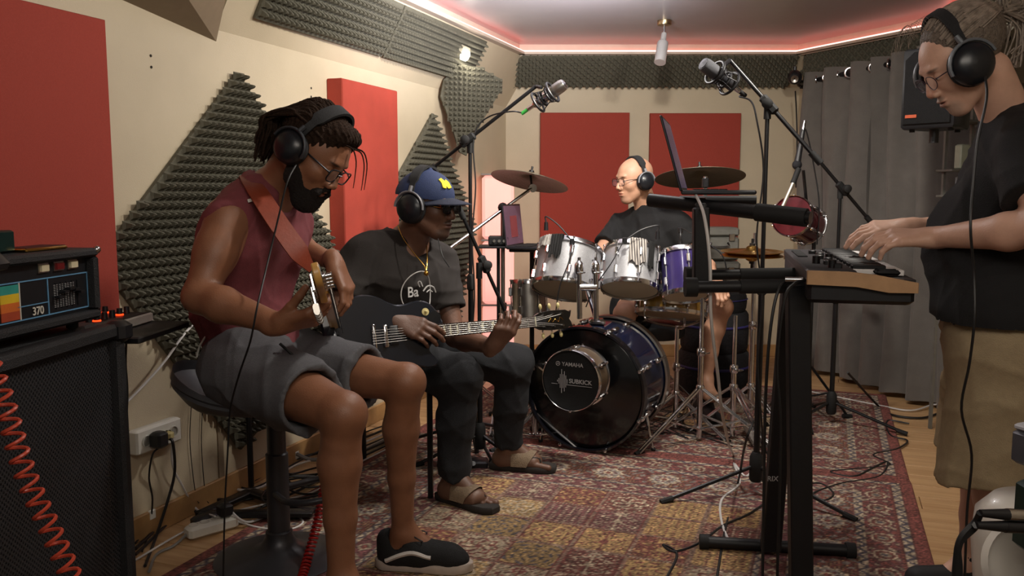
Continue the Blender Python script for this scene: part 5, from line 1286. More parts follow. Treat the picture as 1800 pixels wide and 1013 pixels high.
# small cylinder shakers, stick
# microphones on the drums (clip-on) with cables
def clip_mic(label, base, head, cab):
    t = thing('clip_microphone', base, label, 'microphone', 'clip microphones on the toms'); base, head = Vector(base), Vector(head)
    MB().box(base, (.022, .02, .03), None, .004).build('clamp', M_black, t); MB().tube(smooth_path([base, (base+head)/2+EZ*.03, head+EZ*.03, head], 5), .0035, 6).build('gooseneck', M_black, t)
    MB().tube([head+EZ*.004, head-EZ*.035], [.009, .011], 10).build('capsule', M_black, t)
    cable(cab, .0028, M_cable_b, 'thin black cable of '+label, 'microphone_cable', 'tom microphone cables')
clip_mic('clip microphone bent over the left silver tom', W(1006, 425, 3.95), W(960, 392, 4.0), [W(1006, 428, 3.94), W(1000, 460, 3.88), W(985, 500, 3.86), W(978, 540, 3.86), W(975, 580, 3.9)])
clip_mic('clip microphone bent over the middle silver tom', W(1098, 423, 3.98), W(1156, 408, 4.0), [W(1095, 426, 3.97), W(1075, 462, 3.9), W(1045, 505, 3.88), W(1030, 540, 3.9)])
clip_mic('clip microphone at rim of the purple tom', W(1196, 405, 4.15), W(1196, 425, 4.10), [W(1197, 400, 4.15), W(1215, 410, 4.05), W(1240, 425, 3.95), W(1270, 450, 3.9), W(1280, 490, 3.9)])
# dark trunk shape under the toms: floor cables bundle
for i in range(5):
    rr_ = random.Random(i); pts = [F(1060+rr_.uniform(-30, 240), 700+rr_.uniform(0, 90), .012) for _ in range(6)]; cable(pts, .004, M_cable_b, ('first','second','third','fourth','fifth')[i]+' black cable from the bass drum, winding on far rug among stands', group='cables under the drum kit')
# ================================================================== GUITAR, BASS
M_gtop = mat('satin_black_lacquer', '#191d26', .28, 0, .1, 20, coat=.3); M_rose = mat('rosewood_board', '#2a1c17', .5, 0, .25, 60)
M_pearl = mat('pearl_inlay', '#b9b39a', .3, 0, .1, 50); M_maple = mat('maple_neck', '#c99a55', .35, 0, .1, 30, coat=.2); M_ivory = mat('cream_tuner_button', '#cdbf86', .4)
LP = [(0, 0), (.006, .06), (.03, .115), (.075, .152), (.125, .165), (.18, .155), (.225, .130), (.26, .117), (.30, .118), (.345, .127), (.385, .120), (.415, .095), (.437, .055), (.447, .028),
      (.43, -.028), (.405, -.038), (.385, -.055), (.380, -.075), (.398, -.098), (.410, -.118), (.398, -.134), (.37, -.138), (.33, -.128), (.295, -.118), (.25, -.118), (.21, -.135), (.165, -.155), (.12, -.163), (.07, -.150), (.03, -.115), (.006, -.06)]
def catmull2(poly, k=3):
    n = len(poly); out = []
    for i in range(n):
        a, b, c, d = [np.array(poly[(i+j) % n]) for j in (-1, 0, 1, 2)]
        for q in range(k):
            t = q/k; out.append(tuple(.5*((2*b)+(c-a)*t+(2*a-5*b+4*c-d)*t*t+(3*b-a-3*c+d)*t**3)))
    return out
def guitar(label, P0, P1, N_, s, name='electric_guitar'):
    """P0 strap end of the body, P1 headstock tip, N_ face normal; length 1.0*s"""
    P0, P1 = Vector(P0), Vector(P1); X = (P1-P0).normalized(); N_ = Vector(N_); Z = (N_-X*N_.dot(X)).normalized(); Y = Z.cross(X)
    s = (P1-P0).length/1.045
    t = thing(name, P0, label, 'guitar'); fr = (X, Y, Z); at = lambda x, y, z=0: P0+(X*x+Y*y+Z*z)*s
    sc = lambda poly: [(a*s, b*s) for a, b in poly]
    MB().prism(sc(catmull2(LP)), at(0, 0, -.045), X, Y, .050*s, .006*s).build('body', M_gtop, t)
    MB().prism(sc([(.42, -.026), (.855, -.0215), (.855, .0215), (.42, .026)]), at(0, 0, -.012), X, Y, .024*s, .003).build('neck', mat('dark_mahogany', '#2b1a14', .4), t)
    fb = MB().prism(sc([(.385, -.028), (.855, -.0215), (.855, .0215), (.385, .028)]), at(0, 0, .012), X, Y, .006*s).build('fretboard', M_rose, t)
    nut, scale = .855, .628
    fx = [nut-scale*(1-2**(-k/12)) for k in range(1, 23)]
    wd = lambda x: .0215+(.028-.0215)*(nut-x)/.47
    for k, x in enumerate(fx):
        MB().box(at(x, 0, .0188), (.0022*s, 2*wd(x)*s, .0018*s), fr).build('fret', M_steel, fb, smooth=False)
    for k in (3, 5, 7, 9, 12, 15, 17, 19, 21):
        x0, x1 = fx[k-1], fx[k-2]; c = (x0+x1)/2; h = (x1-x0)*.30; MB().prism(sc([(c-h*.8, -wd(c)*.62), (c+h*.8, -wd(c)*.75), (c+h*.8, wd(c)*.75), (c-h*.8, wd(c)*.62)]), at(0, 0, .0178), X, Y, .0008).build('inlay', M_pearl, fb, smooth=False)
    MB().box(at(.857, 0, .018), (.005*s, .043*s, .006*s), fr).build('nut', M_pearl, t)
    hd = [(.858, -.022), (.885, -.036), (.94, -.042), (1.015, -.040), (1.035, -.030), (1.045, -.036), (1.038, -.012), (1.030, 0), (1.038, .012), (1.045, .036), (1.035, .030), (1.015, .040), (.94, .042), (.885, .036), (.858, .022)]
    hs = MB().prism(sc(hd), at(0, 0, -.008), X, Y, .016*s, .001).build('headstock', mat('black_headstock', '#15120f', .3, coat=.3), t)
    MB().prism(sc([(.866, -.008), (.885, -.013), (.91, -.010), (.918, 0), (.91, .010), (.885, .013), (.866, .008)]), at(0, 0, .008), X, Y, .002*s).build('truss_cover', M_black, hs)
    TEXT('The Paul', at(.965, -.005, .0085), X, Y, .026*s, M_gold, hs) if False else None
    sg = MB().tube(smooth_path([at(.925, -.006, .009), at(.94, .008, .009), at(.945, -.008, .009), at(.96, .004, .009), at(.975, -.008, .009), at(.985, .010, .009), at(1.0, -.004, .009)], 4), .0011*s, 4); sg.build('script_logo', M_gold, hs)
    for i in range(3):
        for sd in (-1, 1):
            x = .905+.044*i; m = MB(); m.tube([at(x, sd*.026, .007), at(x, sd*.026, .018)], .0045*s, 10); m.tube([at(x, sd*.026, -.012), at(x, sd*.048, -.012)], .004*s, 8); m.build('tuner_post', M_chrome, hs)
            MB().ball(at(x, sd*.062, -.012), .0105*s, 10, (.75, 1.25, .6), fr).build('tuner_button', M_ivory, hs)
    for k in range(6):
        y = -.0175+.007*k; MB().tube([at(.145, y*1.45, .020), at(.39, y*1.2, .0225), at(.857, y, .0225), at(.905+.044*(k if k < 3 else 5-k), math.copysign(.023, y), .014)], .00045*s*(1.6-.12*k), 4).build('string', M_steel, t)
    br = MB().box(at(.20, 0, .014), (.016*s, .085*s, .014*s), fr, .003); br.build('bridge', M_chrome, t)
    MB().box(at(.155, 0, .013), (.014*s, .098*s, .012*s), fr, .004).build('tailpiece', M_chrome, t)
    for x in (.235, .345): MB().box(at(x, 0, .010), (.036*s, .075*s, .012*s), fr, .003).build('pickup', M_black, t)
    for (x, y) in ((.10, -.10), (.16, -.115), (.065, -.055), (.13, -.07)): MB().lathe([(.013*s, .0), (.012*s, .014*s), (.0005, .015*s)], at(x, y, .005), Z, 16).build('control_knob', M_black, t)
    sw = MB().lathe([(.015*s, 0), (.015*s, .002), (.006*s, .003), (.004*s, .010), (.005*s, .014), (.0005, .016)], at(.375, .080, .005), Z, 18); sw.build('toggle_switch', M_ivory, t)
    MB().lathe([(.026*s, 0), (.026*s, .003), (.0005, .0035)], at(.412, .055, .004), Z, 20).build('cover_plate', M_blackm, t)
    MB().ball(at(.43, .075, .0), .008, 8).build('strap_button', M_chrome, t); MB().ball(at(-.006, 0, -.02), .008, 8).build('strap_button', M_chrome, t)
    return t
guitar('satin black electric guitar with pearl inlays across the seated guitarist', W(586, 600, 2.86), W(1004, 560, 3.32), (.42, -.86, .20), 1)
# electric bass seen from its headstock end
def bass(label, P0, P1, N_):
    P0, P1 = Vector(P0), Vector(P1); X = (P1-P0).normalized(); N_ = Vector(N_); Z = (N_-X*N_.dot(X)).normalized(); Y = Z.cross(X)
    s = (P1-P0).length/1.14; t = thing('bass_guitar', P0, label, 'bass guitar'); fr = (X, Y, Z); at = lambda x, y, z=0: P0+(X*x+Y*y+Z*z)*s
    sc = lambda poly: [(a*s, b*s) for a, b in poly]
    jb = [(0, 0), (.01, .08), (.05, .14), (.11, .165), (.17, .150), (.22, .115), (.28, .100), (.35, .125), (.42, .150), (.47, .148), (.485, .130), (.46, .105), (.42, .08), (.40, .045), (.40, -.035), (.405, -.06), (.43, -.09), (.44, -.115), (.42, -.135), (.36, -.135), (.30, -.115), (.25, -.110), (.20, -.135), (.14, -.160), (.08, -.150), (.03, -.10)]
    MB().prism(sc(catmull2(jb)), at(0, 0, -.04), X, Y, .042*s, .008*s).build('body', M_gtop, t)
    MB().prism(sc([(.36, -.030), (.93, -.021), (.93, .021), (.36, .030)]), at(0, 0, -.012), X, Y, .026*s, .005).build('neck', M_maple, t)
    fb = MB().prism(sc([(.36, -.031), (.93, -.0205), (.93, .0205), (.36, .031)]), at(0, 0, .014), X, Y, .006*s).build('fretboard', M_rose, t)
    for k in range(1, 21): x = .93-.86*(1-2**(-k/12)); MB().box(at(x, 0, .0208), (.0022, .046*s, .0016), fr).build('fret', M_steel, fb, smooth=False)
    hd = [(.93, -.021), (.95, -.036), (.985, -.038), (1.08, -.028), (1.13, -.020), (1.14, .010), (1.12, .034), (1.06, .036), (.99, .040), (.96, .050), (.945, .030), (.93, .021)]
    hs = MB().prism(sc(catmull2(hd, 2)), at(0, 0, -.012), X, Y, .018*s, .003).build('headstock', M_maple, t)
    MB().prism(sc([(.94, -.020), (1.12, -.016), (1.12, .012), (.95, .018)]), at(0, 0, .006), X, Y, .002*s).build('headstock_face', mat('black_headstock', '#15120f', .3), hs, label='black glossy headstock front')
    for i in range(4):
        x = .965+.043*i; y = .010; m = MB(); m.lathe([(.012*s, 0), (.012*s, .006), (.007*s, .008), (.0065*s, .022), (.009*s, .024), (.0005, .025)], at(x, y, .007), Z, 14); m.build('tuner_post', M_chrome, hs)
        m = MB(); m.box(at(x, y+.01, -.018), (.026*s, .045*s, .008*s), fr, .002); m.tube([at(x, y+.02, -.024), at(x, y+.062, -.024)], .005*s, 8); m.build('tuner_plate', M_chrome, hs)
        kx = MB(); n = 16; poly = [((.013+.004*math.cos(2*a))*math.cos(a)*s, (.012+.003*math.cos(2*a))*math.sin(a)*s) for a in [2*math.pi*q/n for q in range(n)]]
        kx.prism(poly, at(x, y+.076, -.024)-X*.004, Y, Z, .008*s, .0015); kx.build('tuner_key', M_steel, hs)
        y0 = -.014+.0095*i; MB().tube([at(.10, y0*1.7, .024), at(.93, y0, .024), at(x, y, .022)], .0012-.0001*i, 4).build('string', M_steel, t)
    MB().box(at(.09, 0, .012), (.05*s, .08*s, .018*s), fr, .003).build('bridge', M_chrome, t)
    for x in (.19, .29): MB().box(at(x, 0, .006), (.02*s, .09*s, .012*s), fr, .003).build('pickup', M_black, t)
    MB().ball(at(.488, .135, -.02), .010, 8).build('strap_button', M_chrome, t); MB().ball(at(-.008, 0, -.02), .010, 8).build('strap_button', M_chrome, t)
    st = MB(); pts = [W(433, 314, 2.62), W(438, 316, 2.50), W(452, 336, 2.425), W(475, 372, 2.375), W(502, 412, 2.34), W(526, 445, 2.33), W(548, 474, 2.36)]; pts = smooth_path(pts, 5)
    vs = []; n = len(pts)
    for lay in (0, 1):
        for i, p in enumerate(pts):
            tg = (pts[min(i+1, n-1)]-pts[max(i-1, 0)]).normalized(); vw = (p-CAMP).normalized()*-1; nrm = (Vector((.55, -.75, .35)) if i > 4 else Vector((.0, -.5, .86))).normalized(); sd = tg.cross(nrm).normalized(); w_ = .030 if i < n-6 else .030-.0035*(i-n+6)
            for q in (-1, 1): vs.append(p+sd*(w_*q)+nrm*(.004*lay))
    m_ = 2*n; fs = []
    for i in range(n-1): q = 2*i; fs += [(q, q+1, q+3, q+2), (m_+q, m_+q+2, m_+q+3, m_+q+1), (q, q+2, m_+q+2, m_+q), (q+1, m_+q+1, m_+q+3, q+3)]
    st.add(vs, fs).build('strap', mat('rust_leather_strap', '#843823', .5, 0, .12, 30, .06), t, label='rust red leather strap over the shoulder')
    return t
bass('electric bass pointing at the camera with chrome tuners and rust leather strap', W(592, 590, 3.05), W(557, 474, 2.00), (.96, .05, .26))
# ================================================================== SEATS
M_gm = mat('gunmetal_grey_paint', '#47464a', .38, .5, .12, 12)
st0 = Vector((F(477, 985).x, F(477, 985).y, 0)); st0.x = (478-900)/1500*2.72; st0.y = 2.70
t = thing('bar_stool', st0.to_tuple(), 'grey swivel bar stool with round base and foot ring under the bassist', 'stool')
MB().lathe([(.205, .0), (.21, .012), (.18, .022), (.10, .035), (.06, .055), (.043, .085), (.043, .10), (.036, .105), (.0005, .105)], st0, EZ, 40).build('base', M_gm, t)
MB().lathe([(.036, .09), (.036, .36), (.030, .365), (.030, .53)], st0, EZ, 24).build('column', M_gm, t)
sx0 = st0+Vector((-.02, -.06, 0))
n = 36; vs = []; fs = []
for j in range(7):
    for i in range(n):
        a = 2*math.pi*i/n; r = (.03, .10, .16, .20, .225, .235, .228)[j]; bk = max(0, -math.cos(a))**2
        z = .555+(0, .0, .003, .010, .020+.02*bk, .035+.055*bk, .045+.075*bk)[j]; vs.append(sx0+Vector((r*1.05*math.cos(a)-.03*bk*(j > 4), r*math.sin(a), z)))
vs += [v-EZ*.016 for v in vs[:]]; m_ = 7*n
for j in range(6):
    for i in range(n): i2 = (i+1) % n; fs += [(j*n+i, j*n+i2, (j+1)*n+i2, (j+1)*n+i), (m_+j*n+i, m_+(j+1)*n+i, m_+(j+1)*n+i2, m_+j*n+i2)]
for i in range(n): i2 = (i+1) % n; fs.append((6*n+i, 6*n+i2, m_+6*n+i2, m_+6*n+i))
fs += [tuple(range(n-1, -1, -1)), tuple(m_+i for i in range(n))]
MB().add(vs, fs).build('seat', mat('grey_vinyl_seat', '#4a4a4d', .5, 0, .1, 30), t)
MB().lathe([(.10, .525), (.11, .54), (.05, .545), (.0005, .545)], st0, EZ, 24).build('mounting_plate', M_blackm, t)
rg = []
for k in range(25):
    a = -2.35+4.7*k/24; rg.append(st0+Vector((.13+.115*math.cos(a), -.02+.115*math.sin(a), .245+.012*math.cos(a))))
MB().tube([st0+Vector((.0, -.03, .235))]+rg+[st0+Vector((.0, .03, .235))], .0105, 10).build('foot_ring', M_gm, t)
# guitarist's chair
t = thing('chair', F(760, 880).to_tuple(), 'plain black metal chair the guitarist sits on', 'chair')
c0 = W(756, 880, 3.16); lg4 = [F(757, 880), F(838, 800), F(640, 810), F(700, 770)]
zs = .455
for p in lg4: MB().tube([Vector((p.x, p.y, 0)), Vector((p.x, p.y, zs))], .0115, 8).build('leg', M_blackm, t)
cx = sum((Vector((p.x, p.y, 0)) for p in lg4), Vector())/4
MB().prism([(p.x-cx.x, p.y-cx.y) for p in (lg4[0], lg4[1], lg4[3], lg4[2])], cx+EZ*zs, (1, 0, 0), (0, 1, 0), .03, .008).build('seat', M_black, t)
for p in lg4[2:]: MB().tube([Vector((p.x, p.y, zs)), Vector((p.x-.08, p.y+.03, .80))], .0115, 8).build('back_post', M_blackm, t)
pa, pb_ = [Vector((p.x-.075, p.y+.028, .74)) for p in lg4[2:]]
MB().box((pa+pb_)/2, ((pb_-pa).length, .02, .14), ((pb_-pa).normalized(), EZ.cross((pb_-pa).normalized()), EZ), .006).build('backrest', M_black, t)
# ================================================================== KEYBOARD AND ITS STAND
kd = Vector((.24, .97, 0)).normalized(); kp = Vector((kd.y, -kd.x, 0)); kA = W(1419, 476, 2.20); kL_, kW, kH = .90, .268, .058
t = thing('keyboard', kA-EZ*kH, 'dark controller keyboard with pale wooden end cheeks on black stand', 'keyboard')
KF = (kp, kd, EZ); kat = lambda a, b, z=0: kA+kp*a+kd*b+EZ*z
M_kb = mat('dark_grey_keyboard_body', '#2b2b2f', .55, 0, .08, 40); M_ky = mat('white_piano_key', '#dcd8d6', .35, 0, .02); M_kk = mat('black_piano_key', '#0c0c0e', .35)
MB().box(kat(kW/2, kL_/2+.008, -.055), (kW*.97, kL_-.016, .062), KF, .01).build('underside', M_black, t)
MB().box(kat(.062, kL_/2, -.012), (.124, kL_-.032, .026), KF, .004).build('top_panel', M_kb, t)
MB().box(kat(kW/2, kL_/2, -.026), (kW*.98, kL_-.04, .012), KF).build('key_bed', M_black, t, smooth=False)
chk = [(0, 0), (.10, -.001), (.17, -.008), (.235, -.020), (.268, -.026), (.268, -.052), (.20, -.053), (.12, -.040), (.0, -.036)]
for b_ in (-.001, kL_-.015):
    MB().prism(chk, kat(0, b_+.016), kp, EZ, .016, .002).build('wood_cheek', mat('pale_wood_cheek', '#b28c66', .45, 0, .15, 25, .03), t)
nw = 36; kw_ = (kL_-.11)/nw
for i in range(nw):
    b_ = .095+kw_*(i+.5); MB().box(kat(.187, b_, -.010), (.128, kw_-.0012, .016), KF, .002).build('white_key', M_ky, t)
    if i % 7 in (0, 1, 3, 4, 5) and i < nw-1: MB().box(kat(.166, b_+kw_/2, .002), (.085, kw_*.55, .014), KF, .003).build('black_key', M_kk, t)
for i in range(2): MB().box(kat(.20, .035+.035*i, -.004), (.06, .018, .014), KF, .006).build('control_wheel', M_rubber, t)
for i in range(6): MB().box(kat(.085-.012*(i % 2), .10+.11*i, .006), (.022, .034, .016), KF, .003).build('button', M_kk, t)
for (a, b_) in ((.072, .10), (.045, .24), (.09, .34)): MB().tube([kat(a, b_, 0), kat(a, b_, .022)], .011, 14).build('knob', M_kk, t)
for i in range(8): MB().box(kat(.03, .50+.035*i, .003), (.03, .022, .006), KF, .002).build('pad', M_rubber, t)
# stand: two columns, cross arms with foam sleeves
M_std = mat('matt_black_stand', '#151518', .5, .1, .15, 40, .05)
t = thing('keyboard_stand', F(1372, 965).to_tuple(), 'tall black column keyboard stand with two tiers of arms', 'stand')
def bar(p, q, w, th, name='bar', m=M_std, side=(1, 0, 0)):
    p, q = Vector(p), Vector(q); d_ = (q-p).normalized(); sd = Vector(side); sd = (sd-d_*sd.dot(d_)).normalized(); u = d_.cross(sd)
    return MB().box((p+q)/2, (w, th, (q-p).length), (sd, u, d_), .004).build(name, m, t)
fA = F(1364, 955, .03)
bar(F(1354, 968, .04), W(1392, 505, 2.62), .062, .035, 'column'); bar(W(1408, 1040, 2.28), W(1402, 500, 2.32), .062, .035, 'column')
MB().tube([F(1240, 953, .03), F(1492, 968, .03)], .020, 14).build('foot_bar', M_std, t)
for (x0, y0, x1, y1, Yy) in ((1230, 946, 1245, 948, 0), (1484, 960, 1502, 962, 0)):
    a = F(1240 if x0 < 1300 else 1492, 953 if x0 < 1300 else 968, .03); d_ = (F(1492, 968, .03)-F(1240, 953, .03)).normalized()*(-1 if x0 < 1300 else 1); MB().tube([a-d_*.01, a+d_*.02], .026, 14).build('end_cap', M_rubber, t)
b0_ = W(1408, 1040, 2.28); MB().tube([Vector((b0_.x-.22, b0_.y+.03, .03)), Vector((b0_.x+.2, b0_.y-.03, .03))], .020, 14).build('foot_bar', M_std, t)
for (y, Yy, xr) in ((484, 2.62, 1425), (505, 2.34, 1428)):
    MB().tube([W(1212, y, Yy), W(xr, y-3, Yy)], .0165, 14).build('arm', M_std, t); MB().tube([W(1204, y, Yy), W(1225, y, Yy)], .027, 14).build('arm_cap', M_rubber, t); MB().tube([W(1300, y-1, Yy), W(1400, y-2, Yy)], .020, 14).build('foam_sleeve', M_rubber, t)
bar(W(1232, 515, 2.48), W(1232, 365, 2.48), .046, .034, 'upright')
for (xa, ya, Ya, xb, yb_, Yb, r) in ((1142, 352, 2.72, 1415, 383, 2.40, .021),):
    MB().tube([W(xa, ya, Ya), W(xb, yb_, Yb)], r, 16).build('upper_arm', M_std, t); MB().tube([W(1330, 373, 2.49), W(1418, 383, 2.40)], r*1.25, 16).build('foam_sleeve', M_rubber, t); MB().tube([W(1372, 378, 2.44), W(1425, 383, 2.39)], r*.85, 16).build('arm_cap', M_blackm, t)
MB().tube([W(1195, 352, 3.05), W(1330, 352, 2.98)], .016, 14).build('upper_arm', M_std, t)
bar(W(1232, 368, 2.48), W(1232, 352, 3.02), .034, .03, 'tilt_bracket')
TEXT('RIX', W(1358, 846, 2.56), (1, 0, 0), (.05, 0, 1), .022, M_prt, t)
# laptop on the upper tier
M_lap = mat('dark_laptop_shell', '#2a2a2e', .35, .4, .05)
def laptop(label, c, wdir, ddir, w, d_, h, tilt, scr_m, shell=M_lap):
    """c centre of hinge edge; wdir along hinge; ddir from hinge towards the user"""
    c, wdir, ddir = Vector(c), Vector(wdir).normalized(), Vector(ddir).normalized(); t = thing('laptop', c, label, 'laptop')
    MB().box(c+ddir*(d_/2)+EZ*.008, (w, d_, .014), (wdir, ddir, EZ), .004).build('base', shell, t)
    kb = MB().box(c+ddir*(d_*.38)+EZ*.0155, (w*.88, d_*.42, .002), (wdir, ddir, EZ)).build('key_panel', M_black, t, smooth=False)
    for r_ in range(4):
        for k in range(11): MB().box(c+ddir*(d_*(.20+.12*r_))+wdir*(w*.076*(k-5))+EZ*.0175, (w*.064, d_*.10, .002), (wdir, ddir, EZ)).build('key', M_rubber, kb, smooth=False)
    u = (EZ*math.cos(tilt)-ddir*math.sin(tilt)).normalized(); nrm = wdir.cross(u)
    if nrm.dot(ddir) < 0: nrm = -nrm
    sc_ = MB().box(c+u*(h/2)+EZ*.012, (w, .007, h), (wdir, nrm, u), .002).build('screen_lid', shell, t)
    MB().box(c+u*(h/2)+EZ*.012+nrm*.0042, (w*.94, .0012, h*.92), (wdir, nrm, u)).build('display', scr_m, sc_, smooth=False)
    return t, c, u, nrm, sc_
M_scr = mat('dim_purple_screen', '#4b3f5e', .25, 0, .2, 8, emit=.25)
M_scr2 = mat('dim_mauve_screen', '#54404f', .25, 0, .2, 8, emit=.3)
laptop('dark laptop seen edge on, standing on the upper keyboard tier', W(1202, 343, 2.74), (.25, .97, 0), (1, -.2, 0), .33, .22, .235, R(16), M_scr)
# drummer's laptop on a stand
lp = W(905, 436, 4.42); tt, lc_, lu, ln2, lsc = laptop('small dark laptop with purple window open beside the left crash stand', lp, (.30, .95, 0), (.95, -.30, 0), .30, .20, .215, R(6), M_scr2)
MB().box(lc_+lu*.10+ln2*.006+EZ*.012, (.11, .002, .11), ((Vector((.30, .95, 0))).normalized(), ln2, lu)).build('window_panel', mat('red_window_graphic', '#6a3034', .4, emit=.3), lsc, smooth=False)
t = thing('laptop_stand', (lp.x, lp.y, 0), 'black folding stand under the drummer\'s laptop', 'stand')
cb = Vector((lp.x+.09, lp.y+.02, 0)); MB().box(cb+EZ*(lp.z-.008), (.24, .26, .014), None, .004).build('tray', M_black, t)
MB().tube([cb+EZ*(lp.z-.01), cb+EZ*.30], .013, 10).build('pole', M_blackm, t); tripod(t, cb, .38, .12, .22, M_blackm, R(40), .008)
MB().tube([cb+EZ*(lp.z-.05), cb+Vector((.15, -.08, lp.z-.22))], .013, 10).build('strut', M_blackm, t)
ab = W(876, 421, 4.36); t = thing('audio_interface', ab, 'small black audio box beside the drummer\'s laptop', 'audio box'); MB().box(ab+EZ*-.005, (.10, .12, .045), None, .005).build('housing', M_black, t)
for k in range(3): MB().tube([ab+Vector((-.02+.025*k, -.06, -.005)), ab+Vector((-.02+.025*k, -.075, -.005))], .007, 10).build('knob', M_steel, t)
t = thing('equipment_shelf', (ab.x, ab.y, 0), 'small black tray on pole holding the audio box', 'stand'); MB().box(ab+EZ*-.036, (.20, .16, .012), None, .003).build('tray', M_black, t); MB().tube([ab-EZ*.04, Vector((ab.x, ab.y, .02))], .009, 8).build('pole', M_blackm, t); MB().lathe([(.12, 0), (.12, .012), (.02, .03), (.0005, .03)], Vector((ab.x, ab.y, 0)), EZ, 24).build('base', M_blackm, t)
# ================================================================== MICROPHONE STANDS
def mic_stand(label, base, zc, b0, b1, legs_rot, rad=.33, m=M_blackm, split=.55, bw=.0085):
    base = Vector(base); base.z = 0; b0, b1 = Vector(b0), Vector(b1); t = thing('microphone_stand', base.to_tuple(), label, 'microphone stand', 'boom microphone stands')
    top = Vector((base.x, base.y, zc))
    MB().tube([base+EZ*.10, base+EZ*(zc*split)], .0125, 12).build('lower_tube', m, t); MB().tube([base+EZ*(zc*split), top], .0085, 12).build('upper_tube', m, t)
    MB().lathe([(.013, -.035), (.018, -.03), (.018, .03), (.012, .04)], base+EZ*(zc*split), EZ, 14).build('height_clutch', M_rubber, t)
    d_ = (b1-b0).normalized(); s_ = d_.cross(EZ).normalized()
    if s_.y > 0: s_ = -s_
    cpt = b0+d_*((top-b0).dot(d_))
    MB().box(cpt, (.034, .034, .085), (s_, d_.cross(s_), d_), .008).build('boom_clutch', M_rubber, t); MB().tube([top-EZ*.05, top+EZ*.02], .014, 12).build('swivel', M_rubber, t)
    kn_ = MB().tube([cpt+s_*.01, cpt+s_*.045], .006, 8); kn_.lathe([(.018, .03), (.020, .035), (.020, .055), (.010, .060), (.0005, .06)], cpt, s_, 14); kn_.build('clutch_knob', M_rubber, t)
    MB().tube([b0, b1], bw, 12).build('boom', m, t); MB().tube([b0-d_*.01, b0+d_*.045], bw*1.6, 12).build('counterweight', M_rubber, t)
    MB().lathe([(.02, .06), (.026, .07), (.026, .16), (.016, .18)], base, EZ, 16).build('leg_hub', M_rubber, t)
    for k in range(3):
        a = legs_rot+2*math.pi*k/3; o = Vector((math.cos(a), math.sin(a), 0)); l_ = MB().tube([base+o*.02+EZ*.12, base+o*rad+EZ*.014], .008, 8).build('leg', m, t); MB().tube([base+o*(rad-.04)+EZ*.023, base+o*(rad+.01)+EZ*.012], .012, 8).build('foot', M_rubber, l_)
    return t
mic_stand('black boom stand reaching up left of the drum kit with green-marked microphone', (W(828, 600, 3.95).x, 3.95, 0), W(828, 250, 3.95).z, W(752, 302, 3.98), W(942, 152, 3.86), R(-70))
mic_stand('tall black boom stand between drum kit and keyboard with big microphone on top', (W(1336, 600, 3.30).x, 3.30, 0), W(1336, 186, 3.30).z, W(1440, 284, 3.22), W(1283, 106, 3.36), R(195), .40)
mic_stand('black boom stand in front of the curtain with thin hanging microphone', (W(1466, 600, 4.35).x, 4.35, 0), W(1470, 332, 4.35).z, W(1532, 392, 4.35), W(1412, 250, 4.30), R(-35), .36)
mic_stand('black boom stand behind the guitarist pointing down towards the kit', (W(847, 600, 3.75).x-.01, 3.74, 0), W(850, 470, 3.74).z, W(808, 368, 3.72), W(898, 570, 3.80), R(80), .30)
def condenser(label, c, ax, m_body, green=False, m_gr=None):
    c, ax = Vector(c), Vector(ax).normalized(); t = thing('condenser_microphone', c, label, 'microphone', 'condenser microphones in shock mounts'); x, y, d_ = frame(ax)
    MB().lathe([(.0005, .105), (.020, .10), (.026, .088), (.026, .03), (.022, .02), (.022, -.06), (.012, -.07), (.0005, -.07)], c, ax, 24).build('microphone_body', m_body, t)
    MB().lathe([(.0265, .035), (.0275, .037), (.0275, .084), (.024, .098)], c, ax, 24).build('grille', m_gr or M_steel, t)
    for h_ in (-.045, .035):
        MB().tube([c+d_*h_+x*(.046*math.cos(a))+y*(.046*math.sin(a)) for a in [2*math.pi*k/24 for k in range(25)]], .0055, 8, False).build('shock_mount_ring', M_black, t)
        MB().tube([c+d_*(h_*.4)+x*(.032*math.cos(a))+y*(.032*math.sin(a)) for a in [2*math.pi*k/24 for k in range(25)]], .005, 8, False).build('shock_mount_ring', M_black, t)
    for k in range(8):
        a = 2*math.pi*k/8; o = x*math.cos(a)+y*math.sin(a); MB().tube([c-d_*.045+o*.046, c+d_*.0+o*.030, c+d_*.035+o*.046], .002, 5).build('elastic_band', M_black, t)
    MB().tube([c-d_*.065, c-d_*.10], .010, 12).build('plug', M_chrome, t); MB().tube([c-d_*.095, c-d_*.135], .0085, 12).build('plug_sleeve', mat('green_rubber', '#3fae4a', .6) if green else M_rubber, t)
    return t
c1 = W(960, 170, 3.80); condenser('silver microphone in black ring mount with green plug on left boom', c1, (.80, -.35, .52), M_chrome, True)
MB().tube([W(942, 152, 3.86), c1+Vector((-.02, .01, .04))], .007, 8).build('mount_arm', M_blackm, bpy.data.objects['condenser_microphone'])
c2 = W(1268, 136, 3.30); condenser('dark grey microphone in black ring mount under the ceiling at right', c2, (-.72, -.35, .42), mat('dark_grey_mic', '#3a3a3e', .4, .5), False, mat('dark_grille', '#55565a', .55, .4, .2, 300, .4))
MB().tube([W(1283, 106, 3.36), c2+Vector((.01, .01, .045))], .008, 8).build('mount_arm', M_blackm, bpy.data.objects['condenser_microphone.001'])
t = thing('stick_microphone', W(1408, 262, 4.25), 'slim black handheld microphone hanging downward from boom by the curtain', 'microphone')
a, b = W(1412, 228, 4.26), W(1401, 290, 4.24); MB().tube([a, b], [.010, .017], 14).build('handle', M_black, t); MB().ball(b, .024, 14).build('grille', mat('dark_mesh_grille', '#26262a', .6, .5, .3, 400, .5, 500), t); MB().tube([a, a+(a-b).normalized()*.045], [.009, .006], 12).build('plug', M_chrome, t)
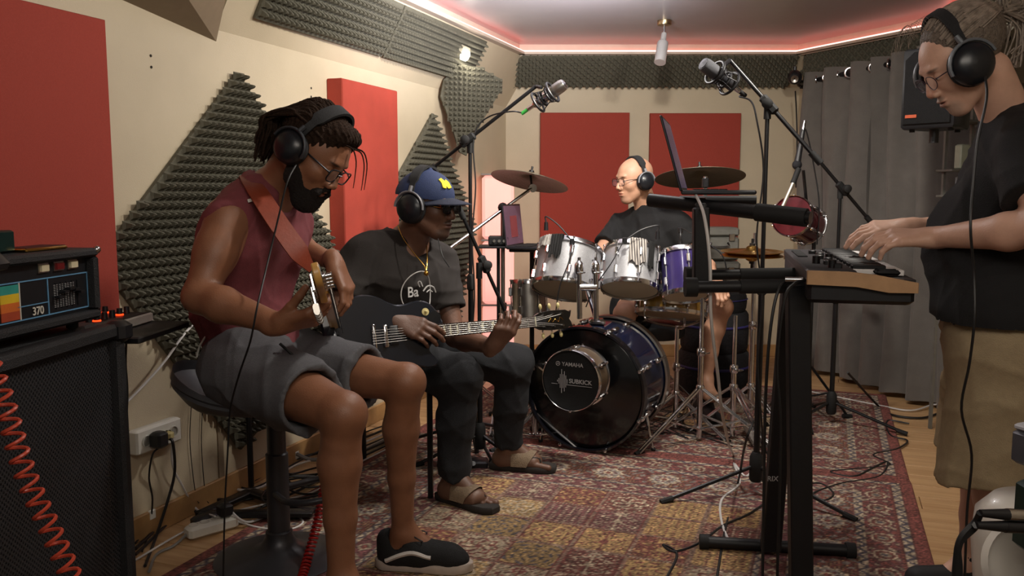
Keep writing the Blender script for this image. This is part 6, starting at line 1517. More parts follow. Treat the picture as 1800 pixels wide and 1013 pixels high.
t = thing('drum_leg_rod', W(1385, 360, 4.28), 'pale bent metal arm above the wine red drum', 'stand arm'); MB().tube([W(1372, 372, 4.2), W(1396, 318, 4.22)], .010, 10).build('rod', mat('dull_nickel', '#b9b0a2', .35, .8), t); MB().tube([W(1394, 322, 4.22), W(1404, 296, 4.23)], .014, 10).build('rubber_grip', M_rubber, t)
t = thing('microphone_stand', F(1395, 790).to_tuple(), 'thin black stand with small clamps carrying the wine red drum', 'microphone stand')
pz = Vector((W(1424, 600, 4.40).x, 4.40, 0)); MB().tube([pz+EZ*.08, Vector((pz.x, pz.y, W(1420, 395, 4.4).z))], .010, 10).build('pole', M_blackm, t); MB().tube([W(1424, 420, 4.40), W(1412, 300, 4.3)], .008, 10).build('boom', M_blackm, t); MB().box(W(1414, 398, 4.40), (.04, .05, .05), None, .008).build('clamp', M_rubber, t); tripod(t, pz, .30, .14, .25, M_blackm, R(15), .007)
# cables on the stands
cable([c1-Vector((.80, -.35, .52)).normalized()*.13, W(900, 196, 3.82), W(862, 204, 3.9), W(838, 225, 3.92), W(832, 262, 3.92), W(836, 330, 3.92), W(830, 420, 3.92), W(834, 520, 3.92), W(828, 640, 3.92), F(835, 792, .01), F(870, 800, .01)], .0035, M_cable_b, 'black cable running down the left boom stand', 'microphone_cable')
cable([c2+Vector((.72, .35, -.42)).normalized()*.13, W(1300, 170, 3.34), W(1320, 178, 3.30), W(1330, 210, 3.26), W(1342, 300, 3.27), W(1330, 420, 3.27), W(1340, 520, 3.27), W(1332, 640, 3.27), W(1340, 760, 3.27), F(1342, 850, .01), F(1390, 870, .01)], .0035, M_cable_b, 'black cable running down the tall right boom stand', 'microphone_cable')
cable([W(1413, 222, 4.26), W(1420, 240, 4.27), W(1432, 300, 4.3), W(1440, 360, 4.3), W(1436, 430, 4.32)], .0035, M_cable_b, 'black cable hanging from the stick microphone', 'microphone_cable')
# ================================================================== CURTAIN, SPEAKER, LAMPS
M_curt = mat('grey_taupe_curtain', '#6a6560', .85, 0, .10, 14, .3, 300, sheen=.2)
ca, cb_ = Vector((2.02, 5.86, 0)), Vector((2.37, 4.46, 0)); cd = (cb_-ca).normalized(); cn = Vector((cd.y, -cd.x, 0))
if cn.x > 0: cn = -cn
ztop = 2.0; crod = 1.955; Lc = (cb_-ca).length
def curtain(label, s0, s1, waves, flare, ph, offs=0.):
    n, mz = waves*14, 26; vs = []; 
    for lay in (0, .003):
        for j in range(mz+1):
            z = .03+(ztop-.03)*j/mz; f = 1-j/mz
            for i in range(n+1):
                u = i/n; s = s0+(s1-s0)*u+flare*f*(u-.3)
                amp = .058+.018*math.sin(3*f+ph); w = math.sin(2*math.pi*waves*u+ph+.5*math.sin(5*f+u*6))+.25*math.sin(4*math.pi*waves*u+f*3+ph)
                p = ca+cd*s+cn*(amp*w+.005*offs+lay+.025*f*math.sin(u*4+ph)); p.z = z+.006*math.sin(2*math.pi*waves*u) ; vs.append(p)
    o2 = (n+1)*(mz+1); fs = []
    for j in range(mz):
        for i in range(n): q = j*(n+1)+i; fs += [(q, q+1, q+n+2, q+n+1), (o2+q, o2+q+n+1, o2+q+n+2, o2+q+1)]
    t = thing('curtain', ca+cd*(s0+s1)/2, label, 'curtain', 'grey curtains'); MB().add(vs, fs).build('curtain_cloth', M_curt, t, ang=180)
    for k in range(waves*2):
        u = (k+.5)/(waves*2); s = s0+(s1-s0)*u; c_ = ca+cd*s+EZ*crod; nr = (cd+cn*(.8 if k % 2 else -.8)).normalized(); x, y, d_ = frame(nr)
        MB().tube([c_+x*(.030*math.cos(a))+y*(.030*math.sin(a)) for a in [2*math.pi*q/20 for q in range(21)]], .006, 8, False).build('grommet', M_chrome, t)
curtain('grey taupe curtain nearest the back wall, left half', .0, .70, 3, .06, .4); curtain('grey taupe curtain reaching behind the keyboard player, right half', .72, Lc+.10, 4, .08, 2.0, .01)
t = thing('curtain_rod', ca+EZ*crod, 'black curtain rod carrying the grey curtains', 'curtain rod'); MB().tube([ca-cd*.13+EZ*crod, cb_+cd*.2+EZ*crod], .016, 12).build('rod', M_blackm, t)
pk = ca-cd*.14; MB().ball(pk+EZ*crod, .026, 12).build('finial', M_blackm, t); MB().box(pk+EZ*(crod-.02)-cn*.10, (.02, .2, .03), (cd, cn, EZ), .003).build('bracket', M_blackm, t)
structure(MB().box(ca-cd*.05-cn*.03+EZ*1.0, (.10, .03, 2.0), (cd, cn, EZ), .004).build('trim_door_frame', M_wood, smooth=False))
t = thing('dome_camera', W(1397, 140, 5.8), 'small black dome camera on bracket beside the curtain rod', 'camera'); pc = W(1397, 136, 5.8)
MB().ball(pc, .048, 16).build('dome', M_black, t); MB().lathe([(.024, .03), (.024, .052), (.014, .050), (.0005, .045)], pc, (-.3, -.9, -.35), 18).build('lens', M_steel, t); MB().tube([pc, pc+EZ*.07], .012, 8).build('bracket', M_black, t)
cable([W(1398, 160, 5.85), W(1400, 200, 5.9), W(1401, 260, 5.92), W(1399, 330, 5.94)], .005, M_cable_b, 'black cable hanging below the dome camera')
# PA speaker
M_grl = mat('black_speaker_grille', '#141416', .7, .3, .3, 260, .7, 500)
Sa = W(1583, 228, 3.95); Sd = Vector((.66, -.75, 0)).normalized(); Sn = Vector((-.75, -.66, 0)).normalized(); hS = W(1583, 88, 3.95).z-Sa.z; wS = .23
t = thing('loudspeaker', Sa, 'black loudspeaker mounted high in front of the curtain', 'loudspeaker'); sa = lambda a, b, z: Sa+Sd*a-Sn*b+EZ*z
poly = [(0, 0), (wS, 0), (wS+.045, .10), (wS-.02, .24), (.02, .24), (-.045+.03, .10)]
poly = [(0, 0), (wS, 0), (wS+.02, .06), (wS-.03, .25), (.03, .25), (-.02, .06)]
MB().prism([(a, b) for a, b in poly], sa(0, 0, 0), Sd, -Sn, hS, .01).build('cabinet', M_black, t)
if MB and t.children and t.children[0].data.vertices[0].co.z > .1: pass
gp = [(.012, .02), (wS-.012, .02), (wS-.012, hS-.05), (wS-.05, hS-.015), (.05, hS-.015), (.012, hS-.05)]
MB().prism(gp, sa(0, 0, 0)+Sn*.0, Sd, EZ, .012, .003).build('grille', M_grl, t) if Sd.cross(EZ).dot(Sn) > 0 else MB().prism([(wS-a, b) for a, b in gp], sa(wS, 0, 0), -Sd, EZ, .012, .003).build('grille', M_grl, t)
MB().box(sa(.05, -.015, .055), (.05, .004, .014), (Sd, Sn, EZ)).build('badge', mat('orange_badge', '#b34a22', .5), t, smooth=False)
MB().tube([sa(.10, .12, -.0), sa(.10, .12, -.06)], .02, 12).build('pole_socket', M_black, t)
MB().tube([sa(.10, .22, hS*.5), sa(.10, .45, hS*.5), Vector((2.62, 4.35, 1.75))], .014, 10).build('wall_bracket', M_steel, t)
for (a, b, z) in ((.03, .05, -.01), (.20, .05, -.01), (.17, .2, -.01)): MB().tube([sa(a, b, .0), sa(a, b, -.012)], .012, 10).build('rubber_foot', M_rubber, t)
# shelf unit with small gear at the gap right of the curtain
t = thing('wall_shelf', W(1690, 340, 4.3), 'narrow metal shelf with pale boxes seen between curtain and keyboard player', 'shelf'); q0 = W(1678, 350, 4.15); q1 = W(1720, 350, 4.15)
for yy in (215, 300, 345): p = W(1698, yy, 4.22); MB().box(p, (.22, .16, .012), None, .002).build('shelf_board', mat('grey_shelf_paint', '#6b6a64', .6), t)
for xx in (1676, 1722): a = W(xx, 200, 4.22); MB().box(Vector((a.x, a.y+.06, 1.0)), (.012, .02, 2.0-.0), None).build('upright', mat('grey_shelf_paint', '#6b6a64', .6), t, smooth=False)
bs_ = [(1690, 290, .07, .12, '#a9b09c', 'pale green gadget on middle shelf board by the curtain'), (1706, 262, .06, .05, '#c7c9c2', 'small white boxed gadget leaning on shelf by the curtain'), (1692, 335, .08, .09, '#8f979b', 'grey clear jar on lowest shelf board by the curtain')]
for (x, y, w_, h_, c_, lb) in bs_: p = W(x, {290: 300, 262: 300, 335: 345}[y], 4.20); o = MB().box(p+EZ*(h_/2+.0065), (w_*.7, .06, h_), None, .006).build('shelf_gadget', mat('gadget_'+c_[1:], c_, .4), None); tag(o, lb, 'gadget')
# foam behind the keyboard player on the right wall
foam('pale edged foam panel on right wall behind the keyboard player', W(1718, 300, 4.05), Vector((.75, -.66, 0)), EZ, [(0, -.35), (.30, -.35), (.30, .30), (.05, .30)], .045, .04, .015)
# corner column lamp
lx = W(876, 500, 5.72); M_pap = mat('glowing_pink_shade', '#f3aca0', .6, 0, .03, 3, emit=.8)
t = thing('floor_lamp', (lx.x, lx.y, 0), 'tall glowing pink column lamp in the back left corner', 'lamp'); zt = W(876, 299, 5.72).z; r_ = .105
fr_ = (Vector((1, 0, 0)), Vector((0, 1, 0)), EZ)
for k in range(3):
    z0, z1 = .03+(zt-.06)*k/3, .03+(zt-.06)*(k+1)/3; MB().box(Vector((lx.x, lx.y, (z0+z1)/2)), (r_*2, .19, z1-z0-.014), fr_, .02).build('shade_panel', M_pap, t)
    MB().box(Vector((lx.x, lx.y, z1)), (r_*2+.012, .20, .010), fr_).build('shade_ring', mat('grey_lamp_ring', '#8d8580', .5), t, smooth=False)
MB().box(Vector((lx.x, lx.y, .015)), (r_*2+.02, .21, .03), fr_).build('base', M_steel, t, smooth=False)
# ceiling spot
c0 = W(1168, 38, 5.0); zc_ = ZCEIL-.0; Yl = c0.y*(zc_-1.2)/(c0.z-1.2); c0 = W(1168, 36, 5.0)
k_ = (ZCEIL+.004-CZ)/(c0.z-CZ); c0 = CAMP+(c0-CAMP)*k_
t = thing('ceiling_spotlight', c0, 'chrome cylinder spotlight hanging from the ceiling in mid room', 'spotlight')
MB().lathe([(.0005, -.03), (.040, -.028), (.042, -.024), (.042, .0)], c0, EZ, 28).build('canopy', mat('warm_nickel', '#a89878', .28, 1), t)
p1 = c0-EZ*.075; MB().tube([c0-EZ*.02, p1], .006, 8).build('stem', M_chrome, t)
sd_ = (W(1160, 110, c0.y-.08)-p1).normalized(); Ls = (W(1160, 110, c0.y-.08)-p1).length
MB().lathe([(.0005, 0), (.016, .002), (.018, .05), (.020, .055), (.0005+.030, .062), (.033, .068), (.033, Ls-.012), (.034, Ls)], p1, sd_, 28).build('spot_housing', mat('satin_chrome', '#e6e6e8', .4, .6, .04), t); MB().lathe([(.031, Ls-.002), (.0005, Ls-.003)], p1, sd_, 24).build('bulb', mat('warm_orange_bulb', '#ff8a3a', .4, 0, 0, emit=2.5), t)
# bright fixture on the left slope
cf = PL(808, 84, ledge(1.0), n_sl); t = thing('ceiling_spotlight', cf, 'small bright spotlight fixed on left ceiling slope at end of foam strip', 'spotlight')
MB().box(cf+n_sl*.03, (.10, .05, .05), (E2, SLn, n_sl), .01).build('fixture_body', mat('cream_metal', '#c9c0a8', .4), t); MB().box(cf+n_sl*.052+SLn*.025, (.085, .06, .03), (E2, SLn, n_sl), .01).build('diffuser', mat('glaring_white_lamp', '#fff6e2', .4, 0, 0, emit=7), t)
lamp('slope_spot_glow', 'POINT', cf+n_sl*.11+SLn*.05, 1.2, (1, .93, .8), None, .03)
cj = PL(830, 116, ledge(1.0), n_sl); tag(MB().box(cj+n_sl*.008, (.05, .02, .016), (E2, SLn, n_sl), .003).build('cable_clip', M_black, None), 'tiny black clip on slope above the draped corner foam', 'clip')
# ================================================================== LEFT: CABINET, AMPLIFIER, CONTROLLER
cdir = Vector((.067, 1, 0)).normalized(); cnr = Vector((cdir.y, -cdir.x, 0)); CF = (cdir, -cnr, EZ)
CP = W(207, 566, 2.20); zc = CP.z; cat_ = lambda a, b, z=0: Vector((CP.x, CP.y, 0))-cdir*a-cnr*b+EZ*z     # a toward camera, b into depth
t = thing('speaker_cabinet', cat_(.4, .2), 'tall black mesh-fronted speaker cabinet under the amplifier', 'loudspeaker'); Lcab, Dcab = .98, .38
M_tolex = mat('black_tolex', '#1d1d20', .6, 0, .15, 90, .5, 400)
MB().box(cat_(Lcab/2, Dcab/2+.02, zc/2), (Lcab, Dcab-.04, zc-.002), CF, .012).build('cabinet_body', M_tolex, t)
bd = .036
for (c_, sz) in ((cat_(Lcab/2, .005, zc-bd/2-.001), (Lcab, .05, bd)), (cat_(Lcab/2, .005, bd/2+.03), (Lcab, .05, bd)), (cat_(bd/2, .005, zc/2), (bd, .05, zc-.01)), (cat_(Lcab-bd/2, .005, zc/2), (bd, .05, zc-.01))): MB().box(c_, sz, CF, .008).build('front_frame', M_tolex, t)
def mesh_grille():
    m = bpy.data.materials.new('perforated_grille'); m.use_nodes = True; nt = m.node_tree; N = nt.nodes; L = nt.links; b = N['Principled BSDF']
    b.inputs['Base Color'].default_value = (.05, .05, .055, 1); b.inputs['Roughness'].default_value = .45; b.inputs['Metallic'].default_value = .4
    tc = N.new('ShaderNodeTexCoord'); mp = N.new('ShaderNodeMapping'); mp.inputs['Rotation'].default_value = (0, 0, math.atan2(cdir.y, cdir.x)*-1); L.new(tc.outputs['Object'], mp.inputs[0])
    sx_ = N.new('ShaderNodeSeparateXYZ'); L.new(mp.outputs[0], sx_.inputs[0])
    def sn(o, k, ph=0):
        a = N.new('ShaderNodeMath'); a.operation = 'MULTIPLY_ADD'; L.new(o, a.inputs[0]); a.inputs[1].default_value = k; a.inputs[2].default_value = ph; c = N.new('ShaderNodeMath'); c.operation = 'SINE'; L.new(a.outputs[0], c.inputs[0]); return c.outputs[0]
    mu = N.new('ShaderNodeMath'); mu.operation = 'MULTIPLY'; L.new(sn(sx_.outputs[0], 480), mu.inputs[0]); L.new(sn(sx_.outputs[2], 480), mu.inputs[1])
    gt = N.new('ShaderNodeMath'); gt.operation = 'GREATER_THAN'; L.new(mu.outputs[0], gt.inputs[0]); gt.inputs[1].default_value = .12
    mr = N.new('ShaderNodeMapRange'); L.new(gt.outputs[0], mr.inputs[0]); mr.inputs[3].default_value = 1; mr.inputs[4].default_value = .12; L.new(mr.outputs[0], b.inputs['Alpha']); return m
MB().box(cat_(Lcab/2, .006, zc/2+.015), (Lcab-2*bd+.004, .004, zc-2*bd-.03), CF).build('grille', mesh_grille(), t, smooth=False)
M_cone = mat('grey_speaker_cone', '#6a6b72', .7, 0, .1, 20)
for (a, z, r_) in ((.20, zc-.56, .105), (.20, zc-.30, .045), (.48, zc-.50, .13), (.22, .16, .09)):
    MB().lathe([(r_*1.12, -.0), (r_*1.12, .010), (r_, .012), (r_*.92, .004), (r_*.35, -.02), (r_*.33, -.005), (.0005, .002)], cat_(a, .026, z), cnr, 36).build('speaker_cone', M_cone, t)
MB().box(cat_(.13, .022, zc-.11), (.18, .006, .10), CF).build('backing_plate', mat('grey_plate', '#5a5a5e', .6), t, smooth=False)
for (a, z) in ((.0, zc), (.0, .03), (Lcab, zc)):
    MB().box(cat_(a+.012 if a == 0 else a-.012, -.006, z-.022 if z > .1 else z+.022), (.06, .06, .055), CF, .012).build('corner_protector', M_black, t)
# shelf stand and midi controller
sh = W(205, 592, 2.34); t = thing('equipment_table', LW(250, 900).to_tuple(), 'flat black shelf stand beside the cabinet holding small controller', 'table')
sc_c = cat_(-.20, .10); zsh = W(250, 585, 2.36).z
MB().box(Vector((sc_c.x-.04, sc_c.y-.02, zsh)), (.30, .36, .018), CF, .004).build('shelf_top', M_black, t); MB().tube([Vector((sc_c.x-.12, sc_c.y, zsh)), Vector((sc_c.x-.12, sc_c.y, .02))], .014, 10).build('pole', M_blackm, t); MB().box(Vector((sc_c.x-.12, sc_c.y, .012)), (.26, .26, .02), CF, .006).build('foot_plate', M_blackm, t)
t = thing('midi_controller', Vector((sc_c.x, sc_c.y, zsh)), 'small knob controller with silver front edge and red lit knobs', 'controller'); cc0 = Vector((sc_c.x-.055, sc_c.y-.02, zsh+.0095))
MB().box(cc0+EZ*.014, (.26, .17, .028), CF, .004).build('housing', M_black, t); MB().box(cc0+cnr*.088+EZ*.014, (.265, .014, .030), CF, .005).build('front_edge', mat('pale_silver_paint', '#c9c7c0', .4, .1), t); MB().box(cc0-cnr*.088+EZ*.016, (.265, .010, .032), CF, .003).build('rear_edge', mat('satin_silver', '#b9b6ae', .35, .6), t)
M_glow = mat('red_knob_light', '#ff3a12', .4, 0, 0, emit=2.5)
for i in range(6):
    for j in range(2):
        q = cc0+cdir*(-.10+.04*i)+cnr*(-.035+.065*j)+EZ*.028; kk = MB().tube([q, q+EZ*.020], [.009, .0075], 12).build('knob', M_black, t)
        if (i, j) in ((1, 0), (1, 1), (4, 1), (5, 0)): MB().lathe([(.011, 0), (.011, .003), (.009, .004)], q, EZ, 12).build('light_ring', M_glow, kk)
# amplifier head
aA = W(180, 548, 2.14); za0 = zc+.022; za1 = W(174, 436, 2.14).z; Ha = za1-za0; ad = Vector((.12, 1, 0)).normalized(); an_ = Vector((ad.y, -ad.x, 0)); AF = (ad, -an_, EZ); La, Da = .56, .27
aat = lambda a, b, z: Vector((aA.x, aA.y, za0))-ad*a-an_*b+EZ*z
t = thing('amplifier_head', aat(.2, .1, 0), 'black bass amplifier head with blue framed panel and 370 print', 'amplifier')
for (c_, sz) in ((aat(La/2, Da/2, .010), (La, Da, .022)), (aat(La/2, Da/2, Ha-.010), (La, Da, .022)), (aat(.009, Da/2, Ha/2), (.018, Da, Ha-.04)), (aat(La-.009, Da/2, Ha/2), (.018, Da, Ha-.04)), (aat(La/2, Da-.008, Ha/2), (La, .014, Ha-.04))): MB().box(c_, sz, AF, .006).build('case_wall', M_tolex, t)
pn = MB().box(aat(La/2, .030, Ha/2), (La-.036, .012, Ha-.044), AF).build('front_panel', mat('charcoal_front_panel', '#1a1b1f', .45, .2), t, smooth=False)
M_blu = mat('light_blue_line', '#5f8fb4', .5); ff = .0225
def onp(a, z, w, h, m, name, par=pn, th=.002, b=None): return MB().box(aat(a, (ff if b is None else b), z), (w, th, h), AF).build(name, m, par, smooth=False)
zt_, zb_ = Ha*.66, Ha*.17
for z in (zt_, zb_): onp(.22, z, .40, .0028, M_blu, 'blue_frame_line')
for a in (.022, .172): onp(a, (zt_+zb_)/2, .0025, zt_-zb_, M_blu, 'blue_frame_line')
onp(.225, zb_+.030, .105, .0022, M_blu, 'blue_frame_line')
TEXT('370', aat(.212, .0205, zb_+.006), ad, EZ, .026, mat('cream_print', '#d0ccc0', .5), pn, .0006)
for i, (c_, nm_) in enumerate((('#2f8f84', 'teal'), ('#d9b528', 'yellow'), ('#d06a2a', 'orange'), ('#a8452a', 'rust'))): onp(.300, zt_-.008-.0195*i-.006, .058, .0195, mat(nm_+'_stripe', c_, .5), 'colour_stripe')
onp(.268, (zt_+zb_)/2, .003, zt_-zb_-.002, mat('cream_print', '#d0ccc0', .5), 'cream_line')
M_cr = mat('cream_button', '#cfc3a4', .4); M_rd = mat('dark_red_button', '#5a1414', .3, emit=.15)
for a, m_ in ((.185, M_cr), (.130, M_rd), (.078, M_cr)):
    onp(a, Ha*.80, .036, .022, M_steel, 'button_bezel', pn, .004); onp(a, Ha*.80, .026, .015, m_, 'rocker_switch', pn, .006, .018)
for i in range(5):
    a = .062+.0205*i
    for k in range(14): onp(a, zb_+.014+.0040*k, .014, .0011, M_prt, 'scale_mark', pn, .0012) if i in (1, 2, 3, 4) else None
    onp(a, zb_+.040, .0022, .062, M_black, 'slider_slot', pn, .003)
    onp(a, zb_+.030+(.012, .020, .024, .018, .008)[i], .017, .006, M_black, 'slider_knob', pn, .014, .014)
for k in range(4): MB().tube([aat(.05+.15*k, .05+.15*(k % 2), 0), aat(.05+.15*k, .05+.15*(k % 2), -.021)], .014, 12).build('rubber_foot', M_rubber, t)
MB().ball(aat(.004, .004, Ha-.004), .010, 10).build('corner_cap', M_chrome, t)
for (a, b) in ((.012, .25),): pass
t = thing('phone', aat(.10, .08, Ha+.004), 'dark phone with gold edge lying on top of the amplifier', 'phone'); MB().box(aat(.125, .085, Ha+.0055), (.15, .072, .009), AF, .003).build('phone_body', M_gold, t); MB().box(aat(.125, .085, Ha+.0105), (.142, .064, .0012), AF).build('screen', M_black, t, smooth=False)
t = thing('effects_box', aat(.26, .14, Ha), 'dark green metal box with plugged cable on the amplifier', 'box'); M_grn = mat('dark_green_metal', '#12332f', .35, .4)
MB().box(aat(.255, .12, Ha+.028), (.11, .09, .05), AF, .004).build('housing', M_grn, t); MB().tube([aat(.205, .14, Ha+.026), aat(.165, .14, Ha+.024)], .009, 12).build('plug', M_black, t)
cable([aat(.165, .14, Ha+.024), aat(.13, .15, Ha+.024), aat(.09, .17, Ha+.010), aat(.05, .22, Ha+.006), aat(-.02, .30, Ha-.03)], .004, M_cable_b, 'black cable plugged into the green box on the amplifier')
t = thing('foot_switch', W(10, 460, 1.55), 'black angular bracket at far left in front of the amplifier', 'bracket'); MB().prism([(0, 0), (.050, .010), (.056, .022), (.035, .044), (.0, .050)], W(-28, 482, 1.62), (1, 0, 0), (0, 0, 1), .05, .008).build('bracket_plate', M_black, t)
# coiled leads
def coil(pts, R_, r, turns, m, label, name='coiled_cable'):
    P = smooth_path(pts, 14); n = turns*12; out = []; ls = [0]
    for a, b in zip(P, P[1:]): ls.append(ls[-1]+(b-a).length)
    k = 0; x = None
    for i in range(n+1):
        s = ls[-1]*i/n
        while k < len(P)-2 and ls[k+1] < s: k += 1
        f = (s-ls[k])/max(ls[k+1]-ls[k], 1e-6); p = P[k].lerp(P[k+1], f); tg = (P[k+1]-P[k]).normalized()
        x = frame(tg)[0] if x is None else (x-tg*x.dot(tg)).normalized(); y = tg.cross(x); a = 2*math.pi*i/12; out.append(p+x*(R_*math.cos(a))+y*(R_*math.sin(a)))
    return tag(MB().tube(out, r, 6).build(name, m), label, 'cable')
M_oran = mat('orange_red_cable', '#c94b35', .4, 0, .08); M_redc = mat('red_cable', '#a81c18', .4, 0, .08)
coil([W(-18, 640, 1.50), W(6, 705, 1.50), W(45, 835, 1.50), W(90, 935, 1.50), W(132, 1030, 1.50)], .0165, .0036, 16, M_oran, 'orange red coiled cable hanging across the speaker cabinet')
coil([W(575, 775, 2.78), W(573, 830, 2.75), W(560, 910, 2.68), W(540, 985, 2.60), W(525, 1035, 2.5)], .0125, .0042, 38, M_redc, 'red coiled cable hanging beside the stool and touching rug')
# wall sockets, power strips
so = LW(262, 765); t = thing('wall_socket', so, 'white triple surface socket box low on left wall', 'socket'); p0, p1_ = LW(224, 765), LW(302, 765); Wd_ = (p1_-p0).length; ctr = (p0+p1_)/2; SF = (E2, -E1, EZ); hh_ = .085
MB().box(ctr+E1*.022, (Wd_, .044, hh_), SF, .006).build('socket_box', M_white, t)
for k in (-1, 0, 1): MB().lathe([(.021, .0), (.021, .004), (.018, .004), (.018, -.004), (.0005, -.004)], ctr+E2*(k*Wd_*.3)+E1*.044, E1, 20).build('socket_face', mat('white_socket_face', '#c9c6bd', .4), t)
a = ctr-E2*.035+E1*.07; tag(MB().box(a, (.05, .05, .055), SF, .008).build('power_adapter', M_black), 'black power adapter plugged into white wall socket', 'adapter')
a2_ = ctr+E2*.02+E1*.062; tag(MB().box(a2_, (.035, .035, .035), SF, .010).build('mains_plug', mat('cream_plug', '#c9bb86', .4)), 'cream coloured mains plug in the white wall socket', 'plug')
cable([a-EZ*.028, LW(268, 800, .07), LW(262, 840, .05), LW(268, 880, .04), F(262, 935, .01), F(250, 970, .008)], .0032, M_cable_b, 'thin black lead hanging from the adapter on wall socket')
cable([a2_-EZ*.01, LW(304, 780, .09), LW(307, 830, .06), LW(295, 880, .05), F(272, 950, .01), F(255, 995, .01)], .0055, M_cable_b, 'thick black lead hanging from the cream wall plug')
cable([a2_+E2*.02, LW(303, 815, .04), LW(318, 850, .03), F(345, 895, .02), F(378, 908, .06)], .004, M_cable_w, 'white lead from wall socket to the floor power strip')
cable([LW(350, 560, .02), LW(322, 590, .05), LW(290, 635, .05), LW(250, 680, .05), LW(205, 725, .05)], .0045, M_cable_w, 'white lead drooping from the controller along left wall')
cable([W(222, 600, 2.33), W(221, 640, 2.33), W(224, 690, 2.33), W(222, 760, 2.33), W(224, 860, 2.33)], .003, M_cable_b, 'thin black lead hanging under the small controller')
for i, (x0, x1) in enumerate(((337, 344), (357, 361))): cable([LW(x0, 700, .012), LW(x0-3, 780, .012), LW(x1, 870, .012), LW(x1+6, 885, .02)], .0016, M_cable_b, ('left' if i == 0 else 'right')+' of two hair-thin black wires running down left wall')
ps = F(328, 950); pe = F(415, 925); pd_ = (pe-ps).normalized(); t = thing('power_strip', (ps+pe)/2, 'white multi-socket power strip on floor by the left wall', 'power strip')
PF = (pd_, Vector((-pd_.y, pd_.x, 0)), EZ); MB().box((ps+pe)/2+EZ*.024, ((pe-ps).length, .058, .046), PF, .010).build('strip_body', M_white, t)
for k in range(4): MB().lathe([(.017, 0), (.017, .002), (.014, .002), (.014, -.006), (.0005, -.006)], ps.lerp(pe, .15+.22*k)+EZ*.048, EZ, 18).build('socket_face', mat('white_socket_face', '#c9c6bd', .4), t)
tag(MB().box(ps.lerp(pe, .78)+EZ*.072, (.048, .05, .046), PF, .008).build('power_adapter', M_black), 'black adapter plugged in the white floor power strip', 'adapter'); q = F(362, 918, .02); tag(MB().box(q+EZ*.01, (.10, .05, .035), PF, .008).build('power_brick', M_black), 'black power brick lying behind the white power strip', 'adapter')
cable([ps.lerp(pe, .78)+EZ*.09, F(432, 918, .02), F(480, 905, .008), F(520, 908, .008), F(532, 920, .008), F(505, 932, .008), F(455, 928, .008), pe+EZ*.02], .0042, M_cable_w, 'white lead looping out beyond the power strip')
cable([ps+EZ*.02, F(305, 960, .01), F(275, 975, .01), F(262, 1005, .01)], .005, mat('grey_cable_jacket', '#7d7b78', .5), 'grey lead running from the power strip to the cabinet')
for i, yy in enumerate((842, 722)):
    p = LW((267, 521)[i], (905, 800)[i], .012); tag(MB().box(p, (.03, .012, .035), SF, .003).build('cable_clip', M_white), ('white cable clip on wall above the baseboard near the socket', 'white cable clip on wall above baseboard between the players')[i], 'clip')
cable([LW(521, 798, .03), F(545, 808, .02), F(580, 806, .015), F(620, 800, .015), F(680, 772, .015)], .009, mat('grey_cable_jacket', '#7d7b78', .5), 'thick grey cable along the left baseboard between the players')
for i in range(7):
    rr_ = random.Random(40+i); y0 = 985-10*i; pts = [F(238, y0, .01), F(330+rr_.uniform(-20, 20), y0-60-8*i+rr_.uniform(-10, 10), .012), F(430+rr_.uniform(-20, 20), 905-9*i+rr_.uniform(-12, 12), .014), F(520+rr_.uniform(-10, 30), 862-8*i+rr_.uniform(-12, 12), .016), F(600, 830-9*i, .016), F(690, 785-7*i, .012)]
    cable(pts, .0038+.0012*(i % 3), M_cable_b if i % 4 else M_cable_w, ('white' if i % 4 == 0 else 'black')+' cable in the bundle along left baseboard, %s from the wall' % ('seventh', 'sixth', 'fifth', 'fourth', 'third', 'second', 'first')[i], group='cables along the left baseboard')
for i in range(5):
    rr_ = random.Random(60+i); c_ = F(545+rr_.uniform(-15, 15), 838+8*i, .012+.006*i); r_ = .06+.02*i
    pts = [c_+Vector((r_*1.3*math.cos(a), r_*math.sin(a), .012*math.sin(a*2+i)+.012)) for a in [2*math.pi*q/12+i for q in range(14)]]; cable(pts, .0042, M_cable_b, 'black cable coil on floor behind the stool, %s ring' % ('innermost', 'second', 'middle', 'fourth', 'outermost')[i], group='coiled cables behind the stool')
# folding black base near the wall (instrument stand)
t = thing('instrument_stand', F(450, 870).to_tuple(), 'low black folding instrument stand on floor behind the stool column', 'stand')
for (x0, y0, x1, y1) in ((352, 905, 440, 865), (440, 865, 548, 900), (352, 905, 548, 902)): MB().box((F(x0, y0, .03)+F(x1, y1, .03))/2, ((F(x1, y1)-F(x0, y0)).length, .05, .02), ((F(x1, y1)-F(x0, y0)).normalized(), EZ.cross((F(x1, y1)-F(x0, y0)).normalized()), EZ), .004).build('base_bar', M_blackm, t)
pq = F(442, 868); MB().tube([pq+EZ*.03, pq+EZ*.42], .012, 8).build('post', M_blackm, t); MB().tube([pq+EZ*.42, pq+EZ*.42+Vector((-.03, -.02, .05))], .022, 10).build('neck_rest', M_rubber, t)
# small items on the rug
t = thing('foot_pedal', F(835, 816).to_tuple(), 'small black effects pedal on rug behind the sandals', 'pedal'); MB().box(F(832, 815, .02), (.13, .08, .035), None, .006).build('pedal_body', M_black, t); MB().tube([F(832, 815, .035), F(832, 815, .048)], .010, 12).build('foot_button', M_chrome, t)
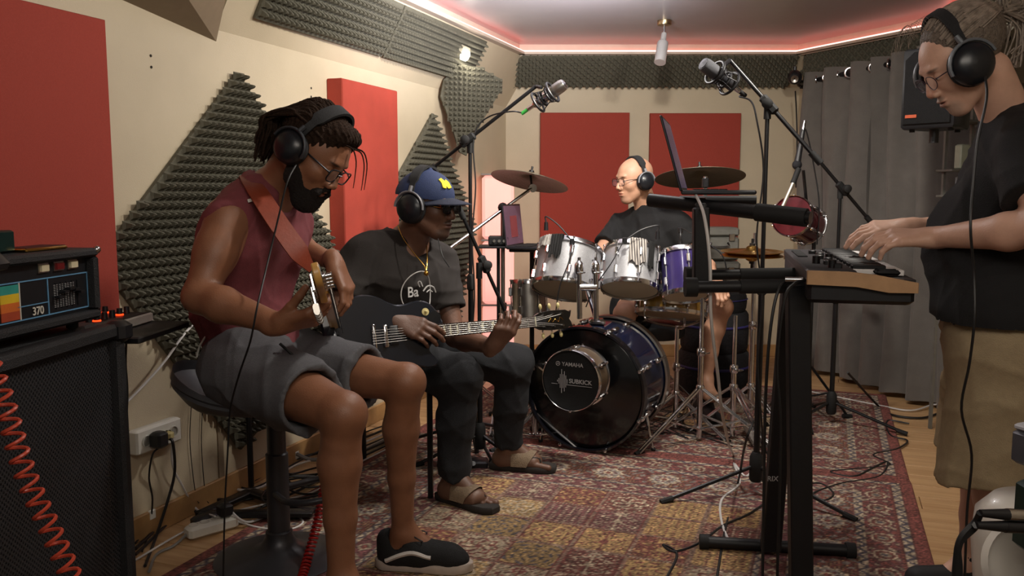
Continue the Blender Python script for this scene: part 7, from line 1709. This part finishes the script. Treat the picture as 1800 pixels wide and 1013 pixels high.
# stage cables, laptop leads
cable([W(1222, 340, 2.60), W(1238, 380, 2.40), W(1248, 460, 2.36), W(1250, 560, 2.38), W(1262, 660, 2.5), W(1272, 740, 2.75), F(1290, 800, .01), F(1330, 806, .01), F(1312, 838, .012), F(1290, 815, .014), F(1300, 850, .01), F(1268, 880, .01), F(1272, 930, .01), F(1300, 965, .01), F(1372, 960, .01), F(1420, 1010, .01)], .0048, M_cable_w, 'long white lead falling from laptop to rug beside the stand')
cable([kat(.0, .08, -.03), W(1385, 492, 2.3), W(1365, 520, 2.27), W(1352, 600, 2.26), W(1345, 720, 2.28), W(1343, 850, 2.3), W(1340, 1030, 2.3)], .0042, M_cable_b, 'black lead from keyboard down the left side of the stand column')
cable([kat(.0, .05, -.03), W(1395, 500, 2.22), W(1378, 530, 2.2), W(1366, 640, 2.2), W(1372, 760, 2.2), W(1366, 1030, 2.2)], .0042, M_cable_b, 'black lead from keyboard in front of the stand column')
MB().tube([kat(-.004, .065, -.03), kat(-.05, .063, -.03)], .007, 10).build('jack_plug', M_chrome, bpy.data.objects['keyboard'])
cable([F(1258, 1030, .01), F(1275, 930, .01), F(1297, 850, .01), W(1310, 780, 2.95), W(1325, 740, 2.95)], .0045, M_cable_b, 'black cable rising from rug to the tall boom stand')
cable([F(1170, 1020, .01), F(1190, 975, .01), F(1165, 958, .01), F(1185, 970, .012), F(1230, 955, .01), F(1270, 925, .01), F(1315, 905, .01), F(1345, 885, .01)], .0048, M_cable_b, 'black cable looping on rug left of the stand foot bar')
cable([F(1598, 745, .01), F(1560, 740, .01), F(1565, 765, .01), F(1595, 775, .01), F(1575, 790, .01), F(1535, 800, .01), F(1565, 818, .01), F(1500, 825, .01), F(1460, 830, .01), F(1500, 838, .012), F(1530, 825, .014), F(1560, 812, .012), F(1545, 838, .01), F(1480, 850, .01), F(1430, 868, .01), F(1450, 880, .01), F(1465, 868, .01), F(1440, 850, .01), F(1395, 858, .01)], .0045, M_cable_b, 'black cable tangled on rug near its right edge')
cable([W(1490, 655, 4.4), F(1545, 715, .01), F(1570, 730, .01), F(1620, 735, .01), F(1655, 725, .01)], .006, M_cable_b, 'black cable crossing floor from rug corner to curtain')
cable([F(1420, 688, .01), F(1540, 712, .01), F(1600, 722, .01), F(1640, 712, .02), F(1665, 712, .05)], .005, M_cable_w, 'white lead on floor along the curtain bottom')
cable([W(520, 290, 2.40), W(505, 320, 2.35), W(490, 380, 2.33), W(478, 430, 2.31), W(466, 480, 2.25), W(452, 540, 2.14), W(440, 600, 2.14), W(420, 660, 2.2), W(405, 720, 2.3), W(400, 800, 2.3), W(395, 900, 2.3), W(392, 1040, 2.3)], .0028, M_cable_b, 'thin headphone lead hanging down over the bassist', 'headphone_cable')
cable([W(770, 420, 3.24), W(778, 450, 3.2), W(790, 470, 3.2)], .0022, M_cable_b, 'thin headphone lead at the guitarist\'s chest', 'headphone_cable')
cable([W(1732, 135, 2.12), W(1734, 175, 2.08), W(1718, 250, 2.05), W(1710, 330, 2.03), W(1706, 400, 2.00), W(1712, 480, 2.02), W(1713, 560, 2.0), W(1704, 640, 2.02), W(1690, 720, 2.05), W(1708, 800, 2.08), W(1700, 900, 2.1), W(1695, 1040, 2.1)], .0032, M_cable_b, 'long headphone lead hanging down over the keyboard player', 'headphone_cable')
# ================================================================== FOREGROUND RIGHT
M_wg = mat('white_glossy_housing', '#cfcac2', .35, 0, .03, 6, coat=.2)
t = thing('white_speaker_shell', W(1760, 1000, 1.5), 'glossy white rounded plastic housing at bottom right corner', 'housing'); wc = W(1818, 1092, 1.36)
MB().lathe([(.0005, .20), (.05, .195), (.078, .17), (.088, .12), (.092, -.10), (.09, -.60)], wc+EZ*.02, (-.08, .1, 1), 40).build('shell', M_wg, t)
MB().lathe([(.0005, .0), (.05, .0), (.062, .012), (.066, .02), (.06, .03), (.05, .02), (.0005, .012)], W(1790, 990, 1.262), (-.05, -.95, .3), 32).build('round_port', M_wg, t)
t = thing('stage_box', W(1790, 945, 1.25), 'dark box at right edge with two black audio plugs', 'audio box'); bc = W(1884, 925, 1.16); MB().box(bc, (.10, .12, .10), None, .006).build('housing', mat('dark_green_metal', '#12332f', .35, .4), t)
for i, (x, y) in enumerate(((1752, 905), (1748, 926))):
    p = W(x+18, y, 1.12); q = W(1828, y+3, 1.13); MB().tube([p, q], .0085, 14).build('audio_plug', M_chrome if i == 0 else M_black, t); MB().tube([p, p+(p-q)*.8], [.008, .005], 12).build('plug_boot', M_black, t); e = p+(p-q)*.8
    cable([e, W(1715-i*4, 918+i*12, 1.12), W(1688-i*3, 950+i*8, 1.12), W(1680+i*6, 1000, 1.12), W(1678+i*8, 1050, 1.12)], .0052, M_cable_b, ('upper' if i == 0 else 'lower')+' black audio lead curving down from plugs at right edge')
t = thing('mixer_edge', W(1800, 790, 1.2), 'dark device corner with pale edge entering at the right edge', 'audio box'); mc = W(1962, 812, 1.25); MB().box(mc, (.14, .25, .055), (Vector((.94, .3, .05)).normalized(), Vector((-.3, .94, 0)).normalized(), EZ), .006).build('housing', mat('grey_device', '#55555c', .4, .3), t); MB().box(mc+EZ*.032, (.135, .245, .010), (Vector((.94, .3, .05)).normalized(), Vector((-.3, .94, 0)).normalized(), EZ), .003).build('top_plate', mat('pale_plate', '#a9a9b0', .4), t)
